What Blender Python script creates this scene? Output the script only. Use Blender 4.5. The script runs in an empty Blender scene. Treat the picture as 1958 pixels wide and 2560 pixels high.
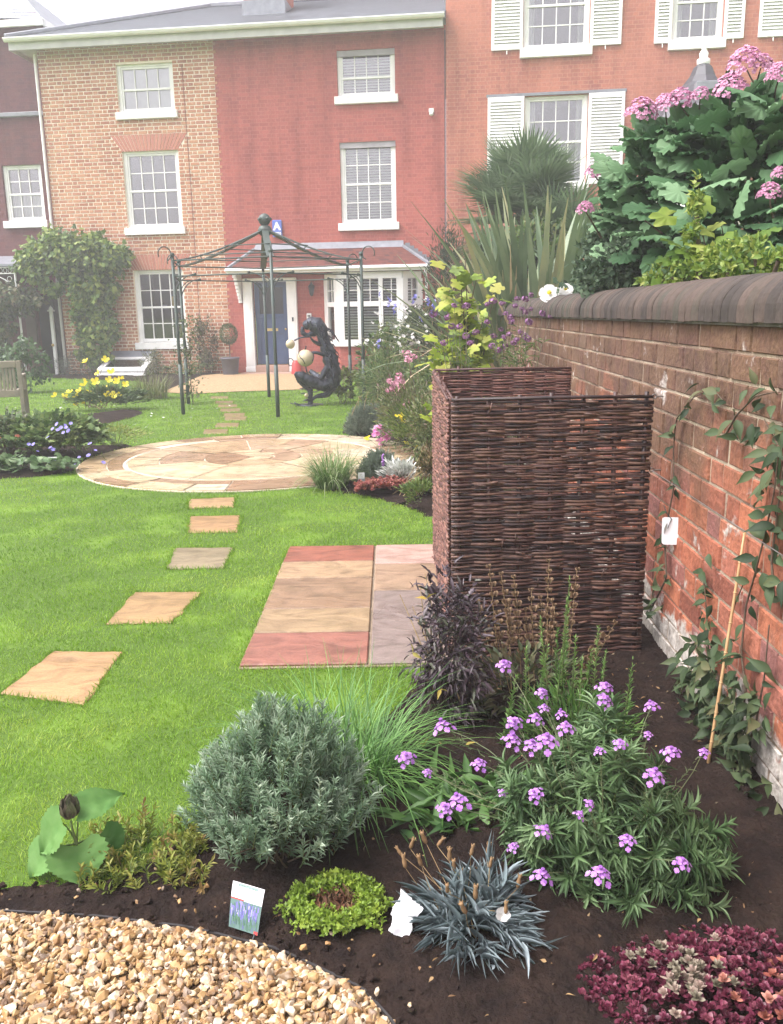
import bpy, math, random
import numpy as np
from mathutils import Matrix, Vector

# ------------------------------------------------------------------ camera, sky, sun, exposure
SC = bpy.context.scene
COL = SC.collection
R = math.radians
F, CX, CY, H = 2150.0, 979.0, 1280.0, 1.45
_Y = F * F / (CY - 781.7)
_d = np.array([134 * _Y / 8032, _Y, F]); _d /= np.linalg.norm(_d)
UP = -_d
_z = np.array([0, 0, 1.0]); FW = _z - _z.dot(UP) * UP; FW /= np.linalg.norm(FW)
RT = np.cross(FW, UP)
CAM = np.array([0, 0, H])
cam = bpy.data.cameras.new('camera')
cam.sensor_fit = 'VERTICAL'; cam.sensor_height = 36; cam.sensor_width = 27.5
cam.lens = 36 * F / 2560
cam.clip_start = 0.05; cam.clip_end = 2000
co = bpy.data.objects.new('camera', cam); COL.objects.link(co)
ax = lambda i, s: Vector((s * RT[i], s * FW[i], s * UP[i]))
m = Matrix.Identity(4)
for c, v in enumerate((ax(0, 1), ax(1, -1), ax(2, -1))):
    for r in range(3): m[r][c] = v[r]
m[2][3] = H
co.matrix_world = m
SC.camera = co

SUN_EL, SUN_AZ = 58.0, -105.0         # bright overcast, strongest from the high left
world = bpy.data.worlds.new('World'); SC.world = world
world.use_nodes = True
nt = world.node_tree; bg = nt.nodes['Background']
sky = nt.nodes.new('ShaderNodeTexSky'); sky.sky_type = 'NISHITA'; sky.sun_disc = False
sky.sun_elevation = R(SUN_EL); sky.sun_rotation = R(SUN_AZ)
sky.dust_density = 4.0; sky.air_density = 1.0
hs = nt.nodes.new('ShaderNodeHueSaturation'); hs.inputs['Saturation'].default_value = 0.12
nt.links.new(sky.outputs[0], hs.inputs['Color'])
tint = nt.nodes.new('ShaderNodeMix'); tint.data_type = 'RGBA'; tint.blend_type = 'MULTIPLY'; tint.inputs[0].default_value = 1
tint.inputs[7].default_value = (1.02, 0.97, 1.04, 1)
nt.links.new(hs.outputs[0], tint.inputs[6]); nt.links.new(tint.outputs[2], bg.inputs['Color'])
bg.inputs['Strength'].default_value = 0.15
sl = bpy.data.lights.new('sun', 'SUN'); sl.energy = 1.4; sl.angle = R(40); sl.color = (1, 0.96, 0.9)
so = bpy.data.objects.new('sun', sl); COL.objects.link(so)
so.rotation_euler = (R(90 - SUN_EL), 0, R(180 - SUN_AZ - 0))
_sd = Vector((math.sin(R(SUN_AZ)) * math.cos(R(SUN_EL)), math.cos(R(SUN_AZ)) * math.cos(R(SUN_EL)), math.sin(R(SUN_EL))))
so.rotation_euler = _sd.to_track_quat('Z', 'Y').to_euler()
so.location = (0, 0, 30)
SC.view_settings.view_transform = 'Standard'; SC.view_settings.look = 'None'
SC.view_settings.exposure = 1.68; SC.view_settings.gamma = 1
SC.render.engine = 'CYCLES'
SC.cycles.use_denoising = True
SC.cycles.max_bounces = 8; SC.cycles.transparent_max_bounces = 16
SC.cycles.volume_bounces = 1; SC.cycles.caustics_reflective = False; SC.cycles.caustics_refractive = False

# ------------------------------------------------------------------ points from the photograph
S = 1 / 0.858                                   # picture notes were taken on a 1680 px wide copy
def _ray(px, py):
    v = np.array([px * S - CX, py * S - CY, F]); return np.array([v @ RT, v @ FW, v @ UP])
def gp(px, py, z=0.0):
    r = _ray(px, py); return CAM + r * ((z - H) / r[2])
def dp(px, py, y):
    r = _ray(px, py); return CAM + r * (y / r[1])
_o = gp(567 * .858, 933 * .858)
_u = np.array([8.1, -1, 0]); _u /= np.linalg.norm(_u)
FAC = Matrix(((_u[0], -_u[1], 0, _o[0]), (_u[1], _u[0], 0, _o[1]), (0, 0, 1, 0), (0, 0, 0, 1)))  # (along, into house, up)

# ------------------------------------------------------------------ helpers
rng = np.random.default_rng(11)
random.seed(5)
XF = {}
def U(a, b, n=None): return rng.uniform(a, b, n)
def norm(a):
    a = np.asarray(a, float); return a / np.maximum(np.linalg.norm(a, axis=-1, keepdims=True), 1e-9)

def tag(o, label=None, cat=None, group=None, kind=None):
    if label: o['label'] = label
    if cat: o['category'] = cat
    if group: o['group'] = group
    if kind: o['kind'] = kind
    return o
def thing(name, label, cat, loc=(0, 0, 0), rz=0.0, group=None):
    o = bpy.data.objects.new(name, None); COL.objects.link(o)
    o.empty_display_size = 0.1
    o.location = [float(a) for a in loc]; o.rotation_euler = (0, 0, rz)
    XF[o.name] = Matrix.Translation(Vector([float(a) for a in loc])) @ Matrix.Rotation(rz, 4, 'Z')
    return tag(o, label, cat, group)

def mk(name, co, loops, starts, totals, mat, parent=None, rnd=None, pt_rnd=None, smooth=False, xf=None, loc=None):
    co = np.asarray(co, np.float64).reshape(-1, 3)
    if xf is not None:
        X = np.array(xf); co = co @ X[:3, :3].T + X[:3, 3]
    if parent is not None: W = XF.get(parent.name, Matrix.Identity(4))
    else: W = Matrix.Translation(Vector([float(a) for a in loc])) if loc is not None else Matrix.Identity(4)
    Wi = np.array(W.inverted()); co = co @ Wi[:3, :3].T + Wi[:3, 3]
    me = bpy.data.meshes.new(name)
    me.vertices.add(len(co)); me.vertices.foreach_set('co', co.astype(np.float32).ravel())
    me.loops.add(len(loops)); me.loops.foreach_set('vertex_index', np.asarray(loops, np.int32))
    me.polygons.add(len(starts)); me.polygons.foreach_set('loop_start', np.asarray(starts, np.int32))
    try: me.polygons.foreach_set('loop_total', np.asarray(totals, np.int32))
    except Exception: pass
    me.polygons.foreach_set('use_smooth', np.full(len(starts), bool(smooth)))
    me.update(calc_edges=True); me.validate()
    if pt_rnd is not None:
        a = me.attributes.new('rnd', 'FLOAT', 'POINT'); a.data.foreach_set('value', np.asarray(pt_rnd, np.float32))
    elif rnd is not None and len(rnd) == len(me.polygons):
        a = me.attributes.new('rnd', 'FLOAT', 'FACE'); a.data.foreach_set('value', np.asarray(rnd, np.float32))
    if mat: me.materials.append(mat)
    o = bpy.data.objects.new(name, me); COL.objects.link(o)
    if parent is not None: o.parent = parent
    elif loc is not None: o.location = [float(a) for a in loc]
    XF[o.name] = W
    return o

class MB:
    """collects shapes and links them as ONE mesh object"""
    def __init__(s, xf=None): s.v = []; s.f = []; s.r = []; s.xf = xf; s.k = 0.5
    def add(s, vs, fs, k=None):
        b = len(s.v); s.v += [tuple(map(float, p)) for p in vs]
        for f in fs: s.f.append([b + i for i in f]); s.r.append(s.k if k is None else k)
        return s
    def quad(s, a, b, c, d, k=None): return s.add([a, b, c, d], [(0, 1, 2, 3)], k)
    def box(s, x0, x1, y0, y1, z0, z1, k=None):
        return s.add([(x0, y0, z0), (x1, y0, z0), (x1, y1, z0), (x0, y1, z0), (x0, y0, z1), (x1, y0, z1), (x1, y1, z1), (x0, y1, z1)],
                     [(0, 3, 2, 1), (4, 5, 6, 7), (0, 1, 5, 4), (1, 2, 6, 5), (2, 3, 7, 6), (3, 0, 4, 7)], k)
    def bbox(s, x0, x1, y0, y1, z0, z1, b=.005, k=None):
        # box with chamfered top/bottom/side edges
        vs = []
        for sx in (0, 1):
            for sy in (0, 1):
                for sz in (0, 1):
                    X = (x0, x1)[sx]; Y = (y0, y1)[sy]; Z = (z0, z1)[sz]
                    dx = b if sx == 0 else -b; dy = b if sy == 0 else -b; dz = b if sz == 0 else -b
                    vs += [(X, Y + dy, Z + dz), (X + dx, Y, Z + dz), (X + dx, Y + dy, Z)]
        i = lambda sx, sy, sz, a: (sx * 4 + sy * 2 + sz) * 3 + a
        fs = []
        for q in (0, 1):
            o = lambda l: l if q else l[::-1]
            fs.append(o([i(q, 0, 0, 0), i(q, 1, 0, 0), i(q, 1, 1, 0), i(q, 0, 1, 0)]))
            fs.append(o([i(0, q, 0, 1), i(0, q, 1, 1), i(1, q, 1, 1), i(1, q, 0, 1)]))
            fs.append(o([i(0, 0, q, 2), i(1, 0, q, 2), i(1, 1, q, 2), i(0, 1, q, 2)]))
            for r in (0, 1):
                fs.append([i(q, r, 0, 0), i(q, r, 1, 0), i(q, r, 1, 1), i(q, r, 0, 1)])
                fs.append([i(q, 0, r, 0), i(q, 1, r, 0), i(q, 1, r, 2), i(q, 0, r, 2)])
                fs.append([i(0, q, r, 1), i(1, q, r, 1), i(1, q, r, 2), i(0, q, r, 2)])
                for t in (0, 1): fs.append([i(q, r, t, 0), i(q, r, t, 1), i(q, r, t, 2)])
        fs2 = []; seen = set()
        for f in fs:
            key = tuple(sorted(f))
            if key not in seen: seen.add(key); fs2.append(f)
        return s.add(vs, fs2, k)
    def tube(s, pts, r, n=6, k=None, cap=True, flat=1.0):
        pts = np.asarray(pts, float); m_ = len(pts)
        rr = np.broadcast_to(np.asarray(r, float), (m_,))
        t = norm(np.gradient(pts, axis=0)); ref = np.array([0, 0, 1.0])
        if abs(t[0] @ ref) > .95: ref = np.array([1.0, 0, 0])
        vs = []; nrm = ref - (ref @ t[0]) * t[0]; nrm /= np.linalg.norm(nrm)
        for i in range(m_):
            nrm = nrm - (nrm @ t[i]) * t[i]; nrm /= max(np.linalg.norm(nrm), 1e-9); b = np.cross(t[i], nrm)
            for j in range(n):
                a = 2 * math.pi * j / n
                vs.append(pts[i] + rr[i] * (math.cos(a) * nrm * flat + math.sin(a) * b))
        fs = [(i * n + j, i * n + (j + 1) % n, (i + 1) * n + (j + 1) % n, (i + 1) * n + j) for i in range(m_ - 1) for j in range(n)]
        if cap: fs += [tuple(range(n))[::-1], tuple((m_ - 1) * n + j for j in range(n))]
        return s.add(vs, fs, k)
    def lathe(s, prof, c=(0, 0, 0), n=16, k=None):
        vs = [(c[0] + r * math.cos(2 * math.pi * j / n), c[1] + r * math.sin(2 * math.pi * j / n), c[2] + z) for r, z in prof for j in range(n)]
        fs = [(i * n + j, i * n + (j + 1) % n, (i + 1) * n + (j + 1) % n, (i + 1) * n + j) for i in range(len(prof) - 1) for j in range(n)]
        fs += [tuple(range(n))[::-1], tuple((len(prof) - 1) * n + j for j in range(n))]
        return s.add(vs, fs, k)
    def prism(s, poly, z0, z1, k=None):
        n = len(poly)
        vs = [(p[0], p[1], z0) for p in poly] + [(p[0], p[1], z1) for p in poly]
        return s.add(vs, [tuple(range(n))[::-1], tuple(range(n, 2 * n))] + [(i, (i + 1) % n, n + (i + 1) % n, n + i) for i in range(n)], k)
    def ball(s, c, r, n=10, k=None, sc=(1, 1, 1)):
        p = [(r * math.sin(math.pi * i / n) if 0 < i < n else r * .02, -r * math.cos(math.pi * i / n)) for i in range(n + 1)]
        b = len(s.v); s.lathe(p, (0, 0, 0), n + 4, k)
        s.v[b:] = [(c[0] + x * sc[0], c[1] + y * sc[1], c[2] + z * sc[2]) for x, y, z in s.v[b:]]
        return s
    def build(s, name, mat, parent=None, smooth=False, loc=None):
        L = [i for f in s.f for i in f]; T = [len(f) for f in s.f]; ST = np.concatenate([[0], np.cumsum(T)[:-1]]) if T else []
        return mk(name, s.v, L, ST, T, mat, parent, rnd=s.r, smooth=smooth, xf=s.xf, loc=loc)

def inst(name, tmv, tmf, pos, ex, ey, ez, mat, parent=None, rnd=None, smooth=True, loc=None):
    """many copies of a template (verts in x,y,z frame) joined into one mesh"""
    n = len(pos); k = len(tmv); tmv = np.asarray(tmv, float)
    co = (pos[:, None, :] + tmv[None, :, 0:1] * ex[:, None, :] + tmv[None, :, 1:2] * ey[:, None, :] + tmv[None, :, 2:3] * ez[:, None, :]).reshape(-1, 3)
    fl = np.array([i for f in tmf for i in f]); tt = np.array([len(f) for f in tmf])
    loops = (fl[None, :] + (np.arange(n) * k)[:, None]).ravel(); tot = np.tile(tt, n)
    st = np.concatenate([[0], np.cumsum(tot)[:-1]])
    if rnd is None: rnd = U(0, 1, n)
    return mk(name, co, loops, st, tot, mat, parent, pt_rnd=np.repeat(rnd, k), smooth=smooth, loc=loc)

def leaf_t(ws, fold=.15, curl=.25):
    """leaf template from half-widths along its length"""
    n = len(ws); vs = []; fs = []
    for i, w in enumerate(ws):
        y = i / (n - 1)
        z = -curl * y * y
        vs += [(-w, y, z + fold * w), (0, y, z), (w, y, z + fold * w)]
    for i in range(n - 1):
        a = i * 3; fs += [(a, a + 1, a + 4, a + 3), (a + 1, a + 2, a + 5, a + 4)]
    return vs, fs
LANCE = leaf_t([.06, .38, .5, .3, .02], .25, .2)
BLADE = leaf_t([.5, .5, .42, .28, .02], .3, .25)
OVATE = leaf_t([.08, .42, .5, .36, .14, .01], .2, .3)
HEART = leaf_t([.3, .52, .5, .42, .34, .2, .1, .01], .25, .25)
def lobed_t(n=5, depth=.35, curl=.2):
    vs = [(0, .35, 0)]; fs = []; m_ = n * 4
    for i in range(m_ + 1):
        a = -math.pi * .5 + .25 + (2 * math.pi - .5) * i / m_
        rr = .5 * (1 - depth + depth * abs(math.cos(a * n / 2 + math.pi / 4)))
        x, y = rr * math.cos(a), .42 + rr * math.sin(a) * 1.1
        vs.append((x, y, -curl * ((y - .3) ** 2 + x * x) + .04 * math.sin(i * 2.1)))
    for i in range(1, m_ + 1): fs.append((0, i, i + 1))
    return vs, fs
LOBED = lobed_t(5, .4); BIGHEART = lobed_t(9, .12, .35)

def leaves(name, mat, parent, P, Dv, L, W, tm=LANCE, Nn=None, jit=.5, rnd=None, loc=None, smooth=True):
    P = np.asarray(P, float); n = len(P); Dv = norm(Dv)
    if Nn is None: Nn = np.tile([0, 0, 1.0], (n, 1))
    Nn = norm(np.asarray(Nn, float) + rng.normal(0, jit, (n, 3)))
    X = np.cross(Dv, Nn); X = norm(X + 1e-6); Z = np.cross(X, Dv)
    L = np.broadcast_to(L, (n,)).astype(float); W = np.broadcast_to(W, (n,)).astype(float)
    return inst(name, tm[0], tm[1], P, X * W[:, None], Dv * L[:, None], Z * L[:, None], mat, parent, rnd, smooth, loc)

def sph(n, up=None):
    v = norm(rng.normal(size=(n, 3)))
    if up is not None:
        v[:, 2] = np.abs(v[:, 2]) * (1 - up) + up * U(0, 1, n); v = norm(v)
    return v
def lumpy(d, amt=.16):
    w = 0
    for i in range(5): w = w + np.sin(d @ rng.normal(0, 3.2, 3) + U(0, 6.28))
    return 1 + amt * w / 1.6
def blob(n, c, r, fill=.6, up=None, clump=0, cr=.25):
    """n points in the outer part of an ellipsoid, optionally gathered in clumps; returns points and outward directions"""
    c = np.asarray(c, float); r = np.asarray(r, float)
    if clump:
        q = sph(clump, up) * (U(fill, 1, clump) ** .6)[:, None]
        i = rng.integers(0, clump, n)
        v = q[i] + rng.normal(0, cr, (n, 3)) * .5
    else: v = sph(n, up) * (U(fill ** 3, 1, n) ** (1 / 3))[:, None]
    return c + v * r, norm(v * r + 1e-6)

def stems(name, mat, parent, pairs, r=.004, bend=.15, seg=5, sides=5, k=.5):
    mb = MB()
    for a, b in pairs:
        a = np.asarray(a, float); b = np.asarray(b, float); L = np.linalg.norm(b - a)
        off = rng.normal(0, 1, 3) * L * bend * .5; t = np.linspace(0, 1, seg)[:, None]
        mb.tube(a + (b - a) * t + off * (t * (1 - t)) * 2, r * (1 - .55 * t[:, 0]), sides, cap=False, k=rng.uniform())
    return mb.build(name, mat, parent, smooth=True)

# ------------------------------------------------------------------ materials
def nodes(name):
    m_ = bpy.data.materials.new(name); m_.use_nodes = True
    t = m_.node_tree; return m_, t, t.nodes['Principled BSDF'], t.nodes, t.links
def ramp(N_, cols, stops=None):
    r = N_.new('ShaderNodeValToRGB'); e = r.color_ramp.elements
    stops = stops or [i / (len(cols) - 1) for i in range(len(cols))]
    while len(e) < len(cols): e.new(.5)
    for i, c in enumerate(cols): e[i].position = stops[i]; e[i].color = (*c, 1)
    return r
def noise(N_, L_, scale, detail=4, coord='Object', vec=None, rough=.55):
    n = N_.new('ShaderNodeTexNoise'); n.inputs['Scale'].default_value = scale; n.inputs['Detail'].default_value = detail
    n.inputs['Roughness'].default_value = rough
    tc = N_.new('ShaderNodeTexCoord'); L_.new(tc.outputs[coord], n.inputs['Vector']) if vec is None else L_.new(vec, n.inputs['Vector'])
    return n
def mix(N_, L_, fac, a, b, mode='MIX'):
    x = N_.new('ShaderNodeMix'); x.data_type = 'RGBA'; x.blend_type = mode
    for i, v in ((0, fac), (6, a), (7, b)):
        if isinstance(v, (int, float)): x.inputs[i].default_value = v
        elif isinstance(v, tuple): x.inputs[i].default_value = (*v, 1)
        else: L_.new(v, x.inputs[i])
    return x.outputs[2]
def surf(name, c1, c2=None, scale=6, rough=.6, bump=0., bscale=40, metal=0., spec=.5, attr=False, rvar=0., attr_amt=.6):
    """noise-mottled surface; attr: the per-face/-piece 'rnd' value moves the colour as well"""
    m_, t, b, N_, L_ = nodes(name); c2 = c2 or tuple(x * .75 for x in c1)
    n = noise(N_, L_, scale, 6)
    rp = ramp(N_, [c2, c1], [.32, .68])
    if attr:
        a = N_.new('ShaderNodeAttribute'); a.attribute_name = 'rnd'
        mx = N_.new('ShaderNodeMath'); mx.operation = 'MULTIPLY_ADD'
        mn = N_.new('ShaderNodeMath'); mn.operation = 'MULTIPLY'; mn.inputs[1].default_value = 1 - attr_amt
        L_.new(n.outputs[0], mn.inputs[0]); L_.new(a.outputs['Fac'], mx.inputs[0]); mx.inputs[1].default_value = attr_amt; L_.new(mn.outputs[0], mx.inputs[2])
        L_.new(mx.outputs[0], rp.inputs[0])
    else: L_.new(n.outputs[0], rp.inputs[0])
    L_.new(rp.outputs[0], b.inputs['Base Color'])
    b.inputs['Roughness'].default_value = rough; b.inputs['Metallic'].default_value = metal; b.inputs['Specular IOR Level'].default_value = spec
    if rvar:
        mr = N_.new('ShaderNodeMapRange'); mr.inputs[3].default_value = max(.03, rough - rvar); mr.inputs[4].default_value = rough + rvar
        mr.inputs[1].default_value = .35; mr.inputs[2].default_value = .65
        n2 = noise(N_, L_, scale * .6, 3); L_.new(n2.outputs[0], mr.inputs[0]); L_.new(mr.outputs[0], b.inputs['Roughness'])
    if bump:
        bn = N_.new('ShaderNodeBump'); bn.inputs['Strength'].default_value = bump; bn.inputs['Distance'].default_value = .02
        n3 = noise(N_, L_, bscale, 6); L_.new(n3.outputs[0], bn.inputs['Height']); L_.new(bn.outputs[0], b.inputs['Normal'])
    return m_
def leafm(name, cols, rough=.5, tr=.3, spec=.4, nscale=9, namt=.35, stops=None):
    m_, t, b, N_, L_ = nodes(name)
    a = N_.new('ShaderNodeAttribute'); a.attribute_name = 'rnd'
    rp = ramp(N_, cols, stops)
    n = noise(N_, L_, nscale, 3)
    mr = N_.new('ShaderNodeMapRange'); mr.inputs[1].default_value = .3; mr.inputs[2].default_value = .7
    mr.inputs[3].default_value = -namt; mr.inputs[4].default_value = namt
    ad = N_.new('ShaderNodeMath'); ad.operation = 'ADD'; ad.use_clamp = True
    L_.new(n.outputs[0], mr.inputs[0]); L_.new(a.outputs['Fac'], ad.inputs[0]); L_.new(mr.outputs[0], ad.inputs[1]); L_.new(ad.outputs[0], rp.inputs[0])
    L_.new(rp.outputs[0], b.inputs['Base Color']); b.inputs['Roughness'].default_value = rough; b.inputs['Specular IOR Level'].default_value = spec
    if tr:
        tl = N_.new('ShaderNodeBsdfTranslucent'); ms = N_.new('ShaderNodeMixShader'); ms.inputs[0].default_value = tr
        L_.new(rp.outputs[0], tl.inputs[0]); L_.new(b.outputs[0], ms.inputs[1]); L_.new(tl.outputs[0], ms.inputs[2])
        L_.new(ms.outputs[0], N_['Material Output'].inputs[0])
    return m_
def glassm(name, boost=1.0):
    m_, t, b, N_, L_ = nodes(name); N_.remove(b)
    tr = N_.new('ShaderNodeBsdfTransparent'); gl = N_.new('ShaderNodeBsdfGlossy'); gl.inputs['Roughness'].default_value = .03
    fr = N_.new('ShaderNodeFresnel'); fr.inputs[0].default_value = 1.5
    mu = N_.new('ShaderNodeMath'); mu.operation = 'MULTIPLY'; mu.inputs[1].default_value = 2.2 * boost; mu.use_clamp = True
    L_.new(fr.outputs[0], mu.inputs[0]); ms = N_.new('ShaderNodeMixShader'); L_.new(mu.outputs[0], ms.inputs[0])
    tr.inputs[0].default_value = (.85, .88, .88, 1)
    bn = N_.new('ShaderNodeBump'); bn.inputs['Strength'].default_value = .10; n = noise(N_, L_, 3.5, 2); L_.new(n.outputs[0], bn.inputs['Height']); L_.new(bn.outputs[0], gl.inputs['Normal'])
    L_.new(tr.outputs[0], ms.inputs[1]); L_.new(gl.outputs[0], ms.inputs[2]); L_.new(ms.outputs[0], N_['Material Output'].inputs[0])
    return m_
WHITE = surf('white_paint', (.80, .80, .78), (.70, .70, .67), 3, .45)
WHITE2 = surf('aged_white_paint', (.74, .74, .72), (.6, .6, .57), 4, .5)
GLASS = glassm('window_glass'); GLASS_SKY = glassm('sky_reflecting_glass', 2.6)
ROOM = surf('room_dark', (.05, .045, .05), (.03, .03, .03), 2, .9)
BLIND = surf('blind_white', (.72, .72, .7), None, 3, .6)
SLATE = surf('wet_slate', (.42, .45, .50), (.31, .34, .38), 5, .3, .3, 30, attr=True)
LEAD = surf('lead', (.22, .23, .26), (.15, .16, .18), 6, .5, .2, 12)
IRON = surf('dark_iron', (.045, .055, .06), (.025, .03, .033), 9, .45, .3, 60, metal=.3)
STEM = leafm('stem_green', [(.05, .09, .02), (.12, .15, .05)], .6, 0)
WOODY = surf('woody_stem', (.11, .075, .045), (.05, .035, .022), 20, .8, .5, 60)
STRAW = leafm('straw_stem', [(.22, .15, .07), (.38, .28, .14)], .7, 0)
# ------------------------------------------------------------------ houses
STONE_W = surf('painted_stone_sill', (.78, .78, .76), (.62, .62, .58), 5, .6, .1)
def brick_mat(name, cols, stops=None, ns=1.2, na=.35):
    m_, t, b, N_, L_ = nodes(name)
    a = N_.new('ShaderNodeAttribute'); a.attribute_name = 'rnd'
    n = noise(N_, L_, ns, 5); n2 = noise(N_, L_, 45, 5)
    rp = ramp(N_, cols, stops)
    mr = N_.new('ShaderNodeMapRange'); mr.inputs[1].default_value = .3; mr.inputs[2].default_value = .7; mr.inputs[3].default_value = -na; mr.inputs[4].default_value = na
    ad = N_.new('ShaderNodeMath'); ad.operation = 'ADD'; ad.use_clamp = True
    L_.new(n.outputs[0], mr.inputs[0]); L_.new(mr.outputs[0], ad.inputs[0]); L_.new(a.outputs['Fac'], ad.inputs[1]); L_.new(ad.outputs[0], rp.inputs[0])
    rp2 = ramp(N_, [(.72, .7, .7), (1.1, 1.1, 1.1)], [.3, .7]); L_.new(n2.outputs[0], rp2.inputs[0])
    L_.new(mix(N_, L_, .8, rp.outputs[0], rp2.outputs[0], 'MULTIPLY'), b.inputs['Base Color'])
    b.inputs['Roughness'].default_value = .85; b.inputs['Specular IOR Level'].default_value = .25
    bn = N_.new('ShaderNodeBump'); bn.inputs['Strength'].default_value = .45; bn.inputs['Distance'].default_value = .008
    L_.new(n2.outputs[0], bn.inputs['Height']); L_.new(bn.outputs[0], b.inputs['Normal'])
    return m_
BRICK_PALE = brick_mat('orange_house_brick', [(.33, .14, .085), (.42, .19, .11), (.50, .26, .15), (.36, .15, .10)])
BRICK_ARCH = brick_mat('rubbed_arch_brick', [(.42, .17, .12), (.48, .21, .15)])
MORTAR_PALE = surf('pale_lime_mortar', (.82, .74, .60), (.68, .60, .47), 8, .9, .3, 80)
def redwall(name, base, dark, mort, wash, amt=.5):
    """colour-washed brick: brick pattern faint under the wash"""
    m_, t, b, N_, L_ = nodes(name)
    tc = N_.new('ShaderNodeTexCoord'); mp = N_.new('ShaderNodeMapping'); mp.inputs['Rotation'].default_value = (R(90), 0, 0)
    L_.new(tc.outputs['Object'], mp.inputs['Vector'])
    sx = N_.new('ShaderNodeSeparateXYZ'); cx = N_.new('ShaderNodeCombineXYZ')
    L_.new(tc.outputs['Object'], sx.inputs[0]); L_.new(sx.outputs[0], cx.inputs[0]); L_.new(sx.outputs[2], cx.inputs[1])
    br = N_.new('ShaderNodeTexBrick'); L_.new(cx.outputs[0], br.inputs['Vector'])
    br.inputs['Scale'].default_value = 1; br.inputs['Brick Width'].default_value = .232; br.inputs['Row Height'].default_value = .085
    br.inputs['Mortar Size'].default_value = .008; br.inputs['Mortar Smooth'].default_value = .3; br.inputs['Bias'].default_value = -.1
    br.squash = .5; br.squash_frequency = 2
    br.inputs['Color1'].default_value = (*base, 1); br.inputs['Color2'].default_value = (*dark, 1); br.inputs['Mortar'].default_value = (*mort, 1)
    n = noise(N_, L_, .8, 6, rough=.6); rp = ramp(N_, [(0, 0, 0), (1, 1, 1)], [.38, .66]); L_.new(n.outputs[0], rp.inputs[0])
    mm = N_.new('ShaderNodeMath'); mm.operation = 'MULTIPLY'; mm.inputs[1].default_value = amt; L_.new(rp.outputs[0], mm.inputs[0])
    c = mix(N_, L_, mm.outputs[0], br.outputs[0], wash)
    n2 = noise(N_, L_, 30, 5); rp2 = ramp(N_, [(.8, .8, .8), (1.1, 1.1, 1.1)], [.3, .7]); L_.new(n2.outputs[0], rp2.inputs[0])
    c = mix(N_, L_, .7, c, rp2.outputs[0], 'MULTIPLY')
    # rain streaks and soot with a shape of their own
    mp2 = N_.new('ShaderNodeMapping'); mp2.inputs['Scale'].default_value = (2.6, 2.6, .28); L_.new(tc.outputs['Object'], mp2.inputs[0]); n5 = noise(N_, L_, 1.0, 7, vec=mp2.outputs[0], rough=.65)
    r5 = ramp(N_, [(.70, .66, .66), (1, 1, 1), (1.06, 1.06, 1.06)], [.30, .52, .72]); L_.new(n5.outputs[0], r5.inputs[0]); c = mix(N_, L_, .95, c, r5.outputs[0], 'MULTIPLY')
    L_.new(c, b.inputs['Base Color']); b.inputs['Roughness'].default_value = .85; b.inputs['Specular IOR Level'].default_value = .2
    bn = N_.new('ShaderNodeBump'); bn.inputs['Strength'].default_value = .5; bn.inputs['Distance'].default_value = .006; bn.invert = True
    L_.new(br.outputs[1], bn.inputs['Height']); L_.new(bn.outputs[0], b.inputs['Normal'])
    return m_
RED = redwall('red_washed_brick', (.37, .10, .08), (.27, .07, .06), (.37, .13, .105), (.42, .125, .095), .38)
RED2 = redwall('soft_red_brick', (.41, .15, .10), (.31, .105, .08), (.42, .20, .145), (.46, .18, .12), .6)
PURPLE = redwall('dark_purple_brick', (.13, .05, .05), (.09, .04, .045), (.13, .06, .06), (.15, .055, .055))

def holes_wall(mb, u0, u1, z0, z1, holes, d0=0., rev=.13):
    us = sorted({u0, u1, *[min(max(h[i], u0), u1) for h in holes for i in (0, 1)]}); zs = sorted({z0, z1, *[min(max(h[i], z0), z1) for h in holes for i in (2, 3)]})
    for a, b in zip(us, us[1:]):
        for c, d in zip(zs, zs[1:]):
            cu, cz = (a + b) / 2, (c + d) / 2
            if any(h[0] < cu < h[1] and h[2] < cz < h[3] for h in holes): continue
            mb.quad((a, d0, c), (b, d0, c), (b, d0, d), (a, d0, d))
    for h in holes:
        a, b, c, d = h
        if b <= u0 or a >= u1: continue
        mb.quad((a, d0, c), (a, d0, d), (a, d0 + rev, d), (a, d0 + rev, c)); mb.quad((b, d0, d), (b, d0, c), (b, d0 + rev, c), (b, d0 + rev, d))
        mb.quad((a, d0, d), (b, d0, d), (b, d0 + rev, d), (a, d0 + rev, d)); mb.quad((b, d0, c), (a, d0, c), (a, d0 + rev, c), (b, d0 + rev, c))

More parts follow.
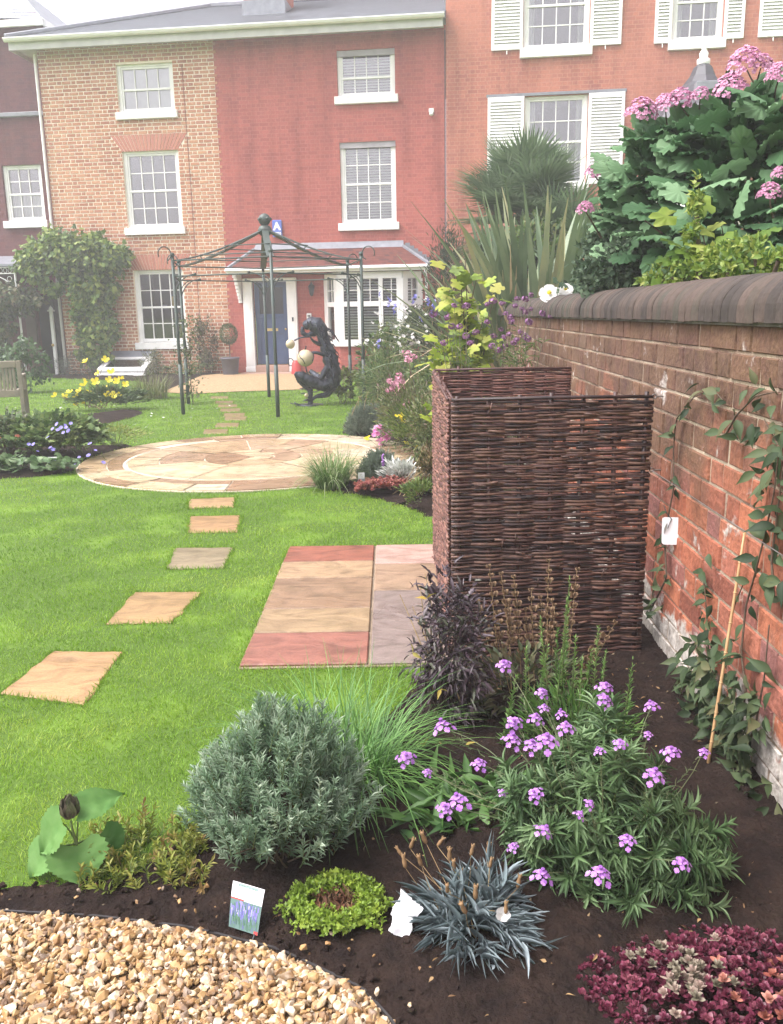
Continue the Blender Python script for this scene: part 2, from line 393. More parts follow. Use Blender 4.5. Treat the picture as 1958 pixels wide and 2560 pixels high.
def window(parent, u0, u1, z0, z1, cols, rows, blind=None, sill=True, d=.09, rail=None, drop=0., box=.085, sillh=.17, name='window'):
    """sash window in a hole; glass > frame, sill, blind, room"""
    g = MB(FAC); g.quad((u0 + .05, d + .035, z0 + .04), (u1 - .05, d + .035, z0 + .04), (u1 - .05, d + .035, z1 - .04), (u0 + .05, d + .035, z1 - .04))
    w = g.build(name, GLASS_SKY if z0 > 3 else GLASS, parent)
    f = MB(FAC); bw = box
    top = z1 - drop
    f.bbox(u0, u0 + bw, d - .02, d + .06, z0, z1); f.bbox(u1 - bw, u1, d - .02, d + .06, z0, z1)
    f.bbox(u0 + bw, u1 - bw, d - .018, d + .06, z1 - .05, z1)
    a, b, c, e = u0 + bw, u1 - bw, z0 + .012, z1 - .05
    mid = rail if rail is not None else (c + e) / 2
    f.bbox(a, b, d, d + .05, c, c + .085); f.bbox(a, b, d - .004, d + .055, mid - .025, mid + .025); f.bbox(a, b, d + .004, d + .05, e - .05, e)
    c2 = c + .085
    f.box(a, a + .04, d + .006, d + .048, c2, e - .05); f.box(b - .04, b, d + .006, d + .048, c2, e - .05)
    a += .04; b -= .04
    for i in range(1, cols):
        x = a + (b - a) * i / cols
        f.box(x - .011, x + .011, d + .01, d + .045, c2, mid - .025); f.box(x - .011, x + .011, d + .01, d + .045, mid + .025, e - .05)
    for lo, hi, nr in ((c2, mid - .025, rows[0]), (mid + .025, e - .05, rows[1])):
        for i in range(1, nr):
            z = lo + (hi - lo) * i / nr; f.box(a, b, d + .013, d + .042, z - .011, z + .011)
    f.build('frame', WHITE, w)
    if sill:
        s = MB(FAC); s.bbox(u0 - .07, u1 + .07, -.09, d - .003, z0 - sillh, z0 + .004, .008); s.build('sill', STONE_W, w)
    r = MB(FAC); D0, D1 = d + .062, d + 1.2
    r.quad((u0, D1, z0), (u1, D1, z0), (u1, D1, z1), (u0, D1, z1)); r.quad((u0, D0, z0), (u0, D0, z1), (u0, D1, z1), (u0, D1, z0))
    r.quad((u1, D0, z0), (u1, D0, z1), (u1, D1, z1), (u1, D1, z0)); r.quad((u0, D0, z1), (u1, D0, z1), (u1, D1, z1), (u0, D1, z1)); r.quad((u0, D0, z0), (u1, D0, z0), (u1, D1, z0), (u0, D1, z0))
    r.build('room', ROOM, w)
    if blind == 'slats':
        bl = MB(FAC); n = int((z1 - z0) / .062)
        for i in range(n):
            z = z0 + .03 + i * .062; bl.add([(u0 + .06, d + .12, z), (u1 - .06, d + .12, z), (u1 - .06, d + .165, z + .05), (u0 + .06, d + .165, z + .05)], [(0, 1, 2, 3)])
        bl.build('blind', BLIND, w)
    if blind == 'roller':
        bl = MB(FAC); bl.box(u0 + .05, u1 - .05, d + .10, d + .11, z0 + .02, z1 - .03); bl.build('blind', BLIND, w)
    if blind in ('curtain', 'both', 'net'):
        bl = MB(FAC); sides = {'curtain': [(u1 - .32, u1 - .09)], 'both': [(u0 + .05, u0 + .25), (u1 - .25, u1 - .05)], 'net': [(u0 + .05, u1 - .05)]}[blind]
        zt = (z0 + z1) / 2 if blind == 'net' else z1 - .04
        for p, q in sides:
            n = int((q - p) / .018); pts = [(p + (q - p) * i / n, d + .17 + .022 * math.sin(i * 1.1) + .01 * math.sin(i * .37)) for i in range(n + 1)]
            for (x0, y0), (x1, y1) in zip(pts, pts[1:]): bl.quad((x0, y0, z0 + .02), (x1, y1, z0 + .02), (x1, y1, zt), (x0, y0, zt))
        bl.build('curtain', BLIND, w)
    return w

# ---- middle house
W1 = (-2.32, -.90, 6.31, 7.39); W2 = (-2.33, -.90, 3.62, 5.42); W3 = (-2.30, -1.00, .80, 2.60)
W4 = (3.10, 4.47, 6.43, 7.44); W5 = (3.11, 4.46, 3.58, 5.43)
DOOR = (.80, 1.68, .20, 2.26)
fx = lambda u, d, z: FAC @ Vector((u, d, z))
house = thing('terraced_house', 'three storey brick house with blue front door, half pale brick, half red', 'house', fx(0, 0, 0))
zt = 7.86
mb = MB(FAC); holes_wall(mb, -4.28, .13, -.1, zt, [W1, W2, W3], .004); mb.build('mortar_wall', MORTAR_PALE, house)
bb = MB(FAC); course = .0855
def arch(u0, u1, z0, z1, sp): return (u0, u1, z0, z1, sp)
ARCH = [(-2.33, -.90, 5.42, 5.80, .27), (-2.30, -1.00, 2.60, 2.98, .27)]
hol = [W1, W2, W3]
for k in range(int(zt / course) + 1):
    z0 = k * course; z1 = z0 + .0655; u = -4.29 - (0 if k % 2 else .168); i = 0
    while u < .20:
        w = .222 if (i % 2 == 0) else .105
        a, b = u + rng.normal(0, .002), u + w + rng.normal(0, .002); u += w + .021; i += 1
        a = max(a, -4.285)
        if b - a < .03 or (b > .24): continue
        cz = (z0 + z1) / 2; skip = False
        for h in hol:
            if h[2] - .03 < cz < h[3] + .01:
                if a < h[1] and b > h[0]:
                    if a < h[0] - .03: b = h[0] - .004
                    elif b > h[1] + .03: a = h[1] + .004
                    else: skip = True
        for A in ARCH:
            if A[2] - .01 < cz < A[3]:
                e = A[4] * (cz - A[2]) / (A[3] - A[2])
                if a < A[1] + e and b > A[0] - e:
                    if a < A[0] - e - .05: b = A[0] - e - .01
                    elif b > A[1] + e + .05: a = A[1] + e + .01
                    else: skip = True
        if skip or b - a < .03: continue
        dd = -.006 + rng.normal(0, .0012); k_ = min(1, max(0, rng.normal(.45, .22)))
        j = .003
        bb.add([(a, .003, z0), (b, .003, z0), (b, .003, z1), (a, .003, z1), (a + j, dd, z0 + j), (b - j, dd, z0 + j), (b - j, dd, z1 - j), (a + j, dd, z1 - j)],
               [(4, 5, 6, 7), (0, 1, 5, 4), (1, 2, 6, 5), (2, 3, 7, 6), (3, 0, 4, 7)], k_)
bb.build('brickwork', BRICK_PALE, house)
for A in ARCH:
    ab = MB(FAC); n = 19
    for i in range(n):
        f0, f1 = i / n + .004, (i + 1) / n - .004
        lo = lambda f: A[0] + (A[1] - A[0]) * f; hi = lambda f: A[0] - A[4] + (A[1] - A[0] + 2 * A[4]) * f
        kk = U(0, 1)
        ab.add([(lo(f0), -.008, A[2] + .005), (lo(f1), -.008, A[2] + .005), (hi(f1), -.008, A[3]), (hi(f0), -.008, A[3])], [(0, 1, 2, 3)], kk)
        ab.add([(lo(f0), .003, A[2]), (lo(f1), .003, A[2]), (hi(f1), .003, A[3]), (hi(f0), .003, A[3]), (lo(f0), -.008, A[2] + .005), (lo(f1), -.008, A[2] + .005), (hi(f1), -.008, A[3]), (hi(f0), -.008, A[3])],
               [(0, 1, 5, 4), (1, 2, 6, 5), (2, 3, 7, 6), (3, 0, 4, 7)], kk)
    ab.build('window_arch', BRICK_ARCH, house)
BAYH = (2.72, 4.98, .70, 2.36)
mb = MB(FAC); holes_wall(mb, .13, 5.655, -.1, zt, [W4, W5, DOOR, BAYH], 0.); mb.build('red_wall', RED, house)
mb = MB(FAC); mb.quad((-4.28, .004, -.1), (-4.28, 7, -.1), (-4.28, 7, zt), (-4.28, .004, zt)); mb.build('side_wall', RED2, house)
window(house, *W1, 4, (1, 1), 'roller'); window(house, *W2, 4, (2, 2)); w3 = window(house, *W3, 4, (2, 2))
window(house, *W4, 4, (1, 1), 'slats', rail=6.85); window(house, *W5, 4, (2, 2), 'slats')
# grey wooden heads over the two right windows
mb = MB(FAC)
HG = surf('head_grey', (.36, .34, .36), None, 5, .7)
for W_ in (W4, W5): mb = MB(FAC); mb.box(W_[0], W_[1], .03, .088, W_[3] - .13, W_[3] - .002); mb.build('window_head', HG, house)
pass
cand = MB(FAC); cand.lathe([(.0, 0), (.055, 0), (.055, .24), (.045, .25), (.02, .245)], (-1.42, .33, 1.70), 12)
c_ = cand.build('candle', surf('yellow_wax', (.75, .47, .05), (.6, .36, .04), 5, .5), None, True, loc=fx(-1.42, .33, 1.70)); tag(c_, 'thick yellow candle standing inside the ground floor sash window', 'candle')
mb = MB(FAC); mb.box(W3[0], W3[1], .16, .42, 1.67, 1.70); mb.build('window_shelf', WHITE2, w3)
cand = MB(FAC); cand.lathe([(.0, 0), (.03, 0), (.03, .12), (.012, .2), (.01, .32), (.004, .33)], (-1.06, .25, 1.70), 10)
c_ = cand.build('bottle', WHITE, None, True, loc=fx(-1.06, .25, 1.70)); tag(c_, 'slim white bottle beside the yellow candle in the window', 'bottle')
mb = MB(FAC); mb.ball((-1.63, .3, 1.735), .05, 8, sc=(1.3, 1, .75)); c_ = mb.build('bowl', LEAD, None, True, loc=fx(-1.63, .3, 1.70)); tag(c_, 'small grey bowl left of the yellow candle in the window', 'bowl')
mb = MB(FAC); mb.tube([fx(0, 0, 0) * 0 + Vector((-1.40, .6, .82)), (-1.36, .62, 1.15), (-1.38, .6, 1.42)], [.03, .04, .02], 8); mb.ball((-1.38, .6, 1.48), .06, 8)
c_ = mb.build('ornament', STRAW, None, True, loc=fx(-1.4, .6, .82)); tag(c_, 'pale standing ornament behind the lower panes of the ground floor window', 'ornament')
# eaves
mb = MB(FAC); mb.quad((-4.75, -.45, 7.78), (5.62, -.45, 7.78), (5.62, .0, 7.80), (-4.75, .0, 7.80)); mb.box(-4.75, 5.62, -.458, -.44, 7.70, 7.93); mb.box(-4.758, -4.742, -.44, 3.5, 7.70, 7.93)
mb.quad((-4.74, -.44, 7.785), (-4.27, -.0, 7.79), (-4.27, 6, 7.79), (-4.74, 6, 7.785)); mb.build('eaves', surf('eaves_board', (.55, .55, .53), (.45, .45, .44), 4, .6), house)
mb = MB(FAC)
arc = [(.075 * math.cos(a), .075 * math.sin(a)) for a in np.linspace(math.pi, 2 * math.pi, 9)]
for (u0_, u1_) in ((-4.80, 5.66),):
    for (y0, z0), (y1, z1) in zip(arc, arc[1:]):
        mb.quad((u0_, -.535 + y0, 7.93 + z0), (u1_, -.535 + y0, 7.93 + z0), (u1_, -.535 + y1, 7.93 + z1), (u0_, -.535 + y1, 7.93 + z1))
mb.box(u0_, u1_, -.62, -.60, 7.92, 7.945); mb.build('gutter', WHITE, house)
# hipped slate roof
E0, Rz = -.52, 9.66
def roofplane(mb, a, b, c, d, rows=26, cols=44):
    a, b, c, d = map(np.array, (a, b, c, d)); dn_ = np.array([0, 0, .006])
    mb.add([a - dn_, b - dn_, c - dn_, d - dn_], [(0, 1, 2, 3)], .4)
    for i in range(rows):
        t0, t1 = i / rows, (i + 1) / rows; nn = cols
        l0, r0 = a + (d - a) * t0, b + (c - b) * t0; l1, r1 = a + (d - a) * t1, b + (c - b) * t1
        up = np.array([0, 0, .012])
        for j in range(-1, nn):
            s0, s1 = (j + .5 * (i % 2)) / nn, (j + 1 + .5 * (i % 2)) / nn; s0, s1 = max(0, min(s0, 1)), max(0, min(s1, 1))
            if s1 - s0 < 1e-4: continue
            p = [l0 + (r0 - l0) * s0 + up, l0 + (r0 - l0) * s1 + up, l1 + (r1 - l1) * s1, l1 + (r1 - l1) * s0]
            mb.add(p, [(0, 1, 2, 3)], U(.2, .8))
mb = MB(FAC); roofplane(mb, (-4.78, E0, 7.95), (5.66, E0, 7.95), (5.66, 3.5, Rz), (-.95, 3.5, Rz)); roofplane(mb, (-4.78, 7.5, 7.95), (-4.78, E0, 7.95), (-.95, 3.5, Rz), (-.95, 3.52, Rz), 26, 20)
roofplane(mb, (5.66, 7.5, 7.95), (-4.78, 7.5, 7.95), (-.95, 3.52, Rz), (5.66, 3.52, Rz), 6, 6)
roof = mb.build('roof', SLATE, house)
mb = MB(FAC); mb.tube([(-4.78, E0, 7.99), (-.95, 3.5, Rz + .04)], .06, 6); mb.tube([(-.95, 3.5, Rz + .04), (5.66, 3.5, Rz + .04)], .07, 6); mb.build('ridge_tiles', LEAD, roof)
mb = MB(FAC); mb.box(.60, 1.62, 1.2, 2.3, 7.9, 10.6); mb.box(.55, 1.67, 1.15, 2.35, 10.6, 10.75); mb.build('chimney', RED2, roof)
mb = MB(FAC); mb.box(.57, 1.65, 1.17, 2.33, 8.4, 9.0); mb.build('chimney_flashing', LEAD, roof)
# downpipe and cable
mb = MB(FAC); mb.tube([(-4.33, -.05, .2), (-4.33, -.05, 7.7)], .035, 8); mb.build('downpipe', WHITE2, house)
mb = MB(FAC); mb.tube([(5.635, -.012, .3), (5.637, -.012, 7.75)], .011, 5); mb.build('cable', IRON, house)
mb = MB(FAC); mb.tube([(-.66, -.012, 7.3), (-.63, -.012, 4.5), (-.62, -.012, 1.0)], .007, 4); mb.build('wire', surf('wire_red', (.25, .08, .06), None, 5, .7), house)
# front door
BLUE = surf('blue_door_paint', (.035, .065, .15), (.025, .05, .12), 3, .35)
mb = MB(FAC); u0, u1, z0, z1 = DOOR
dz = .075
mb.box(u0 + .02, u1 - .02, dz + .02, dz + .05, z0 + .02, 1.47); mb.box(u0 + .02, u0 + .13, dz, dz + .05, 1.47, z1 - .015); mb.box(u1 - .13, u1 - .02, dz, dz + .05, 1.47, z1 - .015); mb.box(u0 + .13, u1 - .13, dz, dz + .05, z1 - .14, z1 - .015)
for a, b, c, d in ((u0 + .02, u0 + .14, z0 + .02, 1.47), (u1 - .14, u1 - .02, z0 + .02, 1.47)): mb.bbox(a, b, dz, dz + .019, c, d, .004)
for c, d in ((z0 + .02, z0 + .22), (.98, 1.13), (1.36, 1.47)): mb.bbox(u0 + .141, u1 - .141, dz + .001, dz + .019, c, d, .004)
mb.bbox(u0 + .43, u1 - .43, dz + .002, dz + .019, z0 + .221, .979, .004); mb.bbox(u0 + .24, u1 - .24, dz - .012, dz, 1.37, 1.40, .004)
door = mb.build('door', BLUE, house)
mb = MB(FAC); mb.quad((u0 + .13, dz + .03, 1.47), (u1 - .13, dz + .03, 1.47), (u1 - .13, dz + .03, z1 - .14), (u0 + .13, dz + .03, z1 - .14)); mb.build('door_glass', GLASS, door)
mb = MB(FAC); mb.box(u0 + .0, u1, dz + .3, dz + .31, z0, z1); mb.build('hall', ROOM, door)
BRASS = surf('brass', (.62, .45, .20), (.5, .36, .16), 5, .3, metal=.9)
mb = MB(FAC); mb.bbox(u0 + .29, u1 - .29, dz - .012, dz + .002, 1.045, 1.115, .004); mb.build('letterbox', BRASS, door)
mb = MB(FAC); mb.tube([(u1 - .08, dz, 1.09), (u1 - .08, dz - .05, 1.09)], .012, 8); mb.ball((u1 - .08, dz - .055, 1.09), .028, 8); mb.build('handle', BRASS, door, True)
mb = MB(FAC)
for a, b in ((.56, .80), (1.68, 1.93)):
    mb.bbox(a, b, -.09, .075, .03, 2.34, .01); mb.bbox(a - .02, b + .02, -.12, -.0, .0, .12, .012) if False else None
    mb.bbox(a + .05, b - .05, -.098, -.089, .2, 2.2, .004); mb.bbox(a - .012, b + .012, -.105, .07, .031, .16, .006)
mb.bbox(.801, 1.679, -.085, .074, 2.26, 2.34, .006); mb.build('door_frame', WHITE, house)
mb = MB(FAC); mb.bbox(1.80, 1.84, -.115, -.098, 1.28, 1.38, .004); mb.build('door_bell', IRON, house)
SANDS = surf('pink_sandstone', (.42, .27, .20), (.33, .21, .16), 5, .7, .3, 30)
mb = MB(FAC); mb.bbox(.5, 2.05, -.55, -.125, -.05, .03, .012); mb.bbox(.805, 1.675, -.122, .2, -.05, .195, .01); mb.build('doorstep', SANDS, house)
# tiled canopy over door and bay, lead capped
CT = brick_mat('red_clay_tile', [(.10, .034, .028), (.14, .045, .035), (.19, .065, .048), (.085, .04, .04)])
mb = MB(FAC)
A0, A1 = (.36, -.62, 2.56), (5.30, -.62, 2.56); B1, B0 = (4.62, -.12, 3.02), (.92, -.12, 3.02)
roofplane(mb, A0, A1, B1, B0, 9, 40); roofplane(mb, A1, (5.32, -.0, 2.56), (4.66, -.02, 3.02), B1, 9, 6); roofplane(mb, (.34, 0, 2.56), A0, B0, (.9, -.0, 3.02), 9, 6)
can = mb.build('canopy_roof', CT, house)
mb = MB(FAC); mb.tube([A1, B1], .045, 6); mb.tube([A0, B0], .045, 6)
mb.add([(.9, -.15, 3.0), (4.64, -.15, 3.0), (4.62, -.01, 3.16), (.95, -.01, 3.16)], [(0, 1, 2, 3)])
for i in range(7): mb.box(4.66 + i * .1, 4.78 + i * .1, -.012, -.004, 2.98 - i * .07, 3.1 - i * .07)
mb.build('lead_flashing', LEAD, can)
mb = MB(FAC); mb.quad((.36, -.6, 2.53), (5.30, -.6, 2.53), (5.30, 0, 2.5), (.36, 0, 2.5)); mb.bbox(.34, 5.32, -.64, -.60, 2.43, 2.555, .008)
mb.bbox(.32, 5.34, -.72, -.641, 2.48, 2.56, .02); mb.build('canopy_gutter', WHITE, can)
mb = MB(FAC)
for t in range(8): mb.bbox(.44, .53, -.02 - .055 * (t + 1) if t < 7 else -.5, -.0, 1.75 + t * .085, 1.75 + (t + 1) * .085 - .002, .004)
mb.build('canopy_bracket', WHITE, can)
mb = MB(FAC); mb.tube([(5.22, -.66, 2.5), (5.2, -.62, 2.38), (5.21, -.45, 2.2), (5.21, -.42, 1.9), (5.21, -.42, .2)], .036, 8); mb.bbox(5.14, 5.28, -.48, -.36, 1.72, 1.76, .01); mb.build('rain_pipe', WHITE, house, True)
# bay window
bu = [(2.68, -.0), (3.06, -.42), (4.62, -.42), (5.02, -.0)]
mb = MB(FAC)
for (a, b), (c, d) in zip(bu, bu[1:]):
    mb.quad((a, b, -.1), (c, d, -.1), (c, d, .68), (a, b, .68))
mb.build('bay_base', RED, house)
def seg(mb, p, q, s0, s1, z0, z1, t0=-.03, t1=.05, b=.004):
    p = np.array(p); q = np.array(q); L = np.linalg.norm(q - p); e = (q - p) / L; n_ = np.array([-e[1], e[0]])
    if n_[1] > 0: n_ = -n_
    bl = len(mb.v); mb.bbox(s0 * L, s1 * L, -t1, -t0, z0, z1, b)
    mb.v[bl:] = [(p[0] + e[0] * x + n_[0] * -y, p[1] + e[1] * x + n_[1] * -y, z) for x, y, z in mb.v[bl:]]
gl = MB(FAC); fr = MB(FAC); bl = MB(FAC)
for k, ((a, b), n) in enumerate(zip(zip(bu, bu[1:]), (1, 3, 1))):
    L = math.hypot(b[0] - a[0], b[1] - a[1])
    gl.quad((*a, .75), (*b, .75), (*b, 2.36), (*a, 2.36))
    seg(fr, a, b, -.01, 1.01, .74, .82, -.03, .055); seg(fr, a, b, 0, 1, 2.26, 2.42, -.03, .05); seg(fr, a, b, 0, 1, 1.61, 1.73, -.028, .052)
    w = .07 / L
    for i in range(n + 1):
        c = min(max(i / n, w * .75), 1 - w * .75); ww = w * (1.15 if i in (0, n) else .75); seg(fr, a, b, c - ww, c + ww, .82, 2.26, -.026, .06)
    for i in range(n):
        c0, c1 = i / n, (i + 1) / n
        m0 = (c0 + c1) / 2; seg(fr, a, b, m0 - .011 / L, m0 + .011 / L, 1.73, 2.26, -.01, .03); seg(fr, a, b, c0 + w * .8, c1 - w * .8, 1.985, 2.007, -.008, .028)
        # plantation shutter slats behind each light
        s0, s1 = c0 + w * .9 / 1, c1 - w * .9
        if k == 0: s0 = c0 + .35
        if k == 2: s1 = c1 - .3
        for zz in np.concatenate([np.arange(.86, 1.6, .066), np.arange(1.76, 2.25, .066)]):
            bs = len(bl.v); pp = np.array(a); e = (np.array(b) - pp); n_ = np.array([-e[1], e[0]]) / L; n_ = n_ if n_[1] > 0 else -n_
            P0 = pp + e * s0; P1 = pp + e * s1
            bl.quad((*(P0 + n_ * .08), zz + .012), (*(P1 + n_ * .08), zz + .012), (*(P1 + n_ * .115), zz + .048), (*(P0 + n_ * .115), zz + .048))
bay = gl.build('bay_window', GLASS, house); fr.build('frame', WHITE, bay); bl.build('shutter_slats', BLIND, bay)
mb = MB(FAC); pr = [(2.62, .0), (3.03, -.50), (4.65, -.50), (5.08, .0)]; mb.prism(pr, .66, .74); mb.build('sill', STONE_W, bay)
mb = MB(FAC); mb.prism([(2.70, .01), (3.06, -.38), (4.62, -.38), (5.0, .01)], 2.40, 2.44); mb.box(2.6, 5.1, 1.2, 1.21, .6, 2.5); mb.box(2.6, 5.1, .02, 1.2, .66, .70); mb.box(2.6, 5.1, .14, 1.2, 2.40, 2.44); mb.box(2.6, 2.62, .14, 1.2, .7, 2.4); mb.box(5.08, 5.1, .14, 1.2, .7, 2.4); mb.build('room', ROOM, bay)

# ---- things fixed to the house
BLUEP = surf('blue_plastic', (.10, .16, .50), (.07, .12, .42), 4, .3)
al = thing('alarm_box', 'blue alarm box with a white letter A on the red wall above the canopy', 'alarm', fx(1.51, 0, 3.50))
mb = MB(FAC); mb.bbox(1.39, 1.63, -.075, -.004, 3.31, 3.71, .02); mb.build('case', BLUEP, al)
def text(parent, body, size, u, d, z, mat, name='lettering', ext=.002, xf=None, bold=0):
    cu = bpy.data.curves.new('text', 'FONT'); cu.body = body; cu.size = size; cu.extrude = ext; cu.align_x = 'CENTER'; cu.align_y = 'CENTER'; cu.offset = bold
    to = bpy.data.objects.new('tmp', cu); COL.objects.link(to); bpy.context.view_layer.update()
    me = bpy.data.meshes.new_from_object(to.evaluated_get(bpy.context.evaluated_depsgraph_get())); bpy.data.objects.remove(to)
    T = (xf if xf is not None else FAC @ Matrix.Translation((u, d, z)) @ Matrix.Rotation(R(90), 4, 'X'))
    me.transform(XF[parent.name].inverted() @ T); me.materials.append(mat)
    o = bpy.data.objects.new(name, me); COL.objects.link(o); o.parent = parent; XF[o.name] = XF[parent.name]; return o
LETTER = surf('white_lettering', (.85, .85, .85), None, 3, .5)
text(al, 'A', .25, 1.51, -.078, 3.555, LETTER, bold=.012); text(al, '17025', .085, 1.51, -.078, 3.39, LETTER, bold=.003)
sn = thing('alarm_sensor', 'small white sensor lamp high on the red wall beside the dark cable', 'sensor', fx(5.32, 0, 5.98))
mb = MB(FAC); mb.bbox(5.26, 5.38, -.06, -.003, 6.0, 6.09, .012); mb.build('housing', WHITE, sn)
mb = MB(FAC); mb.ball((5.32, -.06, 5.965), .05, 8, sc=(1, 1, .9)); mb.build('lens', WHITE2, sn, True)
ip = thing('door_entry_panel', 'cream door entry panel on the red wall right of the blue door', 'intercom', fx(2.22, 0, 1.38))
mb = MB(FAC); mb.bbox(2.16, 2.28, -.035, -.003, 1.29, 1.47, .008); mb.build('panel', WHITE2, ip)
mb = MB(FAC); mb.box(2.185, 2.255, -.038, -.034, 1.385, 1.425); mb.build('screen', IRON, ip)
wl = thing('wall_lantern', 'dark lantern on the red wall under the canopy right of the door', 'lantern', fx(2.33, 0, 2.0))
mb = MB(FAC); mb.lathe([(.02, 0), (.05, .04), (.075, .22), (.09, .23), (.02, .32), (.01, .36)], (2.33, -.14, 1.88), 8); mb.build('lamp_body', IRON, wl)
mb = MB(FAC); mb.tube([(2.33, -.0, 1.98), (2.33, -.05, 2.14), (2.33, -.14, 2.23)], .012, 6); mb.build('bracket', IRON, wl)

# ---- right house
W6 = (7.42, 8.90, 7.26, 9.1); W7 = (7.48, 8.92, 4.30, 6.26); W8 = (10.70, 11.80, 7.26, 8.9); W9 = (10.7, 11.9, 4.3, 6.2)
h2 = thing('terraced_house', 'tall soft red house with white louvred shutters on the right', 'house', fx(8.5, 0, 0))
mb = MB(FAC); holes_wall(mb, 5.66, 15.0, -.1, 12.5, [W6, W7, W8, W9], 0.); mb.quad((5.66, 0, -.1), (5.66, 7.5, -.1), (5.66, 7.5, 12.5), (5.66, 0, 12.5)); mb.quad((15, 0, -.1), (15, 7.5, -.1), (15, 7.5, 12.5), (15, 0, 12.5)); mb.build('wall', RED2, h2)
mb = MB(FAC); roofplane(mb, (5.5, -.4, 12.5), (15.2, -.4, 12.5), (15.2, 3.6, 14.6), (5.5, 3.6, 14.6), 8, 12); roofplane(mb, (15.2, 7.8, 12.5), (5.5, 7.8, 12.5), (5.5, 3.6, 14.6), (15.2, 3.6, 14.6), 8, 12); mb.build('roof', SLATE, h2)
mb = MB(FAC); mb.box(5.62, 5.655, -.0, 3.5, 8.0, 8.5); mb.build('party_wall_flashing', LEAD, h2)
window(h2, *W6, 4, (2, 2), 'both', sillh=.2); window(h2, *W7, 4, (2, 2), 'both'); window(h2, *W8, 3, (2, 2), 'both', sillh=.2); window(h2, *W9, 3, (2, 2), 'both')
def shutter(u0, u1, z0, z1):
    mb = MB(FAC); d0, d1 = -.055, -.004; w = .07
    mb.bbox(u0, u0 + w, d0, d1, z0, z1, .004); mb.bbox(u1 - w, u1, d0, d1, z0, z1, .004); mb.bbox(u0 + w, u1 - w, d0 + .001, d1, z0, z0 + .09, .004); mb.bbox(u0 + w, u1 - w, d0 + .001, d1, z1 - .09, z1, .004)
    z = z0 + .09
    while z < z1 - .1:
        mb.add([(u0 + w, d0 - .004, z), (u1 - w, d0 - .004, z), (u1 - w, d1 - .008, z + .07), (u0 + w, d1 - .008, z + .07), (u0 + w, d0 + .006, z - .004), (u1 - w, d0 + .006, z - .004)], [(0, 1, 2, 3), (0, 4, 5, 1)]); z += .068
    mb.box(u0 + w, u1 - w, d1 - .007, d1 - .004, z0 + .09, z1 - .09)
    s = mb.build('shutter', WHITE, h2)
    if z0 > 7:
        mb = MB(FAC); c = (u0 + u1) / 2; mb.tube([(c, -.03, z0 + .02), (c, -.05, z0 - .09)], .012, 5); mb.build('shutter_hook', WHITE, s)
for a, b, c, d in ((6.70, 7.41, 7.25, 9.1), (8.91, 9.60, 7.25, 9.1), (6.63, 7.47, 4.30, 6.26), (8.93, 9.74, 4.30, 6.26), (10.32, 10.69, 7.22, 8.9), (11.81, 12.24, 7.24, 8.9), (12.55, 13.2, 7.24, 8.9)): shutter(a, b, c, d)
mb = MB(FAC); mb.bbox(6.6, 9.77, -.03, -.004, 6.265, 6.33, .004); mb.build('lintel', LEAD, h2)
# bell roofed porch behind the pink flowering shrub
pv = thing('bell_roof_porch', 'dark bell shaped porch roof with white finial behind the pink flowers', 'porch', fx(11.25, -.75, 0))
prof = [(1.45, 5.2), (1.40, 5.3), (1.22, 5.55), (1.02, 5.72), (.80, 5.9), (.58, 6.02), (.40, 6.15), (.28, 6.3), (.20, 6.48), (.12, 6.55)]
mb = MB(FAC); mb.lathe(prof, (11.25, -.85, 0), 8); mb.build('bell_roof', surf('dark_lead_roof', (.05, .05, .06), (.035, .035, .045), 4, .5), pv)
mb = MB(FAC); mb.bbox(10.95, 11.55, -1.75, -1.5, 5.78, 6.02, .01); mb.build('roof_window', LEAD, pv)
mb = MB(FAC); mb.lathe([(.11, 6.5), (.14, 6.56), (.14, 6.64), (.08, 6.68), (.10, 6.76), (.05, 6.84), (.06, 6.9), (.02, 7.02), (.005, 7.06)], (11.25, -.85, 0), 12); mb.build('finial', WHITE, pv, True)
mb = MB(FAC); mb.lathe([(1.0, 0), (1.0, 5.22)], (11.25, -.85, 0), 8); mb.build('porch_wall', WHITE2, pv)

# ---- left house
h0 = thing('terraced_house', 'dark purple brick house at the left edge with a parapet wing and iron veranda', 'house', fx(-6.0, .25, 0))
W0 = (-5.68, -4.62, 3.90, 5.26); DR = (-5.15, -4.50, 0.0, 2.05)
mb = MB(FAC @ Matrix.Translation((0, .25, 0))); holes_wall(mb, -9.5, -4.32, -.1, 6.38, [W0, DR], 0.); mb.quad((-4.32, 0, -.1), (-4.32, 7, -.1), (-4.32, 7, 6.38), (-4.32, 0, 6.38)); mb.build('wall', PURPLE, h0)
FACs = FAC; FAC = FAC @ Matrix.Translation((0, .25, 0)); window(h0, *W0, 3, (2, 2), 'net'); FAC = FACs
mb = MB(FAC); mb.bbox(-9.5, -4.26, .16, .5, 6.38, 6.48, .01); mb.build('parapet_coping', LEAD, h0)
mb = MB(FAC); mb.quad((-9, 2.0, 6), (-5.25, 2.0, 6), (-5.25, 2.0, 9.3), (-9, 2.0, 9.3)); mb.quad((-5.25, 2.0, 6), (-5.25, 7, 6), (-5.25, 7, 9.3), (-5.25, 2, 9.3)); mb.quad((-5.25, 3.2, 6), (-4.75, 3.2, 6), (-4.75, 3.2, 7.9), (-5.25, 3.2, 7.9)); mb.build('upper_wall', PURPLE, h0)
mb = MB(FAC); roofplane(mb, (-9.5, 1.6, 9.3), (-4.85, 1.6, 9.0), (-7.2, 4.5, 11.0), (-9.5, 4.5, 11.0), 14, 14); roofplane(mb, (-4.85, 1.6, 9.0), (-4.85, 7.5, 9.0), (-7.2, 5, 11.0), (-7.2, 4.5, 11.0), 14, 14)
rf = mb.build('roof', SLATE, h0)
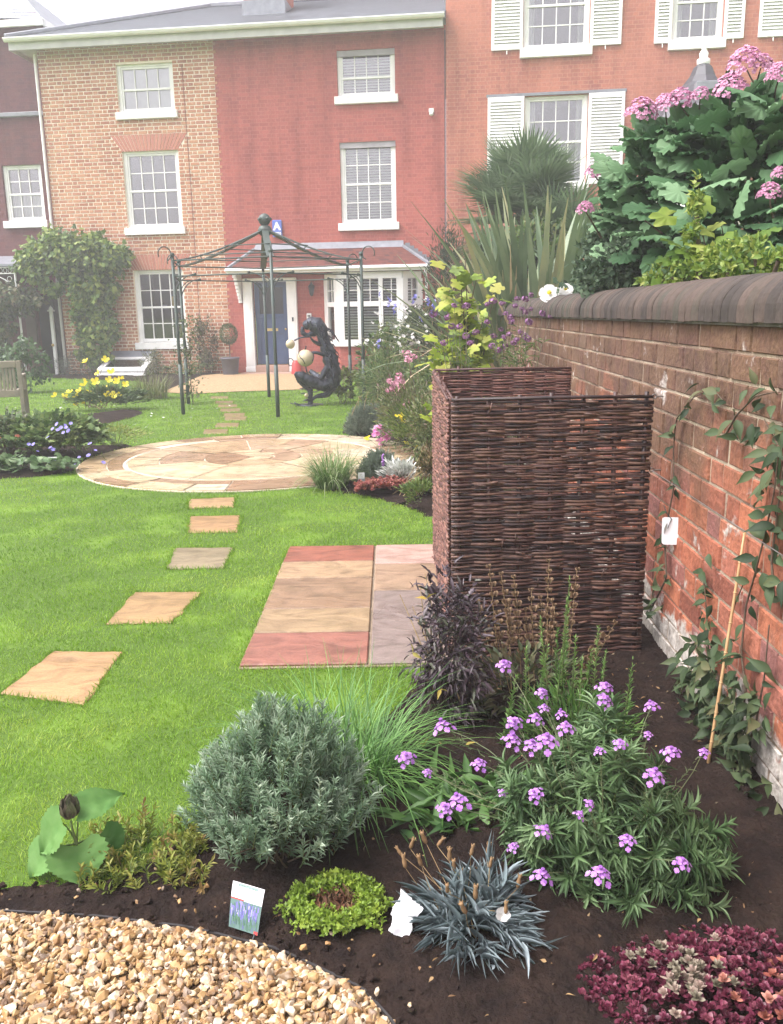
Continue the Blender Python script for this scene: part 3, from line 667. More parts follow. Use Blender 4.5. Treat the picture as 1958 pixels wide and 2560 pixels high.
mb = MB(FAC); mb.bbox(-9.5, -4.85, 1.55, 1.62, 8.85, 9.02, .01); mb.bbox(-4.90, -4.83, 1.63, 7, 8.85, 9.02, .01); mb.add([(-5.25, 3.1, 8.2), (-4.62, 3.1, 7.86), (-4.62, 5, 7.86), (-5.25, 5, 8.2)], [(0, 1, 2, 3)]); mb.build('fascia', WHITE2, rf)
mb = MB(FAC); mb.tube([(-4.72, 3.15, 7.8), (-4.75, 3.17, 6.4)], .04, 6); mb.build('downpipe', WHITE2, h0)
mb = MB(FAC); mb.box(DR[0], DR[1], 1.2, 1.21, -.1, 2.1); mb.box(DR[0] - .01, DR[0], .39, 1.2, -.1, 2.1); mb.box(DR[1], DR[1] + .01, .39, 1.2, -.1, 2.1); mb.box(DR[0], DR[1], .39, 1.2, 2.051, 2.1); mb.build('doorway', ROOM, h0)
mb = MB(FAC); mb.bbox(DR[0] - .3, DR[0] - .02, .2, .245, .0, 2.0, .006); mb.build('door', surf('brown_door', (.12, .08, .06), None, 6, .6), h0)
# veranda: roof, iron frieze, posts
ver = thing('veranda', 'grey roofed veranda with white ironwork against the dark left house', 'veranda', fx(-6.2, -.4, 0))
mb = MB(FAC); mb.add([(-9, -.95, 2.78), (-4.9, -.95, 2.78), (-4.9, .24, 3.05), (-9, .24, 3.05), (-9, -.95, 2.72), (-4.9, -.95, 2.72), (-4.9, .24, 2.99), (-9, .24, 2.99)], [(0, 1, 2, 3), (0, 4, 5, 1), (1, 5, 6, 2), (4, 7, 6, 5)]); mb.build('veranda_roof', LEAD, ver)
mb = MB(FAC); y = -.9
mb.tube([(-9, y, 2.70), (-4.95, y, 2.70)], .014, 6); mb.tube([(-9, y, 2.55), (-4.95, y, 2.55)], .012, 6)
for i in range(16): mb.tube([(-4.98 - .12 * i + .045 * math.cos(a), y, 2.625 + .06 * math.sin(a)) for a in np.linspace(0, 6.28, 11)], .006, 4, cap=False)
for cx_ in (-5.75, -7.4):
    for sg in (-1, 1): mb.tube([(cx_ + sg * .75 - sg * .72 * (1 - math.cos(a)), y, 2.0 + .53 * math.sin(a)) for a in np.linspace(0, 1.57, 10)], .013, 5)
    for sg in (-1, 1): mb.tube([(cx_ + sg * .62 + .06 * math.cos(a), y, 2.42 + .06 * math.sin(a)) for a in np.linspace(0, 6.28, 12)], .008, 4, cap=False)
mb.build('iron_frieze', WHITE2, ver)
for u_ in (-4.97, -6.52):
    mb = MB(FAC); mb.tube([(u_, y, 0), (u_, y, 2.72)], .028, 8); mb.bbox(u_ - .05, u_ + .05, y - .05, y + .05, 0, .12, .01); mb.build('post', WHITE2, ver)
mb = MB(FAC); mb.tube([(-4.92, -.98, 2.72), (-4.62, -.95, 2.80)], .035, 7); mb.build('gutter_end', WHITE2, ver)
gpst = thing('gate_post', 'white iron post with knob cap at the corner between the two brick houses', 'post', fx(-4.42, -.35, 0))
mb = MB(FAC); mb.bbox(-4.46, -4.38, -.39, -.31, 0, 1.62, .008); mb.build('shaft', WHITE2, gpst)
mb = MB(FAC); mb.bbox(-4.49, -4.35, -.42, -.28, 1.62, 1.66, .008); mb.lathe([(.06, 0), (.05, .04), (.015, .09), (.005, .11)], (-4.42, -.35, 1.66), 8); mb.build('cap', WHITE2, gpst)
mb = MB(FAC); mb.ball((-4.44, -.40, .78), .04, 8); mb.build('handle', BRASS, gpst)
# basement skylight box
cf = thing('skylight_box', 'white sloping glazed light box against the pale brick wall base', 'skylight', fx(-2.55, -.5, 0))
u0, u1, yf, zf, zb = -3.05, -1.86, -.85, .14, .50
mb = MB(FAC); mb.add([(u0, yf, 0), (u1, yf, 0), (u1, -.01, 0), (u0, -.01, 0), (u0, yf, zf), (u1, yf, zf), (u1, -.01, zb), (u0, -.01, zb)], [(0, 1, 5, 4), (1, 2, 6, 5), (3, 0, 4, 7), (2, 3, 7, 6)])
mb.bbox(u0 - .04, u1 + .04, yf - .05, yf - .002, 0, .05, .008); mb.build('body', WHITE2, cf)
def slope(a, b, s, t, h): # point on sloping lid
    return (u0 + (u1 - u0) * a, yf + (-.2 - yf) * b, zf + (zb - .1 - zf) * b + h)
mb = MB(FAC)
for a0, a1, b0, b1 in ((-.03, 1.03, -.04, .14), (-.03, 1.03, .88, 1.0), (-.03, .10, .14, .88), (.90, 1.03, .14, .88)):
    P = [slope(a0, b0, 0, 0, .05), slope(a1, b0, 0, 0, .05), slope(a1, b1, 0, 0, .05), slope(a0, b1, 0, 0, .05), slope(a0, b0, 0, 0, .005), slope(a1, b0, 0, 0, .005), slope(a1, b1, 0, 0, .005), slope(a0, b1, 0, 0, .005)]
    mb.add(P, [(0, 1, 2, 3), (0, 4, 5, 1), (1, 5, 6, 2), (2, 6, 7, 3), (3, 7, 4, 0)])
mb.build('lid_frame', WHITE, cf)
mb = MB(FAC); mb.quad(slope(.1, .14, 0, 0, .025), slope(.9, .14, 0, 0, .025), slope(.9, .88, 0, 0, .025), slope(.1, .88, 0, 0, .025)); mb.build('glass', GLASS, cf)
mb = MB(FAC); mb.add([(u0, -.2, zb - .09), (u1, -.2, zb - .09), (u1, -.012, zb + .1), (u0, -.012, zb + .1)], [(0, 1, 2, 3)]); mb.build('lead_apron', LEAD, cf)
# ------------------------------------------------------------------ ground, lawn, beds, paving
def sm(poly, n=4):
    """smooth closed outline"""
    p = np.asarray(poly, float)
    for _ in range(n if n < 4 else 3):
        q = np.empty((len(p) * 2, 2)); nx = np.roll(p, -1, 0); q[0::2] = p * .75 + nx * .25; q[1::2] = p * .25 + nx * .75; p = q
    return p
def inside(pts, poly):
    x, y = pts[:, 0], pts[:, 1]; c = np.zeros(len(pts), bool); n = len(poly)
    for i in range(n):
        x0, y0 = poly[i]; x1, y1 = poly[(i + 1) % n]
        if y0 == y1: continue
        k = ((y0 > y) != (y1 > y)) & (x < (x1 - x0) * (y - y0) / (y1 - y0) + x0); c ^= k
    return c
def gq(*pts): return np.array([gp(*p)[:2] for p in pts])
wallx = lambda y: 1.14 + .0223 * (y - 3)
def wob(x, y, s, sd=0):
    r_ = np.random.default_rng(sd); o = 0
    for i in range(4):
        a = r_.uniform(0, 6.28); f = s * 1.9 ** i; o = o + np.sin(f * (x * math.cos(a) + y * math.sin(a)) + r_.uniform(0, 6.28)) * .6 ** i
    return o / 2.2

# gravel boundary (front), front bed
GR = [(-2.5, 1.93), (-1.6, 1.92), (-1.0, 1.87), (-.75, 1.845), (-.51, 1.80), (-.28, 1.72), (-.08, 1.595), (-.02, 1.51), (.03, 1.40), (.08, 1.2), (.10, .7)]
LAWN_EDGE = [(-2.5, 2.0), (-1.05, 1.955), (-.7, 2.0), (-.50, 2.35), (-.22, 2.62), (.0, 2.95), (.10, 3.2), (.16, 3.36)]
FRONT_BED = np.array(GR + [(.3, .7), (1.4, .7), (1.4, 5.2), (.3, 5.2), (.3, 3.40)] + LAWN_EDGE[::-1])
RB = [(.32, 5.1), (.30, 6.1), (.1, 6.45), (-.2, 6.85), (-.52, 7.1), (-.68, 7.35), (-.3, 7.6), (.1, 8.2), (.2, 8.9), (.05, 9.6), (-.35, 10.1), (-.6, 10.75), (-.64, 11.6), (-.5, 12.6), (-.1, 13.8), (.1, 15), (.05, 17), (-.2, 19), (-.3, 22.5), (1.9, 22.3), (1.6, 5)]
RIGHT_BED = sm(RB)
LEFT_BED = sm([(-5.2, 7.85), (-4.2, 7.8), (-3.3, 7.95), (-3.05, 8.2), (-3.22, 8.8), (-3.1, 9.4), (-2.9, 9.9), (-3.2, 9.95), (-3.6, 9.9), (-4.3, 9.9), (-5.2, 9.6)])
YELLOW_BED = sm([(-4.35, 11.2), (-4.1, 11.5), (-3.9, 12.3), (-3.75, 13.0), (-3.9, 13.6), (-4.2, 13.8), (-4.7, 13.2), (-4.85, 12.2), (-4.75, 11.5)])
_e = lambda u, d: tuple(np.array(FAC @ Vector((u, d, 0)))[:2])
PATH = np.array([*gq((348, 842), (410, 846), (500, 841), (600, 838), (660, 836), (690, 832)), _e(3.0, -1.0), _e(3.0, -.4), _e(-.1, -.35), _e(-.35, -.9)])
HOUSE_BED = np.array([_e(-4.6, 0), _e(-4.6, -1.0), *gq((210, 815), (300, 818), (348, 842)), _e(-.35, -.9), _e(-.1, -.35), _e(.3, 0)])
PC, PR = np.array([-1.42, 8.82]), 1.74
LG = leafm('lawn_turf', [(.06, .11, .014), (.11, .19, .022), (.17, .24, .03)], .8, 0, .2, 2.2, .5)
SOIL = surf('dark_soil', (.026, .016, .012), (.011, .007, .006), 14, .95, 1.0, 60, spec=.15)
def sheet(name, poly, z, mat, kind='structure', disp=0, step=.12, mound=0):
    poly = np.asarray(poly)
    x0, y0 = poly.min(0); x1, y1 = poly.max(0)
    import bmesh
    bm = bmesh.new(); vs = [bm.verts.new((p[0], p[1], z)) for p in poly]; f = bm.faces.new(vs)
    if f.normal.z < 0: f.normal_flip()
    bmesh.ops.triangulate(bm, faces=[f])
    if step:
        for _ in range(3):
            ed = [e for e in bm.edges if e.calc_length() > step * 4]
            if ed: bmesh.ops.subdivide_edges(bm, edges=ed, cuts=1); bmesh.ops.triangulate(bm, faces=bm.faces)
    bm.normal_update(); me = bpy.data.meshes.new(name); bm.to_mesh(me); bm.free(); me.materials.append(mat)
    o = bpy.data.objects.new(name, me); COL.objects.link(o); o['kind'] = kind; return o
mb = MB(); mb.quad((-400, -300, -.06), (400, -300, -.06), (400, 600, -.06), (-400, 600, -.06)); tag(mb.build('ground', LG), kind='structure')
lawn_poly = np.array([(-14, 1.6), (1.25, 1.6), (1.6, 22.4), (-14, 24.2)])
sheet('lawn', lawn_poly, 0, LG, step=0)
def soil(name, poly, z0=.006, hump=.03, cell=.05, rough=.012, seed=3, ins=None):
    """bed of soil as a bumpy height field clipped to its outline"""
    poly = np.asarray(poly); lo, hi = poly.min(0), poly.max(0)
    nx, ny = int((hi[0] - lo[0]) / cell) + 2, int((hi[1] - lo[1]) / cell) + 2
    gx, gy = np.meshgrid(lo[0] + np.arange(nx) * cell, lo[1] + np.arange(ny) * cell)
    pts = np.c_[gx.ravel(), gy.ravel()] + rng.normal(0, cell * .12, (nx * ny, 2))
    ok = inside(pts, poly)
    q = np.vstack([poly, np.roll(poly, -1, 0)]).reshape(2, -1, 2)
    dist = np.full(len(pts), 9.0)
    for a, b in zip(q[0], q[1]):
        ab = b - a; t = np.clip(((pts - a) @ ab) / max(ab @ ab, 1e-9), 0, 1); dist = np.minimum(dist, np.linalg.norm(pts - a - t[:, None] * ab, axis=1))
    z = z0 + hump * np.clip(dist / .25, 0, 1) + rough * (wob(pts[:, 0], pts[:, 1], 9, seed) + .7 * wob(pts[:, 0], pts[:, 1], 31, seed + 1)) * np.clip(dist / .1, .15, 1) + rng.normal(0, rough * .35, len(pts))
    idx = -np.ones(len(pts), int); near = dist < cell * 1.1; use = ok | near; idx[use] = np.arange(use.sum())
    z = np.where(ok, z, z0 - .012)
    I = idx.reshape(ny, nx); a, b, c, d = I[:-1, :-1], I[:-1, 1:], I[1:, 1:], I[1:, :-1]
    g = (a >= 0) & (b >= 0) & (c >= 0) & (d >= 0)
    fs = np.c_[a[g], b[g], c[g], d[g]]
    o = mk(name, np.c_[pts, z][use], fs.ravel(), np.arange(len(fs)) * 4, np.full(len(fs), 4), SOIL, smooth=True); o['kind'] = 'structure'; return o
soil('planting_bed', FRONT_BED, .014, .018, .018, .009)
soil('planting_bed', RIGHT_BED, .006, .03, .09, .015, 5)
soil('planting_bed', LEFT_BED, .006, .03, .08, .015, 6)
soil('planting_bed', YELLOW_BED, .006, .03, .08, .015, 7)
soil('planting_bed', HOUSE_BED, .006, .02, .12, .015, 8)
GRAVP = surf('path_gravel', (.46, .32, .17), (.26, .17, .09), 30, .9, 1.0, 120)
sheet('gravel_path', PATH, .012, GRAVP, step=0)

# ---- round patio of sandstone
STONE_COLS = [(.30, .17, .11), (.42, .27, .15), (.50, .36, .21), (.44, .24, .17), (.55, .43, .28)]
def stone_mat(name, cols, rough=.42, rv=.22):
    m_, t, b, N_, L_ = nodes(name)
    a = N_.new('ShaderNodeAttribute'); a.attribute_name = 'rnd'; rp = ramp(N_, cols); rp.color_ramp.interpolation = 'LINEAR'
    tc = N_.new('ShaderNodeTexCoord'); mp = N_.new('ShaderNodeMapping'); mp.inputs['Scale'].default_value = (1.5, 3.2, 1); mp.inputs['Rotation'].default_value = (0, 0, .35)
    L_.new(tc.outputs['Object'], mp.inputs[0])
    n = N_.new('ShaderNodeTexNoise'); n.inputs['Scale'].default_value = 2.2; n.inputs['Detail'].default_value = 7; n.inputs['Distortion'].default_value = 2.4; L_.new(mp.outputs[0], n.inputs['Vector'])
    L_.new(a.outputs['Fac'], rp.inputs[0])
    r2 = ramp(N_, [(.66, .62, .58), (.97, .95, .92), (1.16, 1.14, 1.1)], [.32, .5, .70]); L_.new(n.outputs[0], r2.inputs[0])
    g5 = noise(N_, L_, 120, 5, rough=.7); rg = ramp(N_, [(.72, .70, .68), (1.12, 1.12, 1.1)], [.34, .66]); L_.new(g5.outputs[0], rg.inputs[0]); g6 = noise(N_, L_, 3.3, 6, rough=.68); rh = ramp(N_, [(.62, .64, .56), (1, 1, 1)], [.36, .5]); L_.new(g6.outputs[0], rh.inputs[0])
    cst = mix(N_, L_, .85, mix(N_, L_, .9, rp.outputs[0], r2.outputs[0], 'MULTIPLY'), rg.outputs[0], 'MULTIPLY'); L_.new(mix(N_, L_, .6, cst, rh.outputs[0], 'MULTIPLY'), b.inputs['Base Color'])
    mr = N_.new('ShaderNodeMapRange'); mr.inputs[1].default_value = .35; mr.inputs[2].default_value = .65; mr.inputs[3].default_value = max(.08, rough - rv); mr.inputs[4].default_value = rough + rv
    n4 = noise(N_, L_, 1.4, 4); L_.new(n4.outputs[0], mr.inputs[0]); L_.new(mr.outputs[0], b.inputs['Roughness'])
    bn = N_.new('ShaderNodeBump'); bn.inputs['Strength'].default_value = .6; bn.inputs['Distance'].default_value = .016; L_.new(n.outputs[0], bn.inputs['Height']); L_.new(bn.outputs[0], b.inputs['Normal'])
    return m_
PAVE = stone_mat('riven_sandstone', STONE_COLS)
PAVE_WET = stone_mat('wet_riven_sandstone', [(.23, .145, .09), (.36, .26, .15), (.49, .40, .265), (.30, .195, .125), (.64, .57, .44)], .24, .16)  # palest tone puts the wet sheen into the slabs' colour
POINT = surf('pale_pointing', (.62, .54, .42), (.5, .42, .32), 8, .7, .2, 60)
mb = MB(); ring = [(0, 0)]
n = 96; mb.add([(PC[0], PC[1], .010)] + [(PC[0] + PR * math.cos(2 * math.pi * i / n), PC[1] + PR * math.sin(2 * math.pi * i / n), .010) for i in range(n)] + [(PC[0] + PR * math.cos(2 * math.pi * i / n), PC[1] + PR * math.sin(2 * math.pi * i / n), -.03) for i in range(n)],
       [(0, 1 + i, 1 + (i + 1) % n) for i in range(n)] + [(1 + i, 1 + n + i, 1 + n + (i + 1) % n, 1 + (i + 1) % n) for i in range(n)])
patio = tag(mb.build('patio', POINT), 'round wet sandstone patio set in the lawn', None, None, 'structure')
mb = MB()
def ringslab(r0, r1, a0, a1, k, g=.007):
    m_ = max(2, int((a1 - a0) * r1 / .12)); z = .018 + U(0, .003)
    ga, gb = g / max(r0, .08), g / r1
    A = lambda i, r: (a0 + (g / r if r > .05 else 0)) + (a1 - a0 - 2 * (g / r if r > .05 else 0)) * i / m_
    vs = [(PC[0] + (r0 + g) * math.cos(A(i, r0 + .01)), PC[1] + (r0 + g) * math.sin(A(i, r0 + .01)), z) for i in range(m_ + 1)] + [(PC[0] + (r1 - g) * math.cos(A(i, r1)), PC[1] + (r1 - g) * math.sin(A(i, r1)), z) for i in range(m_ + 1)]
    top = [tuple(range(m_ + 1)) + tuple(range(2 * m_ + 1, m_, -1))]
    top = [(i, i + 1, m_ + 2 + i, m_ + 1 + i)[::-1] for i in range(m_)]
    lo = [(x, y, .006) for x, y, _ in vs]; b_ = 2 * m_ + 2
    side = [(m_ + 1 + i, m_ + 2 + i, b_ + m_ + 2 + i, b_ + m_ + 1 + i) for i in range(m_)] + [(i + 1, i, b_ + i, b_ + i + 1) for i in range(m_)]
    mb.add(vs + lo, top + side, k)
def sector(r0, r1, a0, a1):
    k = lambda: rng.choice([.05, .3, .45, .5, .62, .72, .95])
    q = U(0, 1)
    if q < .8 and r1 - r0 > .3: rm = r0 + (r1 - r0) * U(.35, .65); ringslab(r0, rm, a0, a1, k()); am = a0 + (a1 - a0) * U(.35, .65); ringslab(rm, r1, a0, am, k()); ringslab(rm, r1, am, a1, k())
    else: ringslab(r0, r1, a0, a1, k())
for r0, r1, n, off in ((.005, .50, 3, .4), (.50, 1.262, 7, .9), (1.30, 1.73, 12, .5)):
    cuts = off + 2 * math.pi * (np.arange(n) + rng.normal(0, .10, n)) / n; cuts = list(cuts) + [cuts[0] + 2 * math.pi]
    for a0, a1 in zip(cuts, cuts[1:]): sector(r0, r1, a0, a1)
mb.build('sandstone_ring', PAVE_WET, patio)
mb = MB()
for ra, rb in ((1.272, 1.288),):
    for i in range(96):
        a0, a1 = 2 * math.pi * i / 96, 2 * math.pi * (i + 1) / 96
        mb.quad((PC[0] + ra * math.cos(a0), PC[1] + ra * math.sin(a0), .0225), (PC[0] + rb * math.cos(a0), PC[1] + rb * math.sin(a0), .0225), (PC[0] + rb * math.cos(a1), PC[1] + rb * math.sin(a1), .0225), (PC[0] + ra * math.cos(a1), PC[1] + ra * math.sin(a1), .0225))
mb.build('mortar_ring', POINT, patio)

# ---- paved pad beside the screens
mb = MB(); mb.box(-.655, 1.1, 3.37, 5.29, -.03, .004); pad = tag(mb.build('paving', surf('dark_pointing', (.26, .20, .14), (.16, .12, .08), 9, .9, .3, 60)), 'striped sandstone pad beside the woven screens', None, None, 'structure')
rows_l = [(5.28, 4.93, .0), (4.93, 4.60, .98), (4.60, 4.09, .40), (4.09, 3.76, .92), (3.76, 3.385, .72)]
for i, (a, b, k) in enumerate(rows_l):
    mb = MB(); mb.bbox(-.65 + U(-.006, .006), -.112, b + .005, a - .005, -.02, .014 + U(0, .003), .005, k); mb.build('paving_slab', stone_mat('slab_stone', [[(.216, .073, .043), (.238, .086, .052)], [(.272, .185, .103), (.287, .197, .113)], [(.204, .132, .079), (.227, .147, .087)], [(.280, .200, .109), (.265, .189, .106)], [(.216, .086, .063), (.232, .097, .069)]][i], .5, .2), pad)
for i, (a, b) in enumerate([(5.28, 4.86), (4.86, 4.36), (4.36, 3.385)]):
    for x0, x1 in ((-.10, .46), (.47, 1.08)):
        mb = MB(); mb.bbox(x0, x1, b + .005, a - .005, -.02, .013 + U(0, .003), .005, .5); mb.build('paving_slab', stone_mat('slab_stone', [[(.364, .246, .209), (.400, .264, .227)], [(.246, .169, .109), (.282, .191, .127)], [(.173, .140, .127), (.200, .155, .140)]][i], .42, .22), pad)

# ---- stepping stones
def stone(quad_px, cols, label, h=.007):
    q = [np.array(gp(*p)) for p in quad_px]; c = sum(q) / 4
    m_ = 7; top = []
    for i in range(4):
        a, b = q[i], q[(i + 1) % 4]; e = b - a; nn = np.array([-e[1], e[0], 0]) / np.linalg.norm(e)
        for t in np.arange(m_) / m_: top.append(a + e * t + nn * rng.normal(0, .006) * (t > 0))
    mb = MB(); n = len(top); top = np.array(top); inn = c + (top - c) * .975
    area = sum(top[i][0] * top[(i + 1) % n][1] - top[(i + 1) % n][0] * top[i][1] for i in range(n))
    if area < 0: top = top[::-1]; inn = inn[::-1]
    vs = [(x, y, -.02) for x, y, _ in top] + [(x, y, h - .004) for x, y, _ in top] + [(x, y, h) for x, y, _ in inn]
    mb.add(vs, [(i, (i + 1) % n, n + (i + 1) % n, n + i) for i in range(n)] + [(n + i, n + (i + 1) % n, 2 * n + (i + 1) % n, 2 * n + i) for i in range(n)] + [tuple(range(2 * n, 3 * n))], .5)
    o = mb.build('stepping_stone', stone_mat('step_stone', cols, .5, .2), loc=c); tag(o, label, 'stepping stone', 'stepping stones across the lawn'); STONES.append(np.array([p[:2] for p in q])); return o
STONES = []
stone([(0, 1490), (180, 1513), (265, 1400), (118, 1398)], [(.352, .224, .100), (.296, .176, .080)], 'largest nearest stepping stone, buff and riven, cut by the left edge')
stone([(228, 1340), (370, 1338), (432, 1272), (290, 1272)], [(.296, .196, .088), (.256, .160, .068)], 'plain tan stepping stone second nearest in the lawn')
stone([(358, 1222), (480, 1220), (500, 1176), (376, 1177)], [(.216, .176, .108), (.184, .152, .088)], 'grey brown stepping stone, third along the lawn')
stone([(404, 1144), (510, 1143), (516, 1107), (408, 1109)], [(.304, .188, .084), (.240, .144, .064)], 'streaked tan stepping stone second from the round patio')
stone([(404, 1092), (502, 1089), (505, 1068), (407, 1072)], [(.320, .216, .104), (.280, .176, .084)], 'thin looking buff stepping stone nearest the round patio')
for i, (x, y) in enumerate([(470, 853), (480, 863), (487, 871), (493, 880), (502, 890), (505, 898), (487, 912), (462, 926)]):
    w = 19 + i * 1.0; hh = 2.6 + i * .35
    stone([(x - w, y + hh), (x + w, y + hh * .9), (x + w + 2, y - hh), (x - w + 2, y - hh * .9)], [(.20, .15, .07), (.15, .12, .05)], 'small brown stepping stone in the grass path between gazebo and round patio', .004)

# ---- grass blades
def grass_ok(p):
    m_ = np.ones(len(p), bool)
    for poly in (FRONT_BED, RIGHT_BED, LEFT_BED, YELLOW_BED, PATH, HOUSE_BED): m_ &= ~inside(p, poly)
    m_ &= np.linalg.norm(p - PC, axis=1) > PR - .004
    m_ &= ~((p[:, 0] > -.648) & (p[:, 0] < 1.1) & (p[:, 1] > 3.38) & (p[:, 1] < 5.29))
    for q in STONES:
        c = q.mean(0); m_ &= ~inside(p, c + (q - c) * .985)
    m_ &= p[:, 0] < wallx(p[:, 1]) - .1
    return m_
GP_, GH, GW = [], [], []
for y0, y1, dens in ((1.9, 2.6, 17000), (2.6, 3.6, 13000), (3.6, 5, 7500), (5, 7.2, 4200), (7.2, 10, 2000), (10, 14, 950), (14, 22.5, 420)):
    xl, xr = -(y1 * .50 + 1.1), min(y1 * .2 + .3, 1.2)
    n = int((y1 - y0) * (xr - xl) * dens); p = np.c_[U(xl, xr, n), U(y0, y1, n)]; p = p[grass_ok(p)]
    GP_.append(p); s = math.sqrt(13000 / dens)
    GH.append(np.full(len(p), .020) * (1 + .12 * (s - 1)) * U(.6, 1.35, len(p))); GW.append(np.full(len(p), .0022 * s ** .85))
p = np.vstack(GP_); gh = np.concatenate(GH); gw = np.concatenate(GW); n = len(p)
cl = wob(p[:, 0], p[:, 1], 5, 21) * .5 + wob(p[:, 0], p[:, 1], 16, 22) * .5
gh *= 1 + .38 * cl
dirv = np.c_[rng.normal(0, .5, (n, 2)), np.full(n, 1.0)]
dirv[:, :2] += .35 * np.c_[wob(p[:, 0], p[:, 1], 7, 31), wob(p[:, 0], p[:, 1], 7, 32)]
gr = np.clip(.48 + .30 * wob(p[:, 0], p[:, 1], 1.7, 41) + .20 * wob(p[:, 0], p[:, 1], 11, 42) + rng.normal(0, .15, n), 0, 1)
GRASS = leafm('grass_blades', [(.075, .155, .012), (.145, .285, .018), (.225, .37, .030), (.33, .42, .07)], .5, .35, .3, 3, .05)
GT = ([(-.5, 0, 0), (.5, 0, 0), (-.4, .55, -.06), (.4, .55, -.06), (0, 1, -.25)], [(0, 1, 3, 2), (2, 3, 4)])
g_ = leaves('grass', GRASS, None, np.c_[p, np.full(n, -.002)], dirv, gh, gw, GT, jit=1.0, rnd=gr); g_['kind'] = 'stuff'
# longer ragged tufts where the mower cannot reach
ed = []
def along(poly, step, closed=True):
    P = np.asarray(poly); Q = np.roll(P, -1, 0) if closed else P[1:]; P = P if closed else P[:-1]
    for a, b in zip(P, Q):
        k = max(1, int(np.linalg.norm(b - a) / step)); t = U(0, 1, k)[:, None]; ed.append(a + (b - a) * t)
for q in STONES[:5]: along(q, .0018)
for q in STONES[5:]: along(q, .02)
along([PC + PR * np.array([math.cos(a), math.sin(a)]) for a in np.linspace(0, 6.28, 60)], .012)
along([(-.655, 5.29), (-.655, 3.36), (.12, 3.36)], .003, False); along([(-.655, 5.295), (.25, 5.295)], .004, False)
along(LAWN_EDGE, .002, False)
p = np.vstack(ed); p = p + rng.normal(0, .012, p.shape); p = p[grass_ok(p)]; n = len(p)
sc_ = 1 + np.clip((p[:, 1] - 4) / 6, 0, 1.2)
g2 = leaves('grass', GRASS, None, np.c_[p, np.full(n, -.002)], np.c_[rng.normal(0, .5, (n, 2)), np.ones(n)], U(.02, .042, n) * (1 + .2 * (sc_ - 1)), .0026 * sc_, GT, jit=1, rnd=np.clip(rng.normal(.35, .2, n), 0, 1)); g2['kind'] = 'stuff'

# ---- loose gravel in front
PEB = leafm('flint_gravel', [(.112, .065, .034), (.267, .150, .060), (.344, .215, .086), (.370, .267, .138), (.516, .439, .327), (.292, .172, .077), (.215, .163, .120)], .55, 0, .4, 45, .16)
import bmesh
def pebbles(name, n, area, zf, s0, s1, seed, mat=PEB, layers=1.0):
    protos = []
    for k in range(14):
        bm = bmesh.new(); r_ = np.random.default_rng(seed + k)
        for v in norm(r_.normal(size=(15, 3))) * r_.uniform(.8, 1.05, (15, 1)): bm.verts.new(v * np.array([1, r_.uniform(.6, .9), r_.uniform(.4, .65)]))
        h = bmesh.ops.convex_hull(bm, input=bm.verts); bmesh.ops.delete(bm, geom=[v for v in bm.verts if not v.link_faces], context='VERTS')
        bmesh.ops.bevel(bm, geom=bm.edges[:], offset=.10, segments=1, affect='EDGES', clamp_overlap=True)
        bm.verts.index_update(); protos.append((np.array([v.co[:] for v in bm.verts]), [tuple(v.index for v in f.verts) for f in bm.faces])); bm.free()
    V, Lp, St, To, Rn = [], [], [], [], []; nv = nl = 0
    P = area(n)
    for i in range(len(P)):
        vs, fs = protos[i % 14]; s = s0 * (s1 / s0) ** (rng.uniform() ** 1.6)
        q = Vector(norm(rng.normal(size=3) * np.array([.45, .45, 1]))).to_track_quat('Z', 'Y').to_matrix() @ Matrix.Rotation(rng.uniform(0, 6.28), 3, 'Z')
        co = (vs * s) @ np.array(q).T + P[i]
        V.append(co)
        for f in fs: Lp += [nv + j for j in f]; St.append(nl); To.append(len(f)); nl += len(f)
        Rn.append(np.full(len(vs), rng.uniform())); nv += len(vs)
    o = mk(name, np.vstack(V), Lp, St, To, mat, pt_rnd=np.concatenate(Rn)); return o
GRp = np.array(GR); grav_poly = np.vstack([GRp, [(.1, .6), (-2.5, .6)]])
def garea(n):
    p = np.c_[U(-1.25, .1, n * 2), U(1.3, 1.95, n * 2)]; p = p[inside(p, grav_poly)]; p = p[:n]
    d = np.interp(p[:, 0], GRp[:, 0], GRp[:, 1]) - p[:, 1]; return np.c_[p, U(-.006, .022, len(p)) * np.clip(d / .04, .35, 1)]
mb = MB(); mb.prism(grav_poly - np.array([0, .006]), -.02, .005); tag(mb.build('gravel_base', surf('gravel_grit', (.30, .19, .10), (.14, .085, .05), 60, .9, 1, 200)), kind='structure')
tag(pebbles('gravel', 11500, garea, 0, .009, .022, 100), kind='stuff')
def strays(n):
    p = np.c_[U(-1.1, .25, n * 3), U(1.45, 2.1, n * 3)]; d = np.interp(p[:, 0], GRp[:, 0], GRp[:, 1]); p = p[(p[:, 1] > d + .015) & (p[:, 1] < d + .2) & inside(p, FRONT_BED)][:n]; return np.c_[p, np.full(len(p), .03)]
tag(pebbles('loose_pebbles', 42, strays, 0, .007, .015, 300), kind='stuff')
def clods(n):
    p = np.c_[U(-1.1, 1.1, n), U(1.3, 3.4, n)]; p = p[inside(p, FRONT_BED)]; return np.c_[p, np.full(len(p), .022)]
tag(pebbles('soil_clods', 3800, clods, 0, .004, .017, 500, SOIL), kind='stuff')
mb = MB(); gr_ = sm(GRp)[2:-14] if False else GRp
pts = np.array([np.interp(np.linspace(0, len(GRp) - 1, 70), np.arange(len(GRp)), GRp[:, i]) for i in (0, 1)]).T
for a, b in zip(pts[:-1], pts[1:]):
    mb.add([(*a, -.02), (*b, -.02), (*b, .013), (*a, .013), (a[0] + .003, a[1] + .005, -.02), (b[0] + .003, b[1] + .005, -.02), (b[0] + .003, b[1] + .005, .013), (a[0] + .003, a[1] + .005, .013)], [(0, 1, 2, 3), (5, 4, 7, 6), (3, 2, 6, 7)])
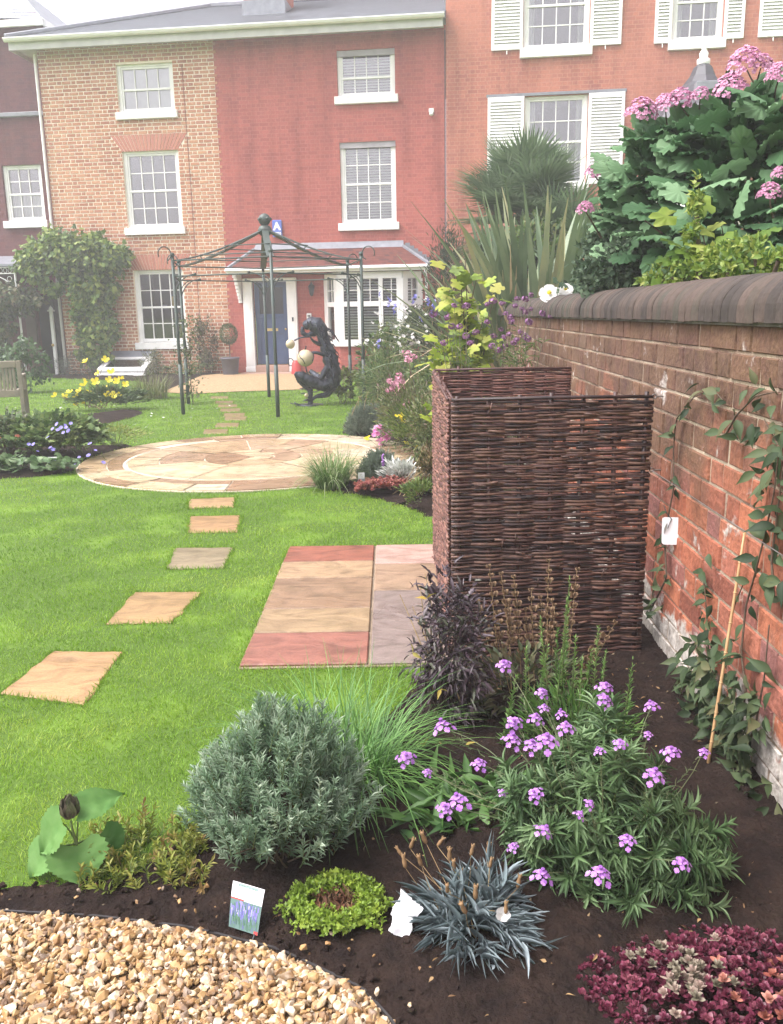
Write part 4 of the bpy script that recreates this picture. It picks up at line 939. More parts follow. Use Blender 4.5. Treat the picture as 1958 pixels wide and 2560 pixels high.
tag(mb.build('garden_edging', surf('black_edging', (.03, .027, .027), None, 8, .5), loc=(-.5, 1.8, 0)), 'thin black plastic edging strip between gravel and soil', 'edging')

# ------------------------------------------------------------------ garden wall
gw_ = thing('garden_wall', 'weathered red brick garden wall with rounded dark coping along the right', 'wall', (1.2, 8, 0))
WD = np.array([.0223, 1, 0]); WD /= np.linalg.norm(WD); WN = np.array([-WD[1], WD[0], 0])
WX = Matrix(((WD[0], WN[0], 0, wallx(0)), (WD[1], WN[1], 0, 0), (0, 0, 1, 0), (0, 0, 0, 1)))       # (along, out to the garden, up)
def wall_mat():
    m_, t, b, N_, L_ = nodes('weathered_wall_brick')
    a = N_.new('ShaderNodeAttribute'); a.attribute_name = 'rnd'
    tc = N_.new('ShaderNodeTexCoord'); sx = N_.new('ShaderNodeSeparateXYZ'); L_.new(tc.outputs['Object'], sx.inputs[0])
    rp = ramp(N_, [(.20, .07, .045), (.31, .105, .06), (.36, .13, .07), (.26, .10, .075), (.22, .095, .08)]); L_.new(a.outputs['Fac'], rp.inputs[0])
    n1 = noise(N_, L_, 1.6, 6, rough=.6); n2 = noise(N_, L_, 7, 6, rough=.65); n3 = noise(N_, L_, 55, 6)
    # grime towards the top of the wall and in irregular patches
    ad = N_.new('ShaderNodeMath'); ad.operation = 'MULTIPLY_ADD'; ad.inputs[1].default_value = 1.5; L_.new(n1.outputs[0], ad.inputs[0])
    zz = N_.new('ShaderNodeMapRange'); zz.inputs[1].default_value = .45; zz.inputs[2].default_value = 1.3; zz.inputs[3].default_value = -.55; zz.inputs[4].default_value = .30; L_.new(sx.outputs[2], zz.inputs[0]); L_.new(zz.outputs[0], ad.inputs[2])
    yy = N_.new('ShaderNodeMapRange'); yy.inputs[1].default_value = -5; yy.inputs[2].default_value = -1.0; yy.inputs[3].default_value = 0; yy.inputs[4].default_value = 0; L_.new(sx.outputs[1], yy.inputs[0])
    r1 = ramp(N_, [(0, 0, 0), (1, 1, 1)], [.35, .75]); L_.new(ad.outputs[0], r1.inputs[0])
    gcol = ramp(N_, [(.075, .045, .038), (.115, .08, .048), (.10, .052, .046)], [.3, .55, .75]); L_.new(n2.outputs[0], gcol.inputs[0])
    fm = N_.new('ShaderNodeMath'); fm.operation = 'MULTIPLY'; fm.inputs[1].default_value = .86; L_.new(r1.outputs[0], fm.inputs[0])
    c = mix(N_, L_, fm.outputs[0], rp.outputs[0], gcol.outputs[0])
    # flaking limewash at the foot
    ad2 = N_.new('ShaderNodeMath'); ad2.operation = 'MULTIPLY_ADD'; ad2.inputs[1].default_value = 1.7; L_.new(n2.outputs[0], ad2.inputs[0])
    z2 = N_.new('ShaderNodeMapRange'); z2.inputs[1].default_value = .1; z2.inputs[2].default_value = .30; z2.inputs[3].default_value = -.02; z2.inputs[4].default_value = -.62; L_.new(sx.outputs[2], z2.inputs[0]); L_.new(z2.outputs[0], ad2.inputs[2])
    r2 = ramp(N_, [(0, 0, 0), (1, 1, 1)], [.42, .56]); L_.new(ad2.outputs[0], r2.inputs[0])
    lw = ramp(N_, [(.20, .18, .155), (.46, .43, .38), (.60, .57, .52)], [.3, .5, .7]); n6 = noise(N_, L_, 16, 6, rough=.7); L_.new(n6.outputs[0], lw.inputs[0])
    c = mix(N_, L_, r2.outputs[0], c, lw.outputs[0])
    # chalky flecks and efflorescence
    mp3 = N_.new('ShaderNodeMapping'); mp3.inputs['Scale'].default_value = (5, 5, 2.2); L_.new(tc.outputs['Object'], mp3.inputs[0]); n7 = noise(N_, L_, 1.6, 8, vec=mp3.outputs[0], rough=.72)
    r7 = ramp(N_, [(0, 0, 0), (.55, .55, .55)], [.60, .74]); L_.new(n7.outputs[0], r7.inputs[0]); c = mix(N_, L_, r7.outputs[0], c, (.36, .27, .21))
    n8 = noise(N_, L_, 3.1, 7, rough=.7); r8 = ramp(N_, [(.55, .52, .5), (1, 1, 1), (1.12, 1.08, 1.05)], [.32, .5, .68]); L_.new(n8.outputs[0], r8.inputs[0]); c = mix(N_, L_, .85, c, r8.outputs[0], 'MULTIPLY')
    rp3 = ramp(N_, [(.62, .6, .6), (1.15, 1.15, 1.15)], [.3, .7]); L_.new(n3.outputs[0], rp3.inputs[0])
    c = mix(N_, L_, .85, c, rp3.outputs[0], 'MULTIPLY')
    L_.new(c, b.inputs['Base Color']); b.inputs['Roughness'].default_value = .8; b.inputs['Specular IOR Level'].default_value = .25
    bn = N_.new('ShaderNodeBump'); bn.inputs['Strength'].default_value = .6; bn.inputs['Distance'].default_value = .01; L_.new(n3.outputs[0], bn.inputs['Height']); 
    bn2 = N_.new('ShaderNodeBump'); bn2.inputs['Strength'].default_value = .4; bn2.inputs['Distance'].default_value = .03; L_.new(n2.outputs[0], bn2.inputs['Height']); L_.new(bn.outputs[0], bn2.inputs['Normal']); L_.new(bn2.outputs[0], b.inputs['Normal'])
    return m_
WB = wall_mat(); WM = surf('wall_mortar', (.42, .35, .25), (.17, .10, .07), 4, .95, .6, 90)
mb = MB(WX); y0, y1 = .4, 21.8
mb.box(y0, y1, -.225, -.0, -.1, 1.40); mb.build('mortar_core', WM, gw_)
mb = MB(WX); nc = 15; ch = 1.40 / nc
for k in range(nc):
    z0 = k * ch + .004; z1 = (k + 1) * ch - .006; u = y0 - (.0 if k % 2 else .166); i = 0
    while u < y1:
        w = (.236 if i % 2 == 0 else .114); i += 1; a, b = u + rng.normal(0, .003), u + w + rng.normal(0, .003); u += w + .012
        if a < y0: continue
        o = max(.0035, .006 + rng.normal(0, .0016)); j = .004; k_ = min(1, max(0, rng.normal(.45, .28)))
        tw = rng.normal(0, .0015, 4)
        mb.add([(a, 0, z0), (b, 0, z0), (b, 0, z1), (a, 0, z1), (a + j, o + tw[0], z0 + j), (b - j, o + tw[1], z0 + j), (b - j, o + tw[2], z1 - j), (a + j, o + tw[3], z1 - j)], [(4, 7, 6, 5), (0, 4, 5, 1), (1, 5, 6, 2), (2, 6, 7, 3), (3, 7, 4, 0)], k_)
mb.build('brickwork', WB, gw_)
COPE = brick_mat('dark_coping_brick', [(.038, .032, .028), (.058, .047, .040), (.085, .062, .050), (.052, .050, .038)], None, 3, .4)
mb = MB(WX); u = y0; hw = .15
prof = [(-hw, .0), (-hw, .035)] + [(hw * math.cos(a), .04 + .115 * math.sin(a)) for a in np.linspace(math.pi, 0, 25)] + [(hw, .035), (hw, .0)]
while u < y1:
    w = .072 + rng.normal(0, .002); r_ = 1 + rng.normal(0, .006); dz = rng.normal(0, .0013); dn = rng.normal(0, .0018)
    n = len(prof); vs = []
    for e_, s_ in ((0, .975), (.007, 1), (w - .007, 1), (w, .975)):
        vs += [(u + e_, -.11 + p_[0] * r_ * s_ + dn, 1.403 + p_[1] * r_ * s_ + dz) for p_ in prof]
    fs = [(q * n + i, q * n + i + 1, (q + 1) * n + i + 1, (q + 1) * n + i) for q in range(3) for i in range(n - 1)] + [(q * n + n - 1, q * n, (q + 1) * n, (q + 1) * n + n - 1) for q in range(3)] + [tuple(range(n))[::-1], tuple(range(3 * n, 4 * n))]
    mb.add(vs, fs, min(1, max(0, rng.normal(.5, .3)))); u += w + .003
mb.build('coping', COPE, gw_, smooth=False)
mb = MB(WX); mb.box(y0, y1, -.245, .022, 1.392, 1.412); mb.build('coping_bed', surf('coping_bed_mortar', (.17, .15, .12), (.09, .08, .065), 14, .95, .5, 80), gw_)
# wall fittings
def wpt(along, out, z): return WX @ Vector((along, out, z))
pq = thing('wall_plaque', 'plain white rounded plaque hanging beside the orange brick wall', 'plaque', dp(1440, 1139, 3.34))
mb = MB(WX); 
pc = np.array(dp(1440, 1139, 3.34)); pa = R(-17); PX = Matrix.Translation(Vector(pc)) @ Matrix.Rotation(pa, 4, 'Z') @ Matrix.Rotation(R(-2), 4, 'Y')
mb = MB(PX); out = []
for cx_, cz_, s_ in ((.024, .044, 0), (-.024, .044, 1), (-.024, -.044, 2), (.024, -.044, 3)):
    for a in np.linspace(s_ * 1.5708, s_ * 1.5708 + 1.5708, 6): out.append((cx_ + .012 * math.cos(a), cz_ + .012 * math.sin(a)))
n = len(out); mb.add([(x, -.002, z) for x, z in out] + [(x, .002, z) for x, z in out], [tuple(range(n)), tuple(range(n, 2 * n))[::-1]] + [(i, (i + 1) % n, n + (i + 1) % n, n + i)[::-1] for i in range(n)])
mb.build('plate', surf('glazed_white', (.82, .82, .83), None, 3, .3), pq)
mb = MB(PX); mb.tube([(.0, -.004, .05), (-.02, .0, .075), (-.03, .03, .10)], .0018, 5); mb.tube([(.0, -.004, .05), (-.008, -.006, .03), (-.014, -.006, .012)], .0016, 5); mb.build('hanger', IRON, pq)
STEEL = surf('steel_wire', (.35, .33, .31), (.2, .17, .15), 9, .4, metal=.8)
for i, (al_, z, lb) in enumerate(((3.62, 1.09, 'steel vine eye high on the wall right of the woven screen'), (3.60, .78, 'steel vine eye on the wall above the white plaque'))):
    e = thing('vine_eye', lb, 'hook', wpt(al_, .004, z)); mb = MB(WX); mb.tube([(al_, -.005, z), (al_, .035, z)], .004, 6); mb.tube([(al_, .043 + .009 * math.cos(a), z + .009 * math.sin(a)) for a in np.linspace(0, 6.28, 12)], .003, 5, cap=False); mb.build('eye', STEEL, e)
mb = MB(WX); mb.tube([(3.60, .045, .78), (2.8, .04, .775), (1.6, .045, .78)], .0017, 5); tag(mb.build('training_wire', STEEL, loc=wpt(3.0, .04, .78)), 'thin horizontal training wire stretched along the brick wall', 'wire')

# leaf litter and bark crumbs on the soil, daisies in the far lawn
p = np.c_[U(-1.1, 1.1, 900), U(1.35, 3.4, 900)]; p = p[inside(p, FRONT_BED)][:420]; n = len(p)
tag(leaves('leaf_litter', leafm('dead_leaf_bits', [(.07, .04, .02), (.16, .09, .04), (.28, .18, .08), (.10, .08, .05)], .8, 0), None, np.c_[p, np.full(n, .034)], np.c_[rng.normal(0, 1, (n, 2)), rng.normal(0, .2, n)], U(.008, .03, n) * (U(0, 1, n) ** .5), U(.003, .009, n), OVATE, jit=.6), kind='stuff')
p = np.c_[U(-6.5, -2.6, 60), U(9.9, 16, 60)]; p = p[grass_ok(p)][:34]; n = len(p)
tag(leaves('daisies', surf('daisy_white', (.8, .8, .76), None, 3, .6), None, np.c_[p, np.full(n, .035)], rng.normal(0, 1, (n, 3)) * [1, 1, .1], .035, .035, LOBED, jit=.2), kind='stuff')
# ------------------------------------------------------------------ woven willow screens
WILLOW = leafm('willow_rods', [(.016, .008, .008), (.038, .017, .014), (.070, .031, .024), (.13, .068, .046), (.05, .025, .019)], .5, 0, .45, 22, .25)
WILLOW2 = leafm('red_willow_rods', [(.05, .022, .018), (.10, .043, .033), (.15, .065, .05), (.22, .11, .08)], .55, 0, .4, 22, .25)
def hurdle(label, a, b, h, mat, nst, pitch=.0079, r=.0068):
    a = np.array(a, float); b = np.array(b, float); L = np.linalg.norm(b - a); e = (b - a) / L; nn = np.array([-e[1], e[0]])
    t = thing('willow_hurdle', label, 'hurdle', (*((a + b) / 2), 0), group='woven willow screens')
    T = Matrix(((e[0], nn[0], 0, a[0]), (e[1], nn[1], 0, a[1]), (0, 0, 1, 0), (0, 0, 0, 1)))
    xs = np.linspace(.02, L - .02, nst)
    for i, x in enumerate(xs):
        mb = MB(T); mb.tube([(x, 0, -.05), (x + rng.normal(0, .004), 0, h * .5), (x + rng.normal(0, .004), 0, h + U(-.01, .012))], [.012, .0105, .009], 7, k=U(.1, .6)); mb.build('stake', mat, t, True)
    mb = MB(T); rows = int((h - .03) / pitch); sp = xs[1] - xs[0]
    for k in range(rows):
        z = .02 + k * pitch; ph = k % 2
        x = -U(0, .25); 
        while x < L:
            ln = U(.5, 1.1); x1 = min(x + ln, L + .006); x0 = max(x, -.006)
            if x1 - x0 > .05:
                m_ = max(4, int((x1 - x0) / .028)); X = np.linspace(x0, x1, m_); w = .0095 * np.cos((X - xs[0]) / sp * math.pi) * (1 if ph else -1)
                zz = z + rng.normal(0, .0016) + .004 * np.sin(X * U(4, 9) + U(0, 6)) + (X - x0) * rng.normal(0, .006)
                rr = r * U(.72, 1.12) * np.linspace(1.12, .85, m_)
                if U(0, 1) < .5: rr = rr[::-1]
                mb.tube(np.c_[X, w + rng.normal(0, .0012, m_), zz], rr, 5, k=U(0, 1))
            x += ln - U(.0, .06)
        if U(0, 1) < .28:      # cut rod ends sticking out
            X0 = U(.05, L - .1); s_ = rng.choice([-1, 1]); mb.tube([(X0, s_ * .012, z), (X0 + U(.03, .07), s_ * .022, z + rng.normal(0, .006))], r * .8, 5, k=U(.6, 1))
        if U(0, 1) < .04:
            X0 = U(.05, L - .1); mb.tube([(X0, -.02, z), (X0 + rng.normal(0, .006), -.024, z + U(.02, .06))], .003, 4, k=.95)
    mb.build('weave', mat, t, True)
    mb = MB(T)
    for s_ in (-1, 1): mb.tube([(-.004, s_ * .010, h - .012), (L * .5, s_ * .011, h - .009), (L + .004, s_ * .010, h - .012)], .006, 6, k=.1)
    mb.build('top_rod', mat, t, True)
    return t
hurdle('nearest dark woven willow screen, broadside beside the brick wall', (.25, 3.43), (1.045, 3.44), 1.12, WILLOW, 7)
hurdle('far woven willow screen showing only its top behind the nearest one', (.27, 5.10), (1.06, 5.09), 1.13, WILLOW2, 7)  # hazier look put into its colour by the lighter rods
hurdle('reddish woven willow screen seen edge on at the end of the paving', (.243, 3.46), (.262, 5.07), 1.12, WILLOW2, 13)

# ------------------------------------------------------------------ iron rose gazebo
gz = thing('gazebo', 'open dark green iron rose gazebo with ball finial on the lawn', 'gazebo', (-1.90, 14.06, 0))
GI = surf('gazebo_iron', (.035, .065, .055), (.055, .06, .05), 7, .5, .2, 40, metal=.2)
gc, gR = np.array([-1.90, 14.06]), 1.60
PA = [R(-80 + 60 * i) for i in range(6)]; pv_ = [gc + gR * np.array([math.cos(a), math.sin(a)]) for a in PA]
for a, p in zip(PA, pv_):
    mb = MB(); mb.tube([(*p, -.05), (*p, 2.30)], .024, 8); mb.tube([(*p, -.02), (*p, .75)], .030, 8)
    o = np.array([math.cos(a), math.sin(a)])
    mb.tube([(*(p + o * (.0 + .14 * t_ * (1 if t_ < 1 else 1))), 2.27 + .0 * t_) for t_ in np.linspace(0, .2, 2)], .014, 6)
    mb.tube([(*(p + o * (.02 + .10 * (1 - math.cos(s_)))), 2.33 + .10 * math.sin(s_)) for s_ in np.linspace(-1.2, 3.6, 14)], .009, 5)
    mb.ball((*p, 2.32), .035, 6); mb.build('post', GI, gz, True)
    # flat curved rafter to the crown
    mb = MB(); rr = np.linspace(gR, .10, 12); zz = 2.24 + .52 * ((gR - rr) / gR) ** 1.45
    tn = np.array([-o[1], o[0]])
    for i in range(11):
        q = [(*(gc + o * r_ + tn * w), z_ + dz_) for r_, z_ in ((rr[i], zz[i]), (rr[i + 1], zz[i + 1])) for w in (-.05, .05) for dz_ in (-.01, .01)]
        mb.add(q, [(0, 2, 6, 4), (1, 5, 7, 3), (0, 4, 5, 1), (2, 3, 7, 6), (0, 1, 3, 2), (4, 6, 7, 5)])
    mb.build('rafter', GI, gz)
def ringrail(rad, z, rr_): 
    mb = MB(); q = [(*(gc + rad * np.array([math.cos(a), math.sin(a)])), z) for a in PA]
    for i in range(6): mb.tube([q[i], q[(i + 1) % 6]], rr_, 6)
    return mb.build('rail', GI, gz)
ringrail(gR, 2.24, .011); ringrail(gR, 2.02, .010); ringrail(gR * .72, 2.33, .009); ringrail(gR * .45, 2.48, .009)
for i in range(6):
    for s_, j in ((1, (i + 1) % 6), (-1, (i - 1) % 6)):
        e = norm(pv_[j] - pv_[i]); mb = MB()
        mb.tube([(*(pv_[i] + e * .36 * (1 - math.cos(t_))), 1.68 + .36 * math.sin(t_)) for t_ in np.linspace(0, 1.5708, 8)], .009, 5)
        mb.tube([(*(pv_[i] + e * .22 * (1 - math.cos(t_))), 1.80 + .22 * math.sin(t_)) for t_ in np.linspace(0, 1.5708, 8)], .007, 5)
        mb.ball((*(pv_[i] + e * .36), 2.04), .022, 6); mb.build('bracket', GI, gz, True)
mb = MB(); mb.lathe([(.02, 2.3), (.03, 2.62), (.10, 2.68), (.11, 2.74), (.085, 2.79), (.05, 2.81)], (*gc, 0), 12); mb.ball((*gc, 2.89), .095, 10)
for i in range(5): a = i * 1.257 + .3; mb.ball((gc[0] + .09 * math.cos(a), gc[1] + .09 * math.sin(a), 2.90), .028, 6)
mb.build('finial', GI, gz, True)

# ------------------------------------------------------------------ metal sculpture
sb = gp(776 * .858, 1013 * .858); SCL = 14.2 / (8.4 * F) * 1.02
scu = thing('metal_sculpture', 'dark metal sculpture of a crouching spiny creature holding two cream balls', 'sculpture', sb)
def sp(x, y, d=0.): return (sb[0] + (x - 645) * SCL, sb[1] + d, (1962 - y) * SCL)
DM = surf('blue_black_metal', (.06, .07, .09), (.022, .026, .034), 9, .38, .9, 22, metal=.55)
def limb(mb, pts, rs, d=(0, 0), flat=1., n=10):
    pts = np.array(pts, float); m_ = 26; t = np.linspace(0, len(pts) - 1, m_); i = np.arange(len(pts))
    # smooth the polyline
    P = np.array([np.interp(t, i, pts[:, c]) for c in (0, 1)]).T
    for _ in range(3): P[1:-1] = (P[:-2] + 2 * P[1:-1] + P[2:]) / 4
    rr = np.interp(t, i, rs) * SCL * 1.22 * (1 + .10 * np.sin(np.arange(m_) * 2.3)); dd = np.linspace(d[0], d[1], m_)
    mb.tube([sp(x, y, q) for (x, y), q in zip(P, dd)], rr, n, flat=flat)
mb = MB()
limb(mb, [(570, 390), (640, 360), (730, 340), (820, 360), (890, 420), (930, 520), (960, 640), (1000, 780), (1050, 920), (1090, 1060), (1120, 1220), (1130, 1400), (1110, 1540), (1060, 1620)], [50, 90, 120, 135, 130, 105, 95, 105, 120, 125, 130, 135, 125, 80])
limb(mb, [(560, 400), (540, 470), (560, 540), (650, 560), (760, 530), (850, 470)], [25, 35, 40, 30, 60, 80])          # jaw
limb(mb, [(1100, 1480), (980, 1560), (820, 1530), (640, 1440), (500, 1350), (390, 1290)], [110, 115, 105, 100, 80, 25], (0, -.2))   # near thigh
limb(mb, [(1060, 1450), (900, 1480), (760, 1390), (640, 1300)], [80, 70, 55, 40], (.1, .28))
limb(mb, [(390, 1300), (470, 1430), (560, 1540), (640, 1640)], [25, 60, 60, 45], (-.2, 0))
limb(mb, [(1090, 1560), (1060, 1680), (980, 1760), (860, 1770), (760, 1790), (690, 1850)], [110, 60, 50, 42, 30, 22])
limb(mb, [(640, 1400), (655, 1600), (650, 1800), (650, 1965)], [35, 48, 44, 46])                                   # stem
limb(mb, [(960, 780), (860, 740), (760, 680), (690, 570)], [50, 62, 45, 12], (0, -.12), .5)                        # leaf arm
limb(mb, [(690, 590), (600, 595), (500, 610), (390, 660)], [14, 13, 12, 14], (-.1, -.15))
limb(mb, [(1000, 960), (900, 930), (800, 900), (690, 910), (570, 930)], [40, 30, 25, 22, 12], (-.05, -.16))
limb(mb, [(1040, 1200), (960, 1300), (900, 1420)], [60, 55, 40], (-.1, -.12))
mb.build('body', DM, scu, True)
mb = MB()
for i in range(34):
    t = U(0, 1); x = np.interp(t, [0, .2, .4, .6, .8, 1], [880, 1000, 1100, 1190, 1240, 1200]); y = np.interp(t, [0, .2, .4, .6, .8, 1], [260, 420, 700, 950, 1250, 1600]); ln = U(60, 130) if t > .3 else U(140, 330)
    d_ = U(-.06, .06); ang = 1.0 if t < .3 else .75
    mb.tube([sp(x - 40, y, d_), sp(x + ln * .5, y + ln * .28, d_ * 1.5), sp(x + ln * ang, y + ln * (1.1 if t < .3 else .75), d_ * 2)], [11 * SCL, 9 * SCL, 2.5 * SCL], 5)
for i in range(8): x = 980 + i * 28; mb.tube([sp(x, 1690), sp(x + 5, 1760), sp(x - 4, 1810)], [5 * SCL, 4 * SCL, 1 * SCL], 5)
mb.build('spines', DM, scu, True)
PLT = []
for i in range(46):
    t = U(0, 1); x = np.interp(t, [0, .15, .3, .5, .7, .85, 1], [640, 860, 950, 1070, 1130, 1090, 900]) + rng.normal(0, 30); y = np.interp(t, [0, .15, .3, .5, .7, .85, 1], [350, 400, 620, 980, 1300, 1530, 1560]) + rng.normal(0, 30)
    w_ = U(50, 95) * SCL; c_ = np.array(sp(x, y, -U(.09, .16))); e_ = norm(np.array([rng.normal(.3, .4), 0, rng.normal(-1, .4)])); f_ = norm(np.array([1, -.4 * rng.normal(), .2 * rng.normal()]))
    mb_ = MB(); mb_.add([c_ - e_ * w_, c_ - f_ * w_ * .5 + [0, .02, 0], c_ + [0, -.015, 0], c_ + f_ * w_ * .5 + [0, .02, 0], c_ + e_ * w_ * 1.1], [(0, 1, 2), (0, 2, 3), (1, 4, 2), (3, 2, 4)])
    PLT.append(mb_)
mb = MB()
for q in PLT:
    b0 = len(mb.v); mb.v += q.v; mb.f += [[b0 + i for i in f] for f in q.f]; mb.r += q.r
tag(mb.build('plates', DM, scu), kind='stuff')
CREAM = surf('cream_enamel', (.58, .50, .34), (.44, .36, .22), 5, .25, .1, 10)
for x, y, r_, d in ((600, 1005, 168, -.16), (312, 728, 92, -.15), (585, 1750, 42, -.08)):
    mb = MB(); mb.ball(sp(x, y, d), r_ * SCL, 14); mb.build('ball', CREAM, scu, True)
mb = MB()
th = np.linspace(0, 1, 12)
mb.tube([sp(470 + 130 * t, 880 + 240 * t + 25 * math.sin(t * 6), -.16 - math.sqrt(max(0, 172 ** 2 - (470 + 130 * t - 600) ** 2 - (880 + 240 * t - 1005) ** 2)) * SCL) for t in th], 9 * SCL, 6)
mb.tube([sp(740 + 30 * math.sin(t * 3), 900 + 160 * t, -.16 - math.sqrt(max(0, 172 ** 2 - (740 + 30 * math.sin(t * 3) - 600) ** 2 - (900 + 160 * t - 1005) ** 2)) * SCL) for t in th], 9 * SCL, 6)
mb.tube([sp(600, 1170, -.16), sp(610, 1260, -.12), sp(640, 1400, 0)], 14 * SCL, 6)
mb.tube([sp(600, 850, -.16), sp(620, 800, -.16), sp(618, 765, -.16)], [18 * SCL, 12 * SCL, 12 * SCL], 6)
mb.build('claw', DM, scu, True)
mb = MB()
for x, y, w in ((500, 1560, 55), (500, 1630, 75), (510, 1720, 60), (760, 1690, 85), (590, 1840, 60), (560, 1870, 70), (720, 1800, 55)):
    bl = len(mb.v); mb.lathe([(.01, -10 * SCL), (w * SCL, 0), (w * .9 * SCL, 8 * SCL), (.01, 16 * SCL)], sp(x, y, U(-.06, .06)), 12)
mb.build('leaf_disc', DM, scu, True)
mb = MB(); mb.lathe([(.22, 0), (.22, .012), (.05, .02)], (*sb[:2], 0), 14)
for x, y in ((260, 1900), (330, 1890), (350, 1960), (450, 1930)): mb.tube([sp(640, 1950, -.05), sp((x + 640) / 2, 1945, -.1), sp(x, y, -.12)], [20 * SCL, 14 * SCL, 30 * SCL], 6, flat=.4)
mb.build('base_plate', DM, scu, True)

# ------------------------------------------------------------------ bench, pots and small things
OAK = surf('weathered_teak', (.24, .21, .15), (.16, .15, .11), 7, .75, .3, 30)
bl_ = gp(58, 900); ang = R(17)
bn_ = thing('garden_bench', 'weathered wooden slatted bench seen from behind at the left edge', 'bench', bl_)
BT = Matrix.Translation(Vector(bl_)) @ Matrix.Rotation(ang, 4, 'Z')       # x along to the right end, y away (towards the sitter)
def bpart(name, *boxes, m=OAK):
    mb = MB(BT)
    for b_ in boxes: mb.bbox(*b_, .006)
    return mb.build(name, m, bn_)
Lb = 1.6
for x in (-.06, -Lb): bpart('leg', (x, x + .06, -.03, .03, 0, .86))
for x in (-.06, -Lb): bpart('leg', (x, x + .06, .48, .54, 0, .62))
for x in (-.065, -Lb - .005): bpart('armrest', (x, x + .07, .031, .56, .622, .65))
bpart('top_rail', (-Lb + .062, -.062, -.025, .02, .76, .86)); bpart('back_rail', (-Lb + .062, -.062, -.022, .02, .34, .44))
bpart('slats', *[(-Lb + .08 + i * .048, -Lb + .118 + i * .048, -.014, .008, .441, .759) for i in range(30)])
bpart('seat', *[(-Lb + .03, -.03, .03 + i * .085, .105 + i * .085, .40, .425) for i in range(6)])
# topiary in a pot
pb = FAC @ Vector((.28, -.55, 0))
pt = thing('plant_pot', 'dark lead coloured pot with a clipped box ball left of the blue door', 'potted plant', pb)
mb = MB(); mb.lathe([(.18, 0), (.19, .02), (.225, .38), (.24, .385), (.24, .43), (.215, .43), (.2, .36), (.01, .36)], pb, 20); mb.build('pot', surf('lead_pot', (.10, .10, .12), (.07, .07, .085), 5, .6), pt, True)
BOX = leafm('box_leaves', [(.02, .05, .015), (.04, .085, .02), (.07, .12, .03)], .45, .25)
P, D_ = blob(2600, np.array(pb) + [0, 0, 1.0], (.225, .225, .26), .75); leaves('foliage', BOX, pt, P, D_ + rng.normal(0, .6, P.shape), U(.02, .035, len(P)), .016, OVATE)
mb = MB(); mb.tube([np.array(pb) + [0, 0, .35], np.array(pb) + [.01, 0, .8]], .015, 6); mb.build('stem', WOODY, pt)
rc = FAC @ Vector((1.98, -.62, .0))
ct = thing('watering_can', 'small red can with a ring handle standing behind the sculpture', 'can', rc)
RD = surf('red_paint', (.50, .045, .04), (.4, .035, .03), 4, .4)
mb = MB(); mb.lathe([(.13, .0), (.13, .02), (.10, .28), (.06, .34)], rc, 14); mb.build('body', RD, ct, True)
mb = MB(); mb.tube([np.array(rc) + [-.13 + .07 * math.cos(a), -.02, .30 + .09 * math.sin(a)] for a in np.linspace(0, 6.28, 14)], .012, 6, cap=False); mb.build('handle', IRON, ct)
# ------------------------------------------------------------------ plants in the near bed
def shoots(name, mat, parent, bases, dirs, Ls, per, ll, lw, tm=LANCE, ang=.7, rnd_c=None, top=True, taper=.3, stem_r=.0016, stem_mat=None):
    """leafy shoots: narrow leaves set around each stem"""
    n = len(bases); bases = np.asarray(bases, float); dirs = norm(dirs); Ls = np.broadcast_to(Ls, (n,))
    t = np.tile(np.linspace(.08, 1, per), n) + rng.normal(0, .02, n * per); si = np.repeat(np.arange(n), per)
    P = bases[si] + dirs[si] * (Ls[si] * t)[:, None]
    side = norm(rng.normal(size=(n * per, 3))); side = norm(side - (side * dirs[si]).sum(1)[:, None] * dirs[si])
    a = ang * (1 - .55 * t)
    D_ = dirs[si] * np.cos(a)[:, None] + side * np.sin(a)[:, None]
    l = ll * U(.7, 1.2, n * per) * (1 - taper * t); c = U(0, 1, n) if rnd_c is None else rnd_c
    leaves(name, mat, parent, P, D_, l, lw * U(.8, 1.2, n * per), tm, side * -1 + dirs[si], .3, np.clip(c[si] * .6 + t * .35 + rng.normal(0, .08, n * per), 0, 1))
    if stem_mat: stems('stems', stem_mat, parent, [(b, b + d * l_) for b, d, l_ in zip(bases, dirs, Ls)], stem_r, .06, 3, 4)

def flower_mesh(name, mat, builder):
    mb = MB(); builder(mb); L = [i for f in mb.f for i in f]; T = [len(f) for f in mb.f]
    o = mk(name, mb.v, L, np.concatenate([[0], np.cumsum(T)[:-1]]), T, mat, rnd=mb.r, smooth=True); me = o.data; bpy.data.objects.remove(o); return me
def put(name, me, parent, pos, s=1., d=(0, 0, 1), spin=None, label=None):
    o = bpy.data.objects.new(name, me); COL.objects.link(o); o.parent = parent
    q = Vector([float(a) for a in d]).to_track_quat('Z', 'Y').to_matrix().to_4x4()
    W = Matrix.Translation(Vector([float(a) for a in pos])) @ q @ Matrix.Rotation(U(0, 6.28) if spin is None else spin, 4, 'Z') @ Matrix.Scale(s, 4)
    o.matrix_local = XF[parent.name].inverted() @ W; XF[o.name] = XF[parent.name]
    if label: o['label'] = label
    return o
def petals(mb, c, n, L, W, d=(0, 0, 1), cup=.2, k=None, a0=0., notch=0):
    q = np.array(Vector([float(a) for a in d]).to_track_quat('Z', 'Y').to_matrix())
    for i in range(n):
        a = a0 + 2 * math.pi * i / n; e = np.array([math.cos(a), math.sin(a), 0]); f = np.array([-math.sin(a), math.cos(a), 0]); z = np.array([0, 0, 1.])
        pr = [(0, 0, 0), (.45, -.42, .5), (.45, .42, .5), (.85, -.45, .8), (.85, .45, .8), (1.0 - notch, 0, .95), (1, -.2, 1), (1, .2, 1)]
        vs = [np.array(c) + q @ (e * x * L + f * y * W + z * h * cup * L) for x, y, h in pr]
        mb.add(vs, [(0, 1, 3, 6, 5, 7, 4, 2)], U(0, 1) if k is None else k)

